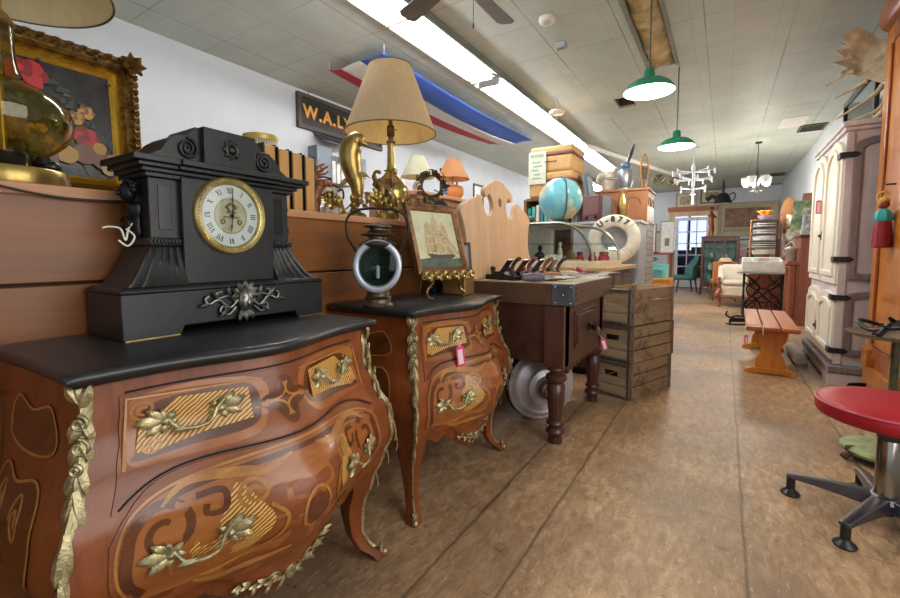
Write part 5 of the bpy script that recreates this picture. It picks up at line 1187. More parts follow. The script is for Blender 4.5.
# --- shelf at the back with two cases
sf = thing('open_shelf', 'brown open bookshelf carrying the two tan suitcases', 'bookshelf', (-1.88, 5.55, 0))
SHW = wood('6d4a30', '8d6644', 'z', 7, .5)
for x in (-.31, .31): MB().bx(x-.018, x+.018, -.30, .30, 0, 1.73).build('side_panel', SHW, sf, smooth=0)
for z in (.08, .50, .92, 1.34, 1.712): MB().bx(-.291, .291, -.30, .30, z, z+.03).build('shelf', SHW, sf, smooth=0)
MB().bx(-.291, .291, .285, .30, .111, 1.711).build('back_board', SHW, sf, smooth=0)
TE = ['2f8f88', '4aa79a', 'd9d4c4', '3a7f8f', '5fb0a4', 'c4c0b0']
for i in range(6):
    t = thing('shelf_book', ['teal book beside the left post of the open shelf', 'pale teal book, second on the open shelf', 'cream book, third on the open shelf', 'dark teal book, fourth on the open shelf', 'light green book, fifth on the open shelf', 'grey white book, last on the open shelf'][i], 'book', (-2.14+.055*i, 5.36, 1.371), 0, 'books on the open shelf')
    h = .25+.02*(i % 3); MB().bx(-.022, .022, -.08, .09, 0, h).build('cover', plain(TE[i], .5), t, bevel=.003); MB().bx(-.018, .018, -.07, .094, .003, h+.001).build('pages', plain('e6dfcc', .7), t, smooth=0)
TAN = wood('c2965a', 'deb67e', 'z', 24, .6, .4); TRD = plain('6a3f38', .5)
def case(z, sx, sy, h, label):
    t = thing('tan_suitcase', label, 'suitcase', (-1.87, 5.56, z), 0, 'tan suitcases stacked on the bookshelf')
    MB().bx(-sx, sx, -sy, sy, 0, h*.66).build('body', TAN, t, bevel=.04, segs=4); MB().bx(-sx, sx, -sy, sy, h*.66+.012, h).build('lid', TAN, t, bevel=.03, segs=3)
    MB().bx(-sx-.003, sx+.003, -sy-.003, sy+.003, h*.66-.012, h*.66+.022).build('band', TRD, t, bevel=.008); 
    q = MB(); q.tube(spline([(-.07, -sy-.004, h*.4), (-.06, -sy-.03, h*.38), (.06, -sy-.03, h*.38), (.07, -sy-.004, h*.4)], 5), .007, 8); q.build('handle', TRD, t); return t
case(1.743, .285, .28, .32, 'tan suitcase with rounded corners, lower of the two on the bookshelf'); case(2.064, .275, .27, .32, 'tan suitcase with rounded corners, upper of the two near the ceiling light')
t = thing('paper_poster', 'pale green printed sheet taped across the front of the tan suitcases', 'poster', (-2.035, 5.262, 1.92)); MB().bx(-.115, .115, -.004, 0, 0, .40).build('sheet', plain('dfe2cf', .7), t, smooth=0)
q = MB(); q.bx(-.09, .09, -.006, -.0042, .33, .37); [q.bx(-.07+.02*(i % 2), .06-.02*(i % 3), -.006, -.0042, .06+.05*i, .08+.05*i) for i in range(5)]; q.build('printed_lines', plain('9ab89a', .7), t, smooth=0)
t = thing('leaning_board', 'blue grey folding board leaning beside the suitcases', 'board', (-1.41, 5.57, 1.413), 0)
MB().loft([[(a+.0-.10*u, y, 1.0*u*.62) for a, y in ((-.02, -.12), (.02, -.12), (.02, .12), (-.02, .12))] for u in (0, .5, 1)]).build('board', plain('6d8090', .5), t, smooth=0); MB().loft([[(a+.045-.10*u, y, .58*u) for a, y in ((-.012, -.10), (.012, -.10), (.012, .10), (-.012, .10))] for u in (0, 1)]).build('cover', plain('8a9cab', .5), t, smooth=0)
# ================================================================ right side of the aisle
# --- plank bench
be = thing('plank_bench', 'honey brown plank bench with shaped trestle ends beside the white cabinet', 'bench', (.385, 5.16, 0), radians(-1.2))
ORW = wood('8c4214', 'b8662a', 'y', 7, .5, .09, .1, .05); ORZ = wood('ab5f18', 'd68a30', 'z', 6, .5, .1, .1, .05)
for i in range(3): MB().bx(-.185+.126*i, -.185+.126*i+.118, -.70, .72, .385, .422).build('seat_plank', ORW, be, bevel=.008)
for y in (-.58, .60):
    hp = [(.075, .035), (.105, .06), (.10, .13), (.075, .19), (.075, .24), (.105, .30), (.115, .355), (.12, .384)]
    hs = [(p.x, p.y) for p in spline([(a, b_, 0) for a, b_ in hp], 4)]; pl = hs+[(-a, b_) for a, b_ in reversed(hs)]
    e = MB().prism(pl, y-.02, y+.02, plane='xz').build('trestle_end', ORZ, be, bevel=.004)
    ft = [(-.185, 0), (-.10, 0), (-.09, .008), (.09, .008), (.10, 0), (.185, 0), (.18, .03), (.12, .055), (-.12, .055), (-.18, .03)]
    MB().prism(ft, y-.03, y+.03, plane='xz').build('foot', ORZ, e, bevel=.004)
MB().bx(-.02, .02, -.56, .58, .17, .23).build('stretcher', ORZ, be, bevel=.004)
price_tag((.190, 4.50, .37), FACE, 'pink price tag hanging from the near end of the plank bench', .075, .034, .03)
t = thing('tag_cord', 'loop of white cord lying over the near end of the bench', 'cord', (.385, 5.16, 0), radians(-1.2)); MB().tube(spline([(-.19, -.66, .40), (-.18, -.64, .426), (-.12, -.58, .426), (-.07, -.60, .426), (-.06, -.66, .426), (-.065, -.705, .424), (-.065, -.712, .36)], 6), .0035, 6).build('cord', WHITE, t)
# --- painted cabinet
wc = thing('painted_cabinet', 'tall distressed white cabinet with arched panels and black strap hinges', 'cabinet', (0, 0, 0))
CX0, CX1, CY0, CY1, CZT = .75, 1.225, 4.47, 5.72, 2.03
m, nt, b = newmat('distressed_paint'); n = noise(nt, coords(nt, (1, 1, .3)), 7, 6, .7)
lnk(nt, ramp(nt, n, [(.3, hexc('b9aeb2')), (.5, hexc('cdc5ca')), (.75, hexc('d9d4d6'))]), b.inputs['Base Color']); b.inputs['Roughness'].default_value = .5; LIL = m
CREM = plain('e9e4d6', .45, 0, .05, 6); WORN = wood('665d62', '91888c', 'z', 9, .6, .12)
q = MB(); q.bx(CX0+.02, CX1, CY0+.012, CY1, .16, CZT-.02); q.build('carcase', LIL, wc, bevel=.008)
q = MB(); q.bx(CX0-.02, CX1+.01, CY0-.03, CY1+.01, CZT-.02, CZT+.02); q.bx(CX0-.005, CX1+.01, CY0-.012, CY1+.01, CZT-.05, CZT-.02); q.build('cornice', LIL, wc, bevel=.01)
q = MB(); q.bx(CX0-.03, CX1+.01, CY0-.03, CY1+.01, .10, .165); q.build('base_moulding', WORN, wc, bevel=.012)
q = MB(); pl = [(CX0-.02, 0), (CX0+.09, 0), (CX0+.11, .035), (CX0+.17, .05), (CX1-.13, .05), (CX1-.1, .03), (CX1-.08, 0), (CX1, 0), (CX1, .10), (CX0-.02, .10)]
q.prism(pl, CY0-.02, CY0+.02, plane='xz'); pl = [(CY0+.02, 0), (CY0+.12, 0), (CY0+.2, .04), (CY1-.2, .04), (CY1-.12, 0), (CY1, 0), (CY1, .10), (CY0+.02, .10)]; q.prism(pl, CX0-.02, CX0+.02, plane='yz'); q.build('bracket_feet', LIL, wc, bevel=.004)
def arch_pts(x0, x1, z0, z1, rise, n=14):
    pts = [(x0, z0), (x1, z0), (x1, z1-rise)]
    for i in range(1, n): u = i/n; pts.append((x1+(x0-x1)*u, z1-rise+rise*sin(pi*u)**.6))
    return pts+[(x0, z1-rise)]
def ring_frame(mb, pts, w, h0, h1, plane):
    c = V((sum(p[0] for p in pts)/len(pts), sum(p[1] for p in pts)/len(pts))); inn = []
    xs_ = [p[0] for p in pts]; zs_ = [p[1] for p in pts]; sx_ = 1-2*w/(max(xs_)-min(xs_)); sz = 1-2*w/(max(zs_)-min(zs_)); mx, mz = (max(xs_)+min(xs_))/2, (max(zs_)+min(zs_))/2
    inn = [(mx+(p[0]-mx)*sx_, mz+(p[1]-mz)*sz) for p in pts]
    def q3(p, h): return (h, p[0], p[1]) if plane == 'yz' else (p[0], h, p[1])
    N = len(pts); vs = [q3(p, h1) for p in pts]+[q3(p, h1) for p in inn]+[q3(p, h0) for p in pts]+[q3(p, h0) for p in inn]; fs = []
    for i in range(N):
        j = (i+1) % N; fs += [(i, j, N+j, N+i), (2*N+i, 2*N+j, j, i), (N+i, N+j, 3*N+j, 3*N+i)]
    mb.add(vs, fs); return inn
# end facing the door: one tall upper panel and a lower one
for z0, z1, rise in ((.84, 1.93, .05), (.24, .76, .04)):
    d_ = MB(); pts = arch_pts(CX0+.06, CX1-.05, z0, z1, rise); inn = ring_frame(d_, pts, .05, CY0+.014, CY0-.008, 'xz'); d_ = d_.build('panel_moulding', WORN, wc, smooth=0, bevel=.006)
    MB().prism(inn, CY0+.012, CY0+.004, plane='xz').build('raised_panel', LIL, d_, bevel=.008)
MB().bx(CX0+.01, CX0+.06, CY0+.002, CY0+.013, .17, CZT-.06).build('stile', LIL, wc, bevel=.004)
# aisle side: four arched doors
ym = (CY0+CY1)/2
for k, (y0, y1) in enumerate(((CY0+.02, ym-.008), (ym+.008, CY1-.02))):
    for z0, z1, rise in ((.80, 1.96, .16), (.20, .74, .06)):
        d_ = MB().prism(arch_pts(y0, y1, z0, z1, rise), CX0+.02, CX0-.006, plane='yz').build('door', CREM, wc, bevel=.006)
        q = MB(); ring_frame(q, arch_pts(y0+.05, y1-.05, z0+.06, z1-.06, rise), .045, CX0-.004, CX0-.022, 'yz'); q.build('arched_moulding', CREM, d_, bevel=.007)
        yk = y1-.03 if k == 0 else y0+.03; q = MB(); q.bx(CX0-.014, CX0-.006, yk-.012, yk+.012, z0+.35*(z1-z0)-.04, z0+.35*(z1-z0)+.04); q.sphere((CX0-.02, yk, z0+.35*(z1-z0)), .014, 10, 8); q.build('latch', IRON, d_)
for z in (1.80, 1.00, .70, .28):
    q = MB(); q.prism([(CX0-.02, z-.022), (CX0+.075, z-.02), (CX0+.10, z), (CX0+.075, z+.02), (CX0-.02, z+.022)], CY0-.012, CY0+.0, plane='xz'); q.bx(CX0-.024, CX0-.006, CY0-.01, CY0+.10, z-.022, z+.022); q.sphere((CX0+.02, CY0-.012, z), (.007, .004, .007), 8, 6); q.sphere((CX0+.06, CY0-.012, z), (.007, .004, .007), 8, 6); q.build('strap_hinge', plain('23262e', .4, .5), wc, bevel=.003)
price_tag((CX0-.05, ym-.04, 1.56), FACE, 'pink price tag hanging high on the painted cabinet door', .12, .05, .04)
# --- on the cabinet: framed glass and moose antler
gf = thing('glazed_frame', 'black framed glazed window sash standing on the white cabinet', 'frame', (0, 0, 0)); z0, z1 = CZT+.021, CZT+.46
q = MB(); q.bx(.93, .96, 4.62, 4.66, z0, z1); q.bx(.93, .96, 5.66, 5.70, z0, z1); q.bx(.93, .96, 4.66, 5.66, z1-.04, z1); q.bx(.93, .96, 4.66, 5.66, z0, z0+.04); q.build('frame', plain('20262c', .4), gf, bevel=.003)
MB().bx(.944, .948, 4.66, 5.66, z0+.04, z1-.04).build('pane', thin_glass('d8e2e0', .3, 'sash_glass'), gf, smooth=0)
q = MB(); q.bx(1.17, 1.19, 4.62, 5.68, z0, z1); q.bx(.96, 1.17, 5.66, 5.68, z0, z1); q.build('case_back', plain('aeb4b0', .4), gf, smooth=0)
ma = thing('moose_antler', 'broad pale moose antler with long tines on the white cabinet', 'antler', (.905, 4.545, CZT+.021-.0), radians(-100)); ma.scale = (1, .88, .88)
S_ = 1/2.85/117; ox, oz = 330, 291
ap = [(290, 40), (322, 58), (350, 78), (368, 105), (372, 140), (368, 180), (362, 205), (352, 232), (300, 262), (250, 275), (300, 245), (338, 215), (330, 195), (300, 192), (262, 204), (290, 180), (315, 165), (280, 152), (238, 160), (262, 138), (244, 122), (256, 106), (248, 92), (266, 78), (268, 62), (284, 56)]
def ac(p): u, w = (p[0]-ox)*S_, (oz-p[1])*S_; return u, w
vs = []; N = len(ap)
q = MB(); A_ = [ac(p) for p in ap]
pal = [ac(p) for p in ((292, 36), (322, 58), (350, 78), (368, 105), (372, 140), (368, 180), (362, 205), (340, 205), (315, 172), (287, 152), (256, 142), (272, 126), (240, 110), (270, 100), (240, 80), (274, 76), (258, 50))]
c_ = (sum(p[0] for p in pal)/len(pal), sum(p[1] for p in pal)/len(pal)); vs = []; fs = []; n_ = len(pal)
for sgn in (1, -1):
    vs.append((-.05+sgn*.012, c_[0], c_[1]))
    for r in (.5, 1):
        for p in pal:
            d2 = ((p[0]-c_[0])*r)**2+((p[1]-c_[1])*r)**2; vs.append((-.05+3.0*d2+sgn*.011*(1 if r < 1 else .8), c_[0]+(p[0]-c_[0])*r, c_[1]+(p[1]-c_[1])*r))
M1 = 1+2*n_
for i in range(n_):
    j = (i+1) % n_
    fs += [(0, 1+j, 1+i), (1+i, 1+j, 1+n_+j, 1+n_+i), (M1, M1+1+i, M1+1+j), (M1+1+j, M1+1+i, M1+1+n_+i, M1+1+n_+j), (1+n_+i, 1+n_+j, M1+1+n_+j, M1+1+n_+i)]
q.add(vs, fs)
for pts, r in ((((300, 70), (272, 66), (252, 50)), .018), (((280, 100), (256, 100), (236, 104)), .018), (((285, 140), (262, 145), (225, 168)), .021), (((315, 175), (290, 190), (248, 208)), .021), (((350, 195), (325, 225), (252, 272)), .025), (((362, 200), (345, 260), (268, 286)), .027), (((366, 170), (366, 220), (356, 260), (335, 290)), .024)):
    P = [ac(p) for p in pts]; sp = spline([(.0, a, b_) for a, b_ in P], 6); q.tube(sp, [r*(1-.8*i/(len(sp)-1)) if r != .024 else r for i in range(len(sp))], 10)
q.build('antler', plain('d2c3a4', .6, 0, .3, 10, .25), ma, smooth=70)
# --- armoire at the edge
ar = thing('tall_armoire', 'tall reddish wood armoire with amber figured panels beside the white cabinet', 'wardrobe', (0, 0, 0))
AX0, AX1, AY0, AY1 = .925, 1.25, 3.55, 4.36
RW = wood('7a3c1e', 'a85f34', 'z', 6, .3, .12, .05, .3); AMBW = wood('a0591a', 'cc8434', 'z', 5, .3, .25, .05, .3)
q = MB(); q.bx(AX0+.015, AX1, AY0, AY1-.015, .22, 2.62); q.build('carcase', RW, ar, bevel=.006)
for x0, x1, y0, y1 in ((AX0, AX0+.02, AY1-.16, AY1), (AX0, AX0+.02, AY0, AY0+.14)): MB().bx(x0, x1, y0, y1, .30, 2.62).build('pilaster', AMBW, ar, bevel=.004)
MB().bx(AX0-.002, AX0+.016, AY0+.14, AY1-.16, .30, .38).build('rail', RW, ar, bevel=.004); MB().bx(AX0-.002, AX0+.016, AY0+.14, AY1-.16, 2.50, 2.62).build('rail', RW, ar, bevel=.004)
d_ = MB().bx(AX0+.002, AX0+.016, AY0+.145, AY1-.165, .385, 2.495).build('door', AMBW, ar, bevel=.006); q = MB(); q.cyl((AX0-.006, AY1-.166, .40), (AX0-.006, AY1-.166, 2.48), .009); q.build('bead_moulding', RW, d_)
q = MB(); secs = []
for k in range(7): a = k*pi/12; secs.append([(AX0+.0-.05*sin(a), AY0-.02, 2.62+.10*(1-cos(a))), (AX1, AY0-.02, 2.62+.10*(1-cos(a))), (AX1, AY1+.02+.03*sin(a)*0, 2.62+.10*(1-cos(a))), (AX0-.05*sin(a), AY1+.0, 2.62+.10*(1-cos(a)))])
secs.append([(p[0], p[1], 2.78) for p in secs[-1]]); secs.append([(p[0]+(.04 if i in (0, 3) else 0), p[1], 2.82) for i, p in enumerate(secs[-1])]); q.loft(secs); q.build('cornice', RW, ar, smooth=50, bevel=.006)
for y in (AY0+.02, AY1-.16): MB().bx(AX0-.03, AX0+.12, y, y+.14, .23, .36).build('plinth_block', AMBW, ar, bevel=.006)
MB().bx(AX0-.012, AX1, AY0, AY1-.005, .10, .228).build('base_drawer', AMBW, ar, bevel=.006)
for x in (AX0+.04, AX1-.06):
    for y in (AY0+.07, AY1-.07): MB().lathe([(.034, 0), (.04, .02), (.042, .05), (.034, .085), (.04, .10)], 20, FM((x, y, 0))).build('bun_foot', AMBW, ar)
t = thing('doll_key_tassel', 'small red skirted doll tassel with turquoise collar hanging on the armoire', 'tassel', (AX0-.05, AY1-.42, 1.385), radians(-100)); t.scale = (1.12, 1.12, 1.12)
MB().lathe([(.028, -.27), (.045, -.265), (.04, -.16), (.034, -.10), (.0, -.098)], 20, fl=lambda a, z: .06*sin(a*9)).build('red_skirt', plain('8c1a26', .6), t); MB().lathe([(.036, -.115), (.044, -.10), (.036, -.06), (.018, -.04)], 20, fl=lambda a, z: .1*sin(a*8)).build('turquoise_collar', plain('3aa6b0', .5), t)
q = MB(); q.sphere((0, 0, -.015), .026, 16, 10); q.build('head', plain('8a3a2c', .5), t); q = MB(); q.lathe([(.024, .0), (.027, .012), (.01, .03)], 16); q.tube(spline([(0, -.02, .0), (0, -.03, .04), (0, 0, .06), (0, .02, .04)], 5), .006, 8); q.tube([(0, 0, .02), (0, 0, .10)], .003, 6); q.build('cord_hair', plain('cfae5a', .6), t)
MB().cyl((0, .045, .10), (0, 0, .10), .005).build('hook', IRON, t)
# --- iron stand with the wrought branch
ist = thing('iron_tray_stand', 'iron pedestal stand with round tray and twisted branch between stool and armoire', 'stand', (.735, 2.95, 0))
MB().lathe([(.16, .035), (.178, .04), (.185, .055), (.17, .07), (.07, .08), (.03, .10), (.025, .12)], 32).build('green_base', plain('8d9a6c', .6, .2, .3, 12), ist)
for i in range(4):
    a = i*pi/2+.4; q = MB(); q.tube(spline([(.09*cos(a), .09*sin(a), .035), (.15*cos(a), .15*sin(a), .045), (.185*cos(a), .185*sin(a), .022), (.20*cos(a), .20*sin(a), .012)], 5), [.016]*11+[.018]*5, 8); q.leaf((.12*cos(a), .12*sin(a), .05), (cos(a), sin(a), 0), (0, 0, 1), .08, .04, .3, .2); q.build('claw_foot', plain('5d4a34', .5, .5, .3), ist)
MB().cyl((0, 0, .10), (0, 0, .63), .017).build('column', plain('5f6048', .5, .5, .3), ist)
q = MB(); q.tube([(.018, p[0], .52+p[1]) for p in spiral(.045, 0, .035, .008, 2, 1.5)], .006, 6); q.tube([(.018, p[0], .45+p[1]) for p in spiral(.04, 0, .03, .006, -2, -1.5)], .006, 6); q.build('scroll_bracket', plain('b5b4a4', .5, .3), ist)
MB().lathe([(0, .63), (.16, .632), (.185, .645), (.19, .655), (.18, .652), (.155, .642), (0, .640)], 40).build('round_tray', plain('8f8a7c', .4, .6, .2), ist)
q = MB(); q.tube(spline([(.16, -.15, .66), (.0, -.14, .70), (-.1, -.02, .665), (-.12, .10, .70), (.02, .16, .66)], 6), .010, 8)
q.tube(spline([(-.10, -.15, .655), (-.06, -.10, .69), (.0, .0, .705), (.05, .08, .695), (.12, .14, .71)], 6), [.012]*6+[.017]*12+[.012]*7, 8)
for p, d in (((-.10, -.15, .66), (-.6, -.7, .1)), ((-.02, -.03, .705), (-.3, -.3, .4)), ((.08, .1, .70), (.7, .2, .3)), ((-.05, -.12, .69), (-.8, .1, .1)), ((.1, .13, .705), (.5, .7, .1))): q.leaf(p, d, (0, 0, 1), .05, .03, .2, .15)
q.build('twisted_branch', plain('25282c', .4, .5), ist, smooth=60)
# --- red stool
st = thing('red_stool', 'round red vinyl swivel stool with chrome post and five star base', 'stool', (.565, 2.25, 0))
MB().lathe([(0, .412), (.206, .412), (.222, .42), (.228, .435), (.229, .455), (.224, .472), (.212, .482), (.15, .489), (0, .492)], 64).build('seat', plain('a80f22', .5, 0, .05, 8, .02, .03), st, smooth=50)
MB().torus((0, 0, .468), .2262, .004, 64, 8).build('seat_piping', plain('c8586a', .4, 0, .05), st); 
CHRM = plain('a9a49c', .2, .95, .1, 6)
MB().lathe([(.026, .115), (.026, .30), (.05, .385), (.06, .39), (.06, .411), (0, .411)], 28).build('under_plate', plain('4a4644', .35, .7), st); MB().lathe([(.037, .11), (.037, .375), (.033, .38), (0, .38)], 32).build('chrome_post', CHRM, st, smooth=40)
MB().lathe([(.025, .045), (.03, .05), (.05, .075), (.058, .10), (.05, .118), (.04, .124), (0, .124)], 32).build('hub', plain('5c5b62', .3, .85), st)
for i in range(5):
    a = radians(165+72*i); c_, s_ = cos(a), sin(a); q = MB(); secs = []
    for u in (0, .15, .35, .6, .85, .97, 1.0):
        r = .03+.275*u; w = .034-.014*u; zt = .122-.012*u-.016*u*u; zb = zt-.036*(1-u)-.018
        secs.append([(r*c_-w*s_, r*s_+w*c_, zb), (r*c_+w*s_, r*s_-w*c_, zb), (r*c_+w*s_*.8, r*s_-w*c_*.8, zt-.005), (r*c_, r*s_, zt), (r*c_-w*s_*.8, r*s_+w*c_*.8, zt-.005)])
    lg = q.loft(secs).build('leg', plain('6d6b72', .28, .85, .12, 8), st, smooth=35, bevel=.003)
    r = .29; q = MB(); q.cyl((r*c_, r*s_, .02), (r*c_, r*s_, .082), .016, n=16); q.lathe([(.034, 0), (.036, .006), (.03, .014), (.018, .022), (.014, .03)], 24, FM((r*c_, r*s_, 0))); q.build('glide_foot', plain('1e1e20', .35), lg)
# --- rolled mat behind the bench
rm = thing('rolled_mat', 'white rolled mat with dark core lying behind the bench by the white cabinet', 'mat', (.64, 5.42, .056), 0)
MB().lathe([(.03, -.3), (.055, -.3), (.055, .3), (.03, .3)], 28, Matrix.Rotation(pi/2, 4, 'X')).build('roll', plain('dcd8d0', .7), rm); MB().lathe([(0, -.295), (.0305, -.295), (.0305, .295), (0, .295)], 20, Matrix.Rotation(pi/2, 4, 'X')).build('dark_core', plain('1c1c1e', .6), rm)
# ================================================================ far end of the shop
DWD = wood('3f241a', '5f3a2a', 'z', 6, .4); RDW = wood('7c3f2a', 'a45f42', 'z', 6, .35, .1, .08, .2); LEATH = plain('b5703a', .45, 0, .1)
# treadle table
tt = thing('treadle_table', 'marble topped table on black cast iron treadle legs beyond the bench', 'table', (.56, 8.72, 0))
MB().bx(-.36, .34, -.24, .24, .715, .745).build('marble_slab', plain('a8a8a4', .3, 0, .2, 9), tt, bevel=.005)
for sx_ in (-.26, .26):
    q = MB()
    for s_ in (-1, 1):
        q.tube(spline([(sx_, s_*.20, .0), (sx_, s_*.17, .10), (sx_, s_*.06, .32), (sx_, s_*.05, .45), (sx_, s_*.16, .62), (sx_, s_*.20, .714)], 6), .014, 8); q.tube(spline([(sx_, s_*.02, .2), (sx_, s_*.12, .38), (sx_, s_*.02, .55), (sx_, s_*.10, .70)], 6), .010, 8)
        q.tube([(sx_, s_*(.08+p[0]), .22+p[1]) for p in spiral(0, 0, .06, .012, 0, 1.4)], .008, 6)
    q.tube([(sx_, -.19, .70), (sx_, .19, .70)], .012, 8); q.build('iron_leg', IRON, tt)
q = MB()
for s_ in (-1, 1): q.tube(spline([(-.26, .02*s_, .35+.22*s_), (-.05, .02, .35+.05*s_), (.05, .02, .35-.05*s_), (.26, .02*s_, .35-.22*s_)], 6), .012, 8)
q.torus((0, .02, .35), .12, .010, 28, 8, axis='y')
for s_ in (-1, 1):
    q.tube(spline([(s_*.25, -.20, .70), (s_*.14, -.20, .60), (s_*.05, -.20, .48), (s_*.14, -.20, .36), (s_*.24, -.20, .24), (s_*.20, -.20, .10), (s_*.27, -.20, .0)], 6), .014, 8)
    q.tube(spline([(s_*.05, -.20, .69), (s_*.12, -.20, .58), (s_*.22, -.20, .50), (s_*.20, -.20, .38), (s_*.08, -.20, .30), (s_*.02, -.20, .16)], 6), .011, 8)
    q.tube([(s_*(.15+p[0]), -.20, .22+p[1]) for p in spiral(0, 0, .07, .012, 0, 1.5)], .009, 6); q.tube([(s_*(.14+p[0]), -.20, .56+p[1]) for p in spiral(0, 0, .06, .012, 2, -1.4)], .009, 6); q.tube([(-.26, -.02, .10), (.26, -.02, .10)], .012, 8); q.bx(-.17, .17, -.12, .10, .085, .097); q.build('treadle', IRON, tt)
ba = thing('white_basin', 'white enamel sink basin standing on the treadle table', 'basin', (.53, 8.78, .746))
q = MB(); q.bx(-.27, .27, -.17, -.15, 0, .17); q.bx(-.27, .27, .15, .17, 0, .23); q.bx(-.27, -.25, -.15, .15, 0, .20); q.bx(.25, .27, -.15, .15, 0, .20); q.bx(-.25, .25, -.15, .15, 0, .02); q.build('tub', WHITE, ba, bevel=.012, segs=3)
t = thing('mixing_bowl', 'round grey white mixing bowl standing inside the enamel basin', 'bowl', (.53, 8.77, .7665)); MB().lathe([(.05, 0), (.09, .03), (.125, .12), (.135, .20), (.128, .20), (.08, .03), (0, .015)], 30).build('bowl', plain('d6d2c8', .35), t)
t = thing('white_card', 'white blank card leaning at the right of the enamel basin', 'card', (.82, 8.62, .746), FACE+.5); MB().bx(0, .004, -.035, .035, 0, .16, Matrix.Rotation(R_(-8), 4, 'Y')).build('card', WHITE, t, smooth=0)
# iron boot scraper on the floor
bs = thing('iron_boot_scraper', 'small black iron boot scraper on the floor beyond the bench', 'scraper', (.22, 7.55, 0), .4)
q = MB(); q.tube(spline([(-.12, 0, .0), (-.10, 0, .10), (0, 0, .13), (.1, 0, .10), (.12, 0, .0)], 5), .014, 8); q.tube(spline([(-.10, 0, .10), (-.17, 0, .14), (-.16, 0, .20)], 5), .012, 8); q.tube(spline([(.1, 0, .1), (.17, 0, .15), (.15, 0, .21)], 5), .012, 8); q.bx(-.1, .1, -.006, .006, .04, .10); q.bx(-.15, .15, -.07, .07, 0, .012); q.build('scraper', IRON, bs)
# cream chaise with carved mahogany frame
cl = thing('cream_settee', 'cream upholstered settee with carved dark red wood frame behind the treadle table', 'settee', (.42, 10.30, 0))
CRE = plain('ddd5c4', .8, 0, .05, 20)
MB().bx(-.45, .50, -.36, .34, .20, .42).build('seat', CRE, cl, bevel=.04, segs=3); MB().bx(-.43, .48, -.38, .10, .421, .52).build('seat_cushion', CRE, cl, bevel=.045, segs=4); MB().bx(-.45, .50, .12, .36, .421, .82).build('backrest', CRE, cl, bevel=.06, segs=4)
for x in (-.455, .505): MB().loft([[(x-.05, y, z-h), (x+.05, y, z-h), (x+.05, y, z+h), (x-.05, y, z+h)] for y, z, h in ((-.34, .53, .05), (-.1, .56, .06), (.2, .66, .08), (.34, .74, .06))]).build('arm', CRE, cl, bevel=.03, segs=3)
for x in (-.48, .53):
    for y, k in ((-.38, 1), (.36, 0)):
        q = MB(); q.tube(spline([(x, y, .58 if k else .4), (x-.02, y-.03*k, .46), (x+.02, y, .34), (x-.03, y-.03*k, .22), (x+.02, y, .08), (x-.01, y-.02*k, .0)], 5), [.03]*10+[.045]*6+[.026]*9+[.02], 10); q.sphere((x, y-.02*k, .56 if k else .4), .035, 10, 8); q.build('leg', RDW, cl)
MB().bx(-.46, .51, -.385, -.355, .17, .205).build('front_rail', RDW, cl, bevel=.005)
# tan leather chair
tc = thing('tan_leather_chair', 'tan leather side chair with square back at the end of the aisle', 'chair', (.03, 11.1, 0), radians(8))
MB().bx(-.23, .23, -.03, .03, .46, .86).build('backrest', LEATH, tc, bevel=.02, segs=3); MB().bx(-.23, .23, -.03, .42, .38, .459).build('seat', LEATH, tc, bevel=.02, segs=3)
for x in (-.2, .2):
    for y in (-.01, .39): MB().tube([(x, y, .38), (x*1.05, y, 0)], [.024, .016], 10).build('leg', wood('6d4426', '9a6a3e', 'z', 6, .4), tc)
t = thing('straw_hat', 'crumpled pale straw hat resting on top of the tan chair back', 'hat', (.03, 11.1, .8605)); MB().lathe([(.0, .09), (.05, .088), (.085, .06), (.095, .015), (.13, .004), (.125, .0), (.09, .006), (0, .01)], 26, sx=1.25, sy=.75, fl=lambda a, z: .08*sin(a*3)).build('hat', plain('d8b898', .7), t)
# glazed curio cabinet with the bronze boy
gc2 = thing('curio_cabinet', 'dark wood glazed curio cabinet on tall legs by the glazed doorway', 'cabinet', (-.09, 12.55, 0))
for x in (-.36, .36):
    for y in (-.2, .2): q = MB(); q.bx(x-.03, x+.03, y-.03, y+.03, .22, 1.42); q.tube(spline([(x, y, .23), (x*1.05, y, .12), (x*1.08, y, .0)], 5), [.03]*5+[.022]*5+[.028], 10); q.build('post', DWD, gc2, bevel=.004)
q = MB(); q.bx(-.40, .40, -.24, .24, 1.42, 1.455); q.bx(-.38, .38, -.22, .22, 1.34, 1.42); q.build('cornice', DWD, gc2, bevel=.006); MB().bx(-.37, .37, -.21, .21, .22, .34).build('base_box', DWD, gc2, bevel=.004)
for z in (.62, .92, 1.16): MB().bx(-.33, .33, -.17, .17, z, z+.008).build('glass_shelf', thin_glass('dcebe8', .1, 'shelf_glass'), gc2, smooth=0)
q = MB(); q.bx(-.33, .33, -.215, -.211, .34, 1.34); q.bx(-.365, -.361, -.17, .17, .34, 1.34); q.bx(.361, .365, -.17, .17, .34, 1.34); q.build('panes', thin_glass('eef6f4', .05, 'curio_glass'), gc2, smooth=0)
q = MB(); q.bx(-.12, -.09, -.222, -.205, .34, 1.34); q.bx(.09, .12, -.222, -.205, .34, 1.34); q.build('door_stiles', DWD, gc2, smooth=0)
MB().bx(-.33, .33, .175, .18, .34, 1.34).build('back_mirror', plain('6d7f7a', .4, .2, .3, 8), gc2, smooth=0)
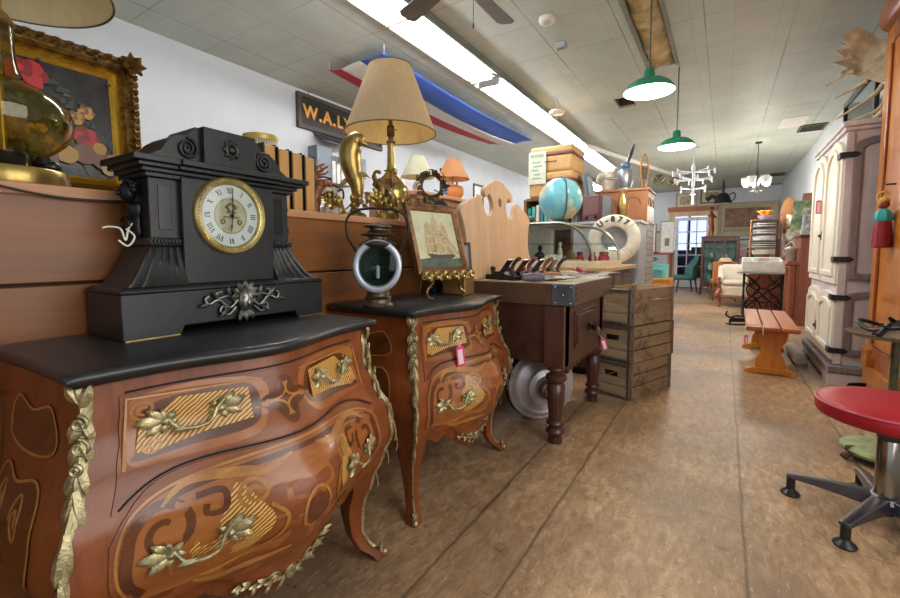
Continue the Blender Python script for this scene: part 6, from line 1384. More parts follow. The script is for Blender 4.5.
for i, (x, z, h, c) in enumerate(((-.2, .341, .2, '5fa8a0'), (.02, .341, .16, 'cfd8d4'), (.22, .341, .22, '8ab8b0'), (-.18, .629, .18, 'd8dcd4'), (.05, .629, .2, '6f9a98'), (.2, .629, .15, 'c9b48a'), (-.15, .929, .16, '88c0b8'), (.12, .929, .14, 'd4d0c4'))):
    t = thing('glass_vase', ['teal vase at the left of the bottom of the curio cabinet', 'white vase in the middle of the bottom of the curio cabinet', 'pale teal vase at the right of the bottom of the curio cabinet', 'white vase on the low shelf of the curio cabinet', 'grey teal vase on the low shelf of the curio cabinet', 'straw coloured vase on the low shelf of the curio cabinet', 'aqua vase on the middle shelf of the curio cabinet', 'cream vase on the middle shelf of the curio cabinet'][i], 'vase', (-.09+x, 12.55, z), 0, 'vases in the curio cabinet')
    MB().lathe([(.04, 0), (.055, h*.3), (.05, h*.5), (.025, h*.75), (.035, h)], 18).build('vase', plain(c, .2), t)
bb = thing('bronze_boy_statue', 'bronze statue of a standing boy on top of the curio cabinet', 'statue', (-.30, 12.55, 1.456), FACE+.6)
BRZ = plain('8a4f30', .3, .6, .25, 14)
def skin_body(name, joints, edges, radii, mat_, parent, root=0, sub=2):
    me = bpy.data.meshes.new(name); me.from_pydata(joints, edges, []); me.materials.append(mat_); o = bpy.data.objects.new(name, me); C.objects.link(o); o.parent = parent
    sk = o.modifiers.new('skin', 'SKIN'); sk.use_smooth_shade = True
    for i, r in enumerate(radii): me.skin_vertices[0].data[i].radius = (r, r)
    me.skin_vertices[0].data[root].use_root = True
    s = o.modifiers.new('sub', 'SUBSURF'); s.levels = s.render_levels = sub; return o
J = [(0, 0, .36), (0, 0, .46), (0, 0, .55), (.0, .0, .60), (.01, 0, .655), (.02, 0, .70), (.0, -.07, .56), (.06, -.085, .48), (.11, -.02, .50), (0, .07, .56), (.04, .09, .47), (.10, .05, .50), (0, -.035, .33), (.01, -.05, .20), (-.01, -.055, .035), (.04, -.06, .02), (0, .035, .33), (.03, .06, .20), (.0, .075, .035), (.05, .08, .02)]
E_ = [(0, 1), (1, 2), (2, 3), (3, 4), (4, 5), (2, 6), (6, 7), (7, 8), (2, 9), (9, 10), (10, 11), (0, 12), (12, 13), (13, 14), (14, 15), (0, 16), (16, 17), (17, 18), (18, 19)]
skin_body('body', J, E_, [.055, .052, .055, .026, .048, .035, .03, .024, .018, .03, .024, .018, .042, .032, .02, .014, .042, .032, .02, .014], BRZ, bb)
MB().sphere((0, 0, .695), (.05, .05, .042), 16, 10).build('hair', plain('2c211c', .5), bb); MB().lathe([(.13, 0), (.13, .014), (.11, .02), (0, .022)], 24).build('base', BRZ, bb); MB().tube([(-.02, .0, .02), (-.02, 0, .16), (-.02, 0, .28)], [.06, .045, .02], 10).build('draped_support', plain('d2b27c', .5), bb)
# green upholstered chair
gch = thing('green_chair', 'dark teal upholstered chair with curved back by the glazed doorway', 'chair', (-.86, 13.0, 0), radians(200))
GRN = plain('3f6f68', .7, 0, .12, 14)
MB().lathe([(0, .34), (.27, .34), (.29, .37), (.29, .43), (.27, .46), (0, .47)], 32, sx=1, sy=.95).build('seat', GRN, gch, smooth=60)
q = MB(); secs = []
for k in range(13):
    a = radians(-75+150*k/12); h = .62+.36*cos(a)**1.5 if cos(a) > 0 else .62; x, y = -.27*cos(a), .27*sin(a); ox_, oy_ = -cos(a)*.03, sin(a)*.03
    secs.append([(x-ox_, y-oy_, .40), (x+ox_, y+oy_, .40), (x*1.12+ox_, y*1.08+oy_, h), (x*1.12-ox_, y*1.08-oy_, h)])
q.loft(secs); q.build('backrest', GRN, gch, bevel=.012, smooth=60)
for x in (-.2, .2):
    for y in (-.19, .19): MB().tube([(x, y, .345), (x*1.25, y*1.1, 0)], [.022, .014], 10).build('leg', DWD, gch)
# yellow wooden school desk with bench
yd = thing('yellow_desk', 'yellowish pine school desk behind the crates on the left side', 'desk', (-1.12, 9.35, 0))
YW = wood('b26f28', 'd69a4c', 'y', 6, .4)
MB().bx(-.34, .30, -.26, .24, .52, .56).build('desk_top', YW, yd, bevel=.005); MB().bx(-.34, .30, -.24, .22, .42, .519).build('drawer_box', YW, yd, bevel=.004)
for x in (-.32, .28): MB().bx(x-.02, x+.02, -.22, .20, 0, .419).build('side_panel', YW, yd, bevel=.004)
MB().bx(-.34, -.22, -.30, -.262, 0, .98).build('tall_post', YW, yd, bevel=.004)
for i, (x, y, c, lab) in enumerate(((.05, .10, '6fb8b4', 'teal box on the yellow desk'), (.0, -.08, '4c8f8c', 'smaller dark teal box at the front of the yellow desk'))):
    t = thing('teal_box', lab, 'box', (-1.12+x, 9.35+y, .5605), .2, 'teal boxes on the desk'); s_ = .16-.05*i; MB().bx(-s_, s_, -.07, .07, 0, .24-.1*i).build('carton', plain(c, .5), t, bevel=.004); MB().bx(-s_-.004, s_+.004, -.074, .074, .2405-.1*i, .27-.1*i).build('lid', plain(c, .45), t, bevel=.003)
dl_ = thing('gooseneck_lamp', 'dark gooseneck desk lamp bent over the yellow desk', 'lamp', (-1.36, 9.38, .5605), 0)
MB().lathe([(.075, 0), (.08, .01), (.06, .03), (.02, .04)], 24).build('base', IRON, dl_); MB().tube(spline([(0, 0, .03), (-.03, 0, .22), (-.02, 0, .40), (.07, 0, .46), (.14, -.02, .40)], 6), .012, 8).build('gooseneck', IRON, dl_); MB().lathe([(.02, .0), (.03, -.02), (.085, -.10), (.09, -.11)], 24, cap=False, M= Matrix.Translation((.14, -.02, .42)) @ Matrix.Rotation(-.5, 4, 'Y')).build('lamp_shade', plain('2c2a28', .4), dl_, solid=.004)
# dark red table with frames standing on it
rt = thing('red_side_table', 'dark red wooden side table under the leaning empty frames near the back wall', 'table', (-1.62, 13.6, 0))
MB().bx(-.45, .40, -.25, .25, 1.0, 1.05).build('table_top', RDW, rt, bevel=.005)
for x in (-.4, .35):
    for y in (-.2, .2): MB().bx(x-.03, x+.03, y-.03, y+.03, 0, .999).build('leg', RDW, rt)
for i, (x, y, w, h, cc, lab) in enumerate(((-1.88, 13.62, .22, .85, '7a4a3c', 'tall reddish empty frame leaning nearest the crates side'), (-1.66, 13.70, .20, .62, '4a3a34', 'dark narrow frame standing in the middle of the red table'), (-1.38, 13.66, .19, .92, 'b9b4a8', 'pale tall frame with small print on the red table'))):
    t = thing('leaning_picture', lab, 'picture', (x, y, 1.0505), radians(-90), 'frames standing on the red side table'); frame_mb(w/1.0, h, .03, .02, Matrix.Rotation(R_(-5), 4, 'Y')).build('frame', plain(cc, .4), t, smooth=0); MB().bx(.001, .006, -w+.025, w-.025, .025, h-.025, Matrix.Rotation(R_(-5), 4, 'Y')).build('mount', plain('e8e6e0', .5), t, smooth=0)
    if i == 2: MB().bx(.0065, .008, -.06, .06, .2, .42, Matrix.Rotation(R_(-5), 4, 'Y')).build('print', plain('7c8468', .5), t, smooth=0)
# pictures and panel on the back wall
def wallpic(x, z, w, h, label, fr, mat_c, im, name='framed_picture', cat='picture', grp='framed pictures on the back wall', by=YB):
    t = thing(name, label, cat, (x, by, z-h/2), radians(-90), grp); frame_mb(w/2, h, .035, .03).build('frame', plain(fr, .4), t, smooth=0); MB().bx(.001, .012, -w/2+.03, w/2-.03, .03, h-.03).build('mount', plain(mat_c, .6), t, smooth=0)
    m, nt, b = newmat('print'); n = noise(nt, coords(nt), 9, 4); lnk(nt, ramp(nt, n, [(.35, hexc(im[0])), (.5, hexc(im[1])), (.62, hexc(im[2]))]), b.inputs['Base Color'])
    MB().bx(.0125, .015, -w*.28, w*.28, h*.22, h*.78).build('print', m, t, smooth=0); return t
wallpic(-1.02, 2.62, .54, .44, 'pale gilt framed print above the doorway header, nearer the snowshoe', 'b9a98a', 'd8d0bc', ('8a7a60', 'c4b898', '6d6048'))
wallpic(-.36, 2.70, .58, .40, 'brown framed print above the right end of the doorway', '7a6650', 'd6cbb0', ('7a6a50', 'b8a880', '4d4434'))
rp = thing('relief_panel', 'large pale framed relief panel in brick red with a fret border on the back wall', 'panel', (.50, YB, 1.52), radians(-90))
STO = plain('b7aa8c', .6, 0, .1); frame_mb(.72, .96, .12, .05).build('frame', STO, rp, smooth=0); MB().bx(.001, .02, -.61, .61, .11, .85).build('field', STO, rp, smooth=0)
m, nt, b = newmat('brick_red_relief'); n = noise(nt, coords(nt), 7, 5); lnk(nt, ramp(nt, n, [(.35, hexc('6d4636')), (.6, hexc('97705a'))]), b.inputs['Base Color']); bump(nt, b, n, .6, .03)
MB().bx(.02, .03, -.52, .52, .26, .80).build('red_field', m, rp, smooth=0)
q = MB()
for i in range(13): y = -.54+.083*i; q.bx(.02, .03, y, y+.05, .15, .16); q.bx(.02, .03, y, y+.01, .16, .21); q.bx(.02, .03, y+.02, y+.03, .17, .21); q.bx(.02, .03, y+.02, y+.06, .2, .21)
q.build('fret_border', plain('6d6450', .6), rp, smooth=0)
for i, (y, z, w, h) in enumerate(((6.6, 2.12, .55, .80), (7.7, 2.02, .40, .80), (8.5, 2.0, .34, .72))):
    t = thing('framed_print', ['black framed print on the side wall above the headboard crest', 'brown framed print on the side wall, middle of three', 'brown framed print on the side wall nearest the suitcases'][i], 'picture', (WL, y, z-h/2), 0, 'framed prints on the side wall'); frame_mb(w/2, h, .035, .03).build('frame', plain(['1f2a28', '6d5a40', '5d4a36'][i], .4), t, smooth=0); MB().bx(.001, .012, -w/2+.03, w/2-.03, .03, h-.03).build('mount', plain('dfe4e4', .4), t, smooth=0); MB().bx(.0125, .015, -w*.25, w*.25, h*.2, h*.75).build('print', plain(['8a9498', 'a89a78', '9a8a70'][i], .5, 0, .5, 12), t, smooth=0)
# hanging watering can, chandeliers, ceiling spots
wcn = thing('hanging_watering_can', 'black watering can lamp hanging from the ceiling before the back wall', 'lamp', (-.08, 13.3, 2.33), 0)
BKM = plain('2c3032', .45, .4)
MB().lathe([(.19, 0), (.20, .02), (.15, .18), (.10, .25), (.06, .27), (0, .275)], 28).build('body', BKM, wcn); MB().tube([(-.10, 0, .12), (-.24, 0, .20), (-.36, 0, .10)], [.06, .045, .06], 14).build('spout', BKM, wcn); MB().tube(spline([(.12, 0, .20), (.24, 0, .26), (.26, 0, .12), (.17, 0, .04)], 6), .014, 8).build('handle', BKM, wcn); MB().tube([(0, 0, .27), (.01, 0, .45), (0, 0, CZ-2.33)], [.025, .03, .012], 10).build('hanging_rod', BKM, wcn); MB().lathe([(0, -.012), (.17, -.01), (.185, .001)], 24).build('diffuser', plain('e9e8e0', .4), wcn)
wch = thing('white_chandelier', 'white many armed chandelier hanging over the aisle toward the doorway', 'chandelier', (-.52, 9.0, 0))
WM = plain('d8dce4', .3, .2); q = MB(); q.lathe([(.05, 2.10), (.03, 2.13), (.02, 2.2), (.03, 2.3), (.02, 2.45), (.03, 2.55), (.02, 2.66)], 16); q.cyl((0, 0, 2.66), (0, 0, CZ-.02), .008); q.lathe([(.07, CZ-.03), (.07, CZ)], 20); q.lathe([(0, 1.93), (.02, 1.95), (.012, 2.10)], 12); q.build('stem', WM, wch)
for k, (z, n_, r) in enumerate(((2.50, 8, .33), (2.36, 8, .30), (2.20, 6, .22))):
    for i in range(n_):
        a = i*2*pi/n_+k*.3; q = MB(); q.tube([(.02*cos(a), .02*sin(a), z), (r*cos(a), r*sin(a), z+.02)], .007, 8); q.cyl((r*cos(a), r*sin(a), z-.01), (r*cos(a), r*sin(a), z+.05), .014, n=12); q.sphere((r*cos(a), r*sin(a), z-.03), .016, 8, 6); q.build('arm', WM, wch)
gch2 = thing('glass_chandelier', 'small glass shaded chandelier hanging in front of the relief panel', 'chandelier', (.43, 9.2, 0))
q = MB(); q.cyl((0, 0, 2.45), (0, 0, CZ-.02), .007); q.lathe([(.05, CZ-.025), (.05, CZ)], 18); q.lathe([(.02, 2.1), (.03, 2.15), (.012, 2.25), (.03, 2.4), (.012, 2.5)], 14); q.build('stem', plain('4d463c', .4, .5), gch2)
for i in range(5):
    a = i*2*pi/5+.4; q = MB(); q.tube(spline([(.02*cos(a), .02*sin(a), 2.16), (.10*cos(a), .10*sin(a), 2.12), (.16*cos(a), .16*sin(a), 2.2)], 5), .007, 8); q = q.build('arm', plain('4d463c', .4, .5), gch2); MB().lathe([(.025, 2.2), (.06, 2.25), (.07, 2.33), (.065, 2.36)], 20, cap=False, M=FM((.16*cos(a), .16*sin(a), 0))).build('glass_shade', plain('eef2f0', .2), q, solid=.003)
for i, (x, y) in enumerate(((-1.42, 11.8), (-1.12, 12.4))):
    t = thing('brass_ceiling_spotlight', ['brass cluster spotlight on the ceiling, nearer of two', 'brass cluster spotlight on the ceiling, nearer the doorway'][i], 'spotlight', (x, y, CZ), 0, 'brass ceiling spotlights'); MB().lathe([(.08, 0), (.08, -.02), (.02, -.035), (.02, -.10)], 20).build('canopy', BRASSD, t)
    for s_ in (-1, 1): MB().lathe([(0, .07), (.04, .065), (.055, -.05), (.05, -.06)], 20, Matrix.Translation((s_*.08, 0, -.13)) @ Matrix.Rotation(s_*.7, 4, 'Y')).build('spot_head', BRASS, t, solid=.003); 
# sideboard with tiered plate rack and jugs on the right
sb = thing('dark_sideboard', 'dark wooden sideboard under the tiered plate rack near the back', 'sideboard', (.795, 9.40, 0))
MB().bx(-.42, .42, -.28, .28, .08, .94).build('body', RDW, sb, bevel=.005); MB().bx(-.44, .44, -.30, .30, .9405, .975).build('top_board', RDW, sb, bevel=.006)
for s_ in (-1, 1): d_ = MB().bx(min(s_*.01, s_*.4), max(s_*.01, s_*.4), -.295, -.281, .14, .88).build('door', RDW, sb, bevel=.005); MB().sphere((s_*.05, -.305, .55), .014, 10, 8).build('knob', BRASS, d_)
MB().bx(-.40, .40, -.26, .26, 0, .08).build('plinth', DWD, sb, smooth=0)
pr2 = thing('plate_rack', 'tiered wooden rack for china plates on the dark sideboard', 'rack', (.58, 9.34, .9755))
for x in (-.19, .19):
    for y in (.0, .13): MB().cyl((x, y, 0), (x, y, .66), .012, n=10).build('post', wood('8a5a36', 'b08050', 'z', 6, .4), pr2)
for k in range(6): MB().bx(-.19, .19, -.15, .15, .03+.12*k, .045+.12*k).build('tier', wood('5a3a28', '7a5238', 'x', 6, .4), pr2, bevel=.003)
for k in range(5):
    t = thing('china_stack', ['stack of frilled cream plates on the lowest tier of the rack', 'stack of black rimmed plates on the second tier of the rack', 'stack of white plates on the third tier of the rack', 'stack of blue rimmed plates on the fourth tier of the rack', 'stack of white plates with dark centres on the fifth tier of the rack'][k], 'plates', (.58, 9.34, .9755+.0455+.12*k), 0, 'china on the plate rack')
    for j in range(4): MB().lathe([(.08, .019*j), (.12, .019*j+.002), (.165, .019*j+.014), (.163, .019*j+.024), (.10, .019*j+.012), (0, .019*j+.010)], 24, fl=(lambda a, z: .05*sin(a*12)) if k == 0 else None).build('plate', plain(('ded6bc', '2c2c32', 'e6e4e0', '6d78a8', '3a3a42')[k] if j % 2 else 'e8e4da', .3), t)
t = thing('blue_bowl', 'blue and white bowl on the top tier of the plate rack', 'bowl', (.58, 9.34, .9755+.0455+.60)); MB().lathe([(.05, 0), (.09, .03), (.11, .08), (.10, .08), (.06, .02), (0, .015)], 24).build('bowl', plain('a8a8cc', .3, 0, .3, 30), t)
t = thing('orange_cloth', 'bright orange cloth flower lying in the blue bowl on the plate rack', 'ornament', (.58, 9.34, 1.6555)); t.scale = (.7, .7, .9); MB().lathe([(.02, 0), (.05, .03), (.1, .10), (.15, .135), (.14, .14), (.05, .09), (0, .07)], 30, fl=lambda a, z: .25*sin(a*5)*(z > .05)).build('petals', plain('f08a1c', .6), t)
js = thing('jug_stand', 'narrow three tier wooden stand of white jugs beside the plate rack', 'stand', (.93, 9.36, .9755))
for x in (-.11, .11): MB().bx(x-.012, x+.012, -.10, .10, 0, .72).build('side_panel', wood('8a5a36', 'b08050', 'z', 6, .4), js, smooth=0)
for z in (.03, .27, .51): MB().bx(-.0975, .0975, -.10, .10, z, z+.015).build('tier', wood('8a5a36', 'b08050', 'x', 6, .4), js, smooth=0)
for k, z in enumerate((.0455, .2855, .5255)):
    t = thing('white_jug', ['brown mottled jug on the lowest tier of the jug stand', 'white jug on the middle tier of the jug stand', 'cream teapot shaped jug on the top tier of the jug stand'][k], 'jug', (.93, 9.36, .9755+z), 0, 'jugs on the jug stand'); MB().lathe([(.045, 0), (.07, .04), (.075, .09), (.05, .15), (.045, .18), (.055, .20)], 22).build('body', plain(['a88a6c', 'e6e2da', 'e2d8bc'][k], .3), t); MB().tube(spline([(0, -.06, .06), (0, -.095, .10), (0, -.08, .16), (0, -.045, .17)], 5), .009, 8).build('handle', plain(['a88a6c', 'e6e2da', 'e2d8bc'][k], .3), t)
# red wood pedestal with columns
rp2 = thing('columned_pedestal', 'reddish wooden pedestal cabinet with turned columns beyond the white cabinet', 'cabinet', (1.0, 8.15, 0))
MB().bx(-.08, .22, -.28, .28, .06, 1.27).build('body', RDW, rp2, bevel=.006); MB().bx(-.10, .24, -.31, .31, 1.2705, 1.31).build('pedestal_top', DWD, rp2, bevel=.006); MB().bx(-.22, -.081, -.28, .28, .88, .93).build('front_ledge', RDW, rp2, bevel=.005); MB().bx(-.24, .24, -.30, .30, 0, .06).build('plinth', RDW, rp2, bevel=.005)
for y in (-.21, .21): MB().lathe([(.055, .061), (.055, .09), (.04, .10), (.05, .14), (.052, .5), (.045, .80), (.055, .83), (.04, .85), (.055, .879)], 24, FM((-.15, y, 0))).build('column', RDW, rp2)
t = thing('tin_pail', 'pinkish grey lidded pail with wire handle on the red pedestal ledge', 'pail', (.835, 8.03, .9305), FACE); MB().lathe([(.06, 0), (.064, .01), (.072, .17), (.078, .18), (.06, .20), (.02, .22), (0, .222)], 26).build('body', plain('b9a49c', .4, .3, .2), t); MB().tube(spline([(0, -.075, .15), (0, -.115, .08), (0, -.10, .20), (0, 0, .29), (0, .075, .16)], 6), .004, 6).build('wire_handle', WHITE, t); MB().sphere((0, 0, .23), .014, 10, 8).build('knob', IRON, t)
PT = 1.3105
def leaner(name, label, cat, y, h, w, fr, im, x=1.07, tilt=-12, oval=False, grp=None):
    t = thing(name, label, cat, (x, y, PT), radians(-115), grp); M = Matrix.Rotation(R_(tilt), 4, 'Y'); return t, M
t, M = leaner('floral_canvas', 'green canvas with pale flowers leaning on the red pedestal', 'painting', 8.12, .5, .4, 0, 0, 1.0)
m, nt, b = newmat('floral_canvas'); n = noise(nt, coords(nt), 6, 4); lnk(nt, ramp(nt, n, [(.40, hexc('4f6a44')), (.52, hexc('7c8f62')), (.60, hexc('c9b8a0')), (.66, hexc('8a4a3c'))]), b.inputs['Base Color']); MB().bx(.001, .025, -.20, .18, .0, .52, M).build('canvas', m, t, smooth=0); MB().bx(-.012, .0, -.19, .17, .01, .51, M).build('stretcher', PINE, t, smooth=0)
t, M = leaner('silver_picture', 'small silver framed picture in front of the green canvas', 'picture', 7.93, .3, .3, 0, 0, 1.05); frame_mb(.14, .30, .03, .015, M).build('frame', plain('b9bcc0', .3, .7), t, smooth=0); MB().bx(.001, .006, -.115, .115, .025, .275, M).build('print', plain('a8a4a0', .4, 0, .6, 16), t, smooth=0)
t, M = leaner('red_board', 'plain reddish board leaning behind the green canvas', 'board', 8.40, .6, .2, 0, 0, 1.0); MB().bx(.0, .02, -.07, .10, 0, .66, M).build('board', wood('7c4030', '9a5a44', 'z', 6, .5), t, bevel=.004); MB().bx(.0205, .026, -.05, .08, .06, .60, M).build('raised_field', wood('8a4a38', 'a8644c', 'z', 6, .5), t, bevel=.003)
op = thing('oval_paddle', 'oval brown wooden batting paddle standing beside the jug stand', 'paddle', (.93, 9.585, .9755), radians(-97)); MB().lathe([(0, -.02), (.15, -.018), (.16, 0), (.15, .018), (0, .02)], 32, Matrix.Translation((0, 0, .72)) @ Matrix.Rotation(pi/2, 4, 'Y') @ Matrix.Diagonal((2.1, .75, 1, 1))).build('blade', wood('5f3c20', '80572f', 'z', 6, .4), op, smooth=40); MB().tube([(0, 0, 0), (0, 0, .42)], [.03, .022], 12).build('handle', wood('8a5a30', 'b08048', 'z', 6, .4), op)
# dark shelf of goods under the relief panel
ds = thing('dark_shelf', 'dark shelf of mixed boxes under the relief panel', 'shelf', (.72, 13.2, 0))
for x in (-.42, .42): MB().bx(x-.02, x+.02, -.2, .2, 0, 1.40).build('side_panel', DWD, ds, smooth=0)
for z in (.1, .52, .92, 1.37): MB().bx(-.40, .40, -.2, .2, z, z+.03).build('shelf', DWD, ds, smooth=0)
for i in range(10):
    k, j = i % 5, i//5; c = ('c23a4a', '2c2c34', 'e0ddd4', '7a3a58', '3f5f58', 'd8a6a8', '3a3a3c', '8a9aa8', 'a84038', 'cfc8b0')[i]
    t = thing('shelf_box', ('red', 'black', 'white', 'plum', 'green', 'pink', 'charcoal', 'blue grey', 'brick red', 'cream')[i]+' carton on the '+('upper' if j else 'middle')+' part of the dark shelf', 'box', (.40+.155*k, 13.15, (.5505, .9505)[j]), 0, 'cartons on the dark shelf'); h = .22+.06*((i*7) % 3); MB().bx(-.07, .07, -.1, .1, 0, h).build('carton', plain(c, .5), t, bevel=.004); MB().bx(-.072, .072, -.102, .102, h*.55, h*.72).build('band', plain('d8d4c8', .5), t, smooth=0)
# ================================================================ ceiling
TUBE = emit('fdfbff', 33, 'fluorescent_tube'); FIX = plain('b9c2bd', .4, .1, .05)
def strip_light(y0, y1, label):
    t = thing('fluorescent_light', label, 'light', (-2.2, (y0+y1)/2, CZ-.002), 0, 'fluorescent strip lights'); L = (y1-y0)/2
    MB().prism([(-.17, -.055), (-.17, -.075), (-.06, -.018), (.06, -.018), (.17, -.075), (.17, -.055), (.06, 0), (-.06, 0)], -L, L, plane='xz').build('reflector', FIX, t, smooth=0)
    for x in (-.085, .085):
        n_ = 3 if y1-y0 > 4 else 2
        for i in range(n_):
            a, b_ = -L+.02+i*2*(L-.01)/n_, -L-.02+(i+1)*2*(L-.01)/n_
            MB().cyl((x, a, -.095), (x, b_, -.095), .019, n=12).build('tube', TUBE, t)
    for y in (-L+.02, L-.02, 0): MB().bx(-.12, .12, y-.012, y+.012, -.115, -.03).build('lamp_holder', plain('e8ecec', .4), t, smooth=0)
    return t
strip_light(1.35, 4.10, 'fluorescent strip light on the ceiling, the nearer one above the partition'); strip_light(4.22, 9.9, 'long fluorescent strip light on the ceiling, ending over the suitcases')
o_ = strip_light(10.6, 14.2, 'added fluorescent strip light hidden behind the carved cabinet to brighten the back'); o_.location.x = -3.1  # extra fitting out of view, added to brighten the far end
# green enamel pendants
GEN = plain('1f8a68', .25, 0, .06, 6, 0, .3)
def pendant(x, y, zb, label):
    t = thing('green_pendant_lamp', label, 'pendant lamp', (x, y, zb), 0, 'green enamel pendant lamps')
    MB().lathe([(.175, 0), (.178, .004), (.172, .018), (.15, .05), (.11, .078), (.06, .095), (.04, .105), (.036, .16), (.030, .166), (0, .168)], 44, cap=False).build('shade', GEN, t, smooth=60)
    MB().lathe([(.173, .002), (.168, .016), (.145, .045), (.105, .072), (.055, .088), (0, .09)], 44, cap=False).build('white_lining', plain('f4f0e8', .35, 0, .02), t, smooth=60)
    MB().sphere((0, 0, .035), (.033, .033, .042), 18, 12).build('bulb', emit('fff4dd', 8, 'warm_bulb'), t); MB().cyl((0, 0, .166), (0, 0, CZ+.01-zb), .006).build('cord', plain('5a5a52', .5), t)
    l = bpy.data.lights.new('pendant_bulb', 'POINT'); l.energy = 22; l.color = (1, .86, .66); l.shadow_soft_size = .035; o = bpy.data.objects.new('pendant_bulb', l); C.objects.link(o); o.parent = t; o.location = (0, 0, -.03)
pendant(-.515, 3.55, 2.235, 'green enamel pendant lamp, the nearer one over the aisle'); pendant(-.46, 5.10, 2.145, 'green enamel pendant lamp, the farther one over the aisle')
# flag slung under the ceiling
fg = thing('striped_flag', 'red white and blue striped flag slung flat under the ceiling beside the strip light', 'flag', (0, 0, 0))
def flagpart(name, u0, u1, mt):
    def f(u, w):
        uu = u0+(u1-u0)*u; y = 3.10+w*(3.55+.1*uu); x = -3.42+.74*uu; return (x, y, 2.88-.06*sin(pi*w)-.015*sin(9*uu+4*w)-.03*sin(pi*uu))
    MB().grid(f, 8, 30).build(name, mt, fg, solid=.004, smooth=80)
flagpart('red_stripe', 0, .25, plain('b0243c', .7, 0, .06)); flagpart('white_stripe', .25, .60, plain('dcdcd8', .7, 0, .03)); flagpart('blue_stripe', .60, 1, plain('2f55a8', .7, 0, .06))
q = MB(); [q.cyl((x, y, 2.86), (x, y, CZ), .003, n=6) for x in (-3.41, -2.69) for y in (3.11, 6.7)]; q.build('hanging_cord', WHITE, fg)
# ceiling fan
cf = thing('ceiling_fan', 'dark bladed ceiling fan above the aisle at the top edge', 'fan', (-1.38, 2.36, CZ))
MB().lathe([(.07, 0), (.07, -.03), (.02, -.05), (.018, -.14), (.06, -.15), (.11, -.17), (.115, -.24), (.06, -.27), (.05, -.32), (0, -.33)], 30).build('motor', plain('8a7a5c', .3, .7), cf)
for i in range(5):
    a = radians(88+72*i); M = Matrix.Rotation(a, 4, 'Z') @ Matrix.Rotation(.2, 4, 'X'); MB().prism([(.17, -.045), (.30, -.06), (.60, -.07), (.63, -.04), (.63, .04), (.60, .07), (.30, .06), (.17, .045)], -.232, -.226, M).build('blade', wood('4d463c', '6d6454', 'x', 5, .5), cf, smooth=0); MB().tube([M @ V((.09, 0, -.22)), M @ V((.2, 0, -.225))], .012, 8).build('blade_iron', BRASSD, cf)
q = MB(); q.cyl((0, .05, -.30), (0.03, .38, -.10), .002, n=6) if False else q.cyl((.03, .03, -.30), (.03, .03, -.50), .002, n=6); q.sphere((.03, .03, -.51), (.006, .006, .02), 8, 6); q.build('pull_chain', IRON, cf)
# small ceiling fittings
t = thing('smoke_detector', 'round white smoke detector on the ceiling above the suitcases', 'detector', tuple(at(547, 18, Z=CZ))); MB().lathe([(.065, 0), (.065, -.02), (.06, -.035), (.05, -.042), (0, -.044)], 28).build('case', WHITE, t); MB().lathe([(.03, -.0435), (.028, -.047), (0, -.047)], 16).build('vent_ring', plain('c9c6bc', .5), t)
t = thing('motion_sensor', 'small grey box sensor on the ceiling beyond the smoke detector', 'sensor', tuple(at(561, 43, Z=CZ))); MB().bx(-.045, .045, -.035, .035, -.05, 0).build('case', plain('b4bcc0', .4), t, bevel=.006); MB().bx(-.035, .035, -.025, .025, -.054, -.0505).build('lens', plain('7c8890', .2), t, bevel=.002)
t = thing('glass_ceiling_lamp', 'small round white glass lamp hanging from a cord beyond the sensor', 'lamp', tuple(at(557, 112, Z=CZ-.16))); MB().lathe([(0, -.03), (.08, -.025), (.10, 0), (.08, .02), (.02, .03), (0, .032)], 30).build('glass_shade', plain('f0efe6', .3, 0, .02), t, smooth=70); MB().cyl((0, 0, .03), (0, 0, .159), .004).build('cord', plain('c8c8c0', .5), t); MB().cyl((0, 0, -.03), (0, 0, -.12), .002, n=6).build('pull_cord', WHITE, t)
a, b_ = at(582, 144, Z=CZ-.045), at(690, 180, Z=CZ-.045)
t = thing('white_pole', 'long white pole slung diagonally under the ceiling toward the chandelier', 'pole', tuple(a)); MB().cyl((0, 0, 0), b_-a, .042, n=14).build('pole', plain('f6f5f2', .4, 0, .03), t); q = MB(); [q.cyl((b_-a)*u, (b_-a)*u+V((0, 0, .045)), .012, n=8) for u in (.1, .5, .9)]; q.build('pipe_hanger', plain('c4c4be', .4), t)
p_ = at(793, 122, Z=CZ); t = thing('pale_tile', 'newer white ceiling tile over the white cabinet', 'tile', tuple(p_)); MB().bx(-.15, .15, -.3, .3, -.006, 0).build('tile', plain('dcdcd4', .6, 0, .03), t, smooth=0)
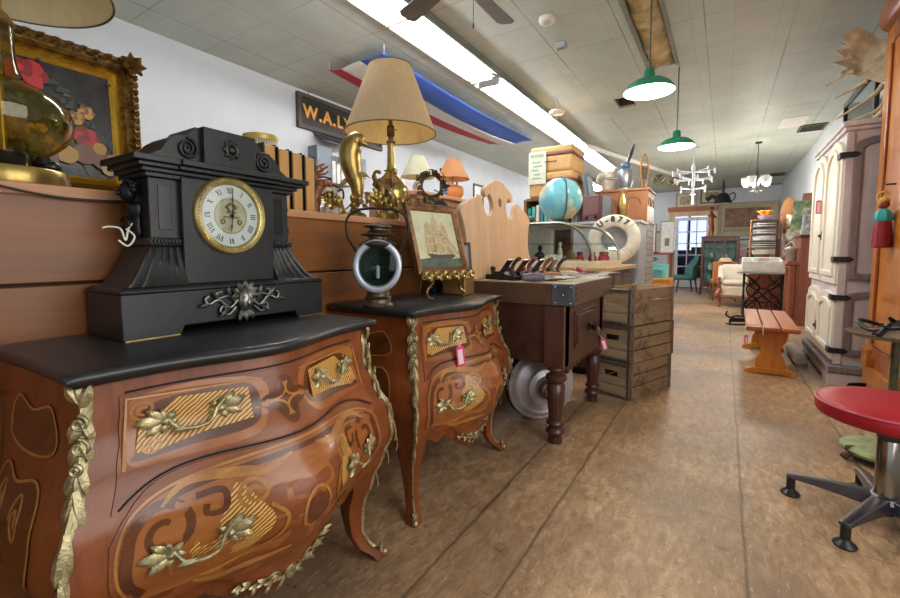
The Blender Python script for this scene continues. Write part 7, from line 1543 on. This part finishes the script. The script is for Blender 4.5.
for i, (px, py) in enumerate(((812, 127), (777, 174))):
    p_ = at(px, py, Z=CZ); t = thing('ceiling_vent', ['dark slotted ceiling vent beside the pale tile', 'dark slotted ceiling vent near the glass chandelier'][i], 'vent', tuple(p_), 0, 'ceiling vents'); q = MB(); q.bx(-.16, .16, -.2, -.17, -.02, 0); q.bx(-.16, .16, .17, .2, -.02, 0); q.bx(-.16, -.13, -.17, .17, -.02, 0); q.bx(.13, .16, -.17, .17, -.02, 0); q.build('frame', plain('5a5246', .6), t, smooth=0); q = MB(); [q.bx(-.13, .13, -.16+.045*k, -.14+.045*k, -.016, -.004) for k in range(8)]; q.build('slats', plain('3a352e', .6), t, smooth=0)
# ================================================================ light
def area_l(name, loc, size, power, col, rot=(0, 0, 0)):
    l = bpy.data.lights.new(name, 'AREA'); l.shape = 'RECTANGLE'; l.size, l.size_y = size; l.energy = power; l.color = col
    o = bpy.data.objects.new(name, l); C.objects.link(o); o.location = loc; o.rotation_euler = rot; return o
w = bpy.data.worlds.new('world'); bpy.context.scene.world = w; w.use_nodes = True
bg = w.node_tree.nodes['Background']; bg.inputs[0].default_value = (.86, .92, 1, 1); bg.inputs[1].default_value = .2
# added fill light from the open, unseen front end behind the camera
area_l('front_fill_light', (-.3, YF+.05, 1.6), (3.0, 2.2), 6, (.95, .97, 1), (radians(90), 0, 0))
# added fill light at the solid side wall, brightens the commode and clock fronts
area_l('side_fill_light', (WR-.03, .75, 1.55), (1.9, 1.9), 28, (1, .98, .95), (0, radians(90), 0))
for (x, y, z, e) in ((-.52, 9.0, 1.85, 26), (.43, 9.2, 1.98, 42)):  # fill points added just below the two chandeliers to lift the rear
    l = bpy.data.lights.new('chandelier_fill', 'POINT'); l.energy = e; l.color = (1, .93, .82); l.shadow_soft_size = .15; o = bpy.data.objects.new('chandelier_fill', l); C.objects.link(o); o.location = (x, y, z)
vs = bpy.context.scene.view_settings
bpy.context.scene.display_settings.display_device = 'sRGB'
vs.view_transform = 'Standard'; vs.look = 'None'; vs.gamma = 1; vs.use_curve_mapping = False; vs.exposure = 0.55
cy_ = bpy.context.scene.cycles
cy_.max_bounces = 8; cy_.transparent_max_bounces = 12; cy_.caustics_reflective = False; cy_.caustics_refractive = False
cy_.sample_clamp_indirect = 6
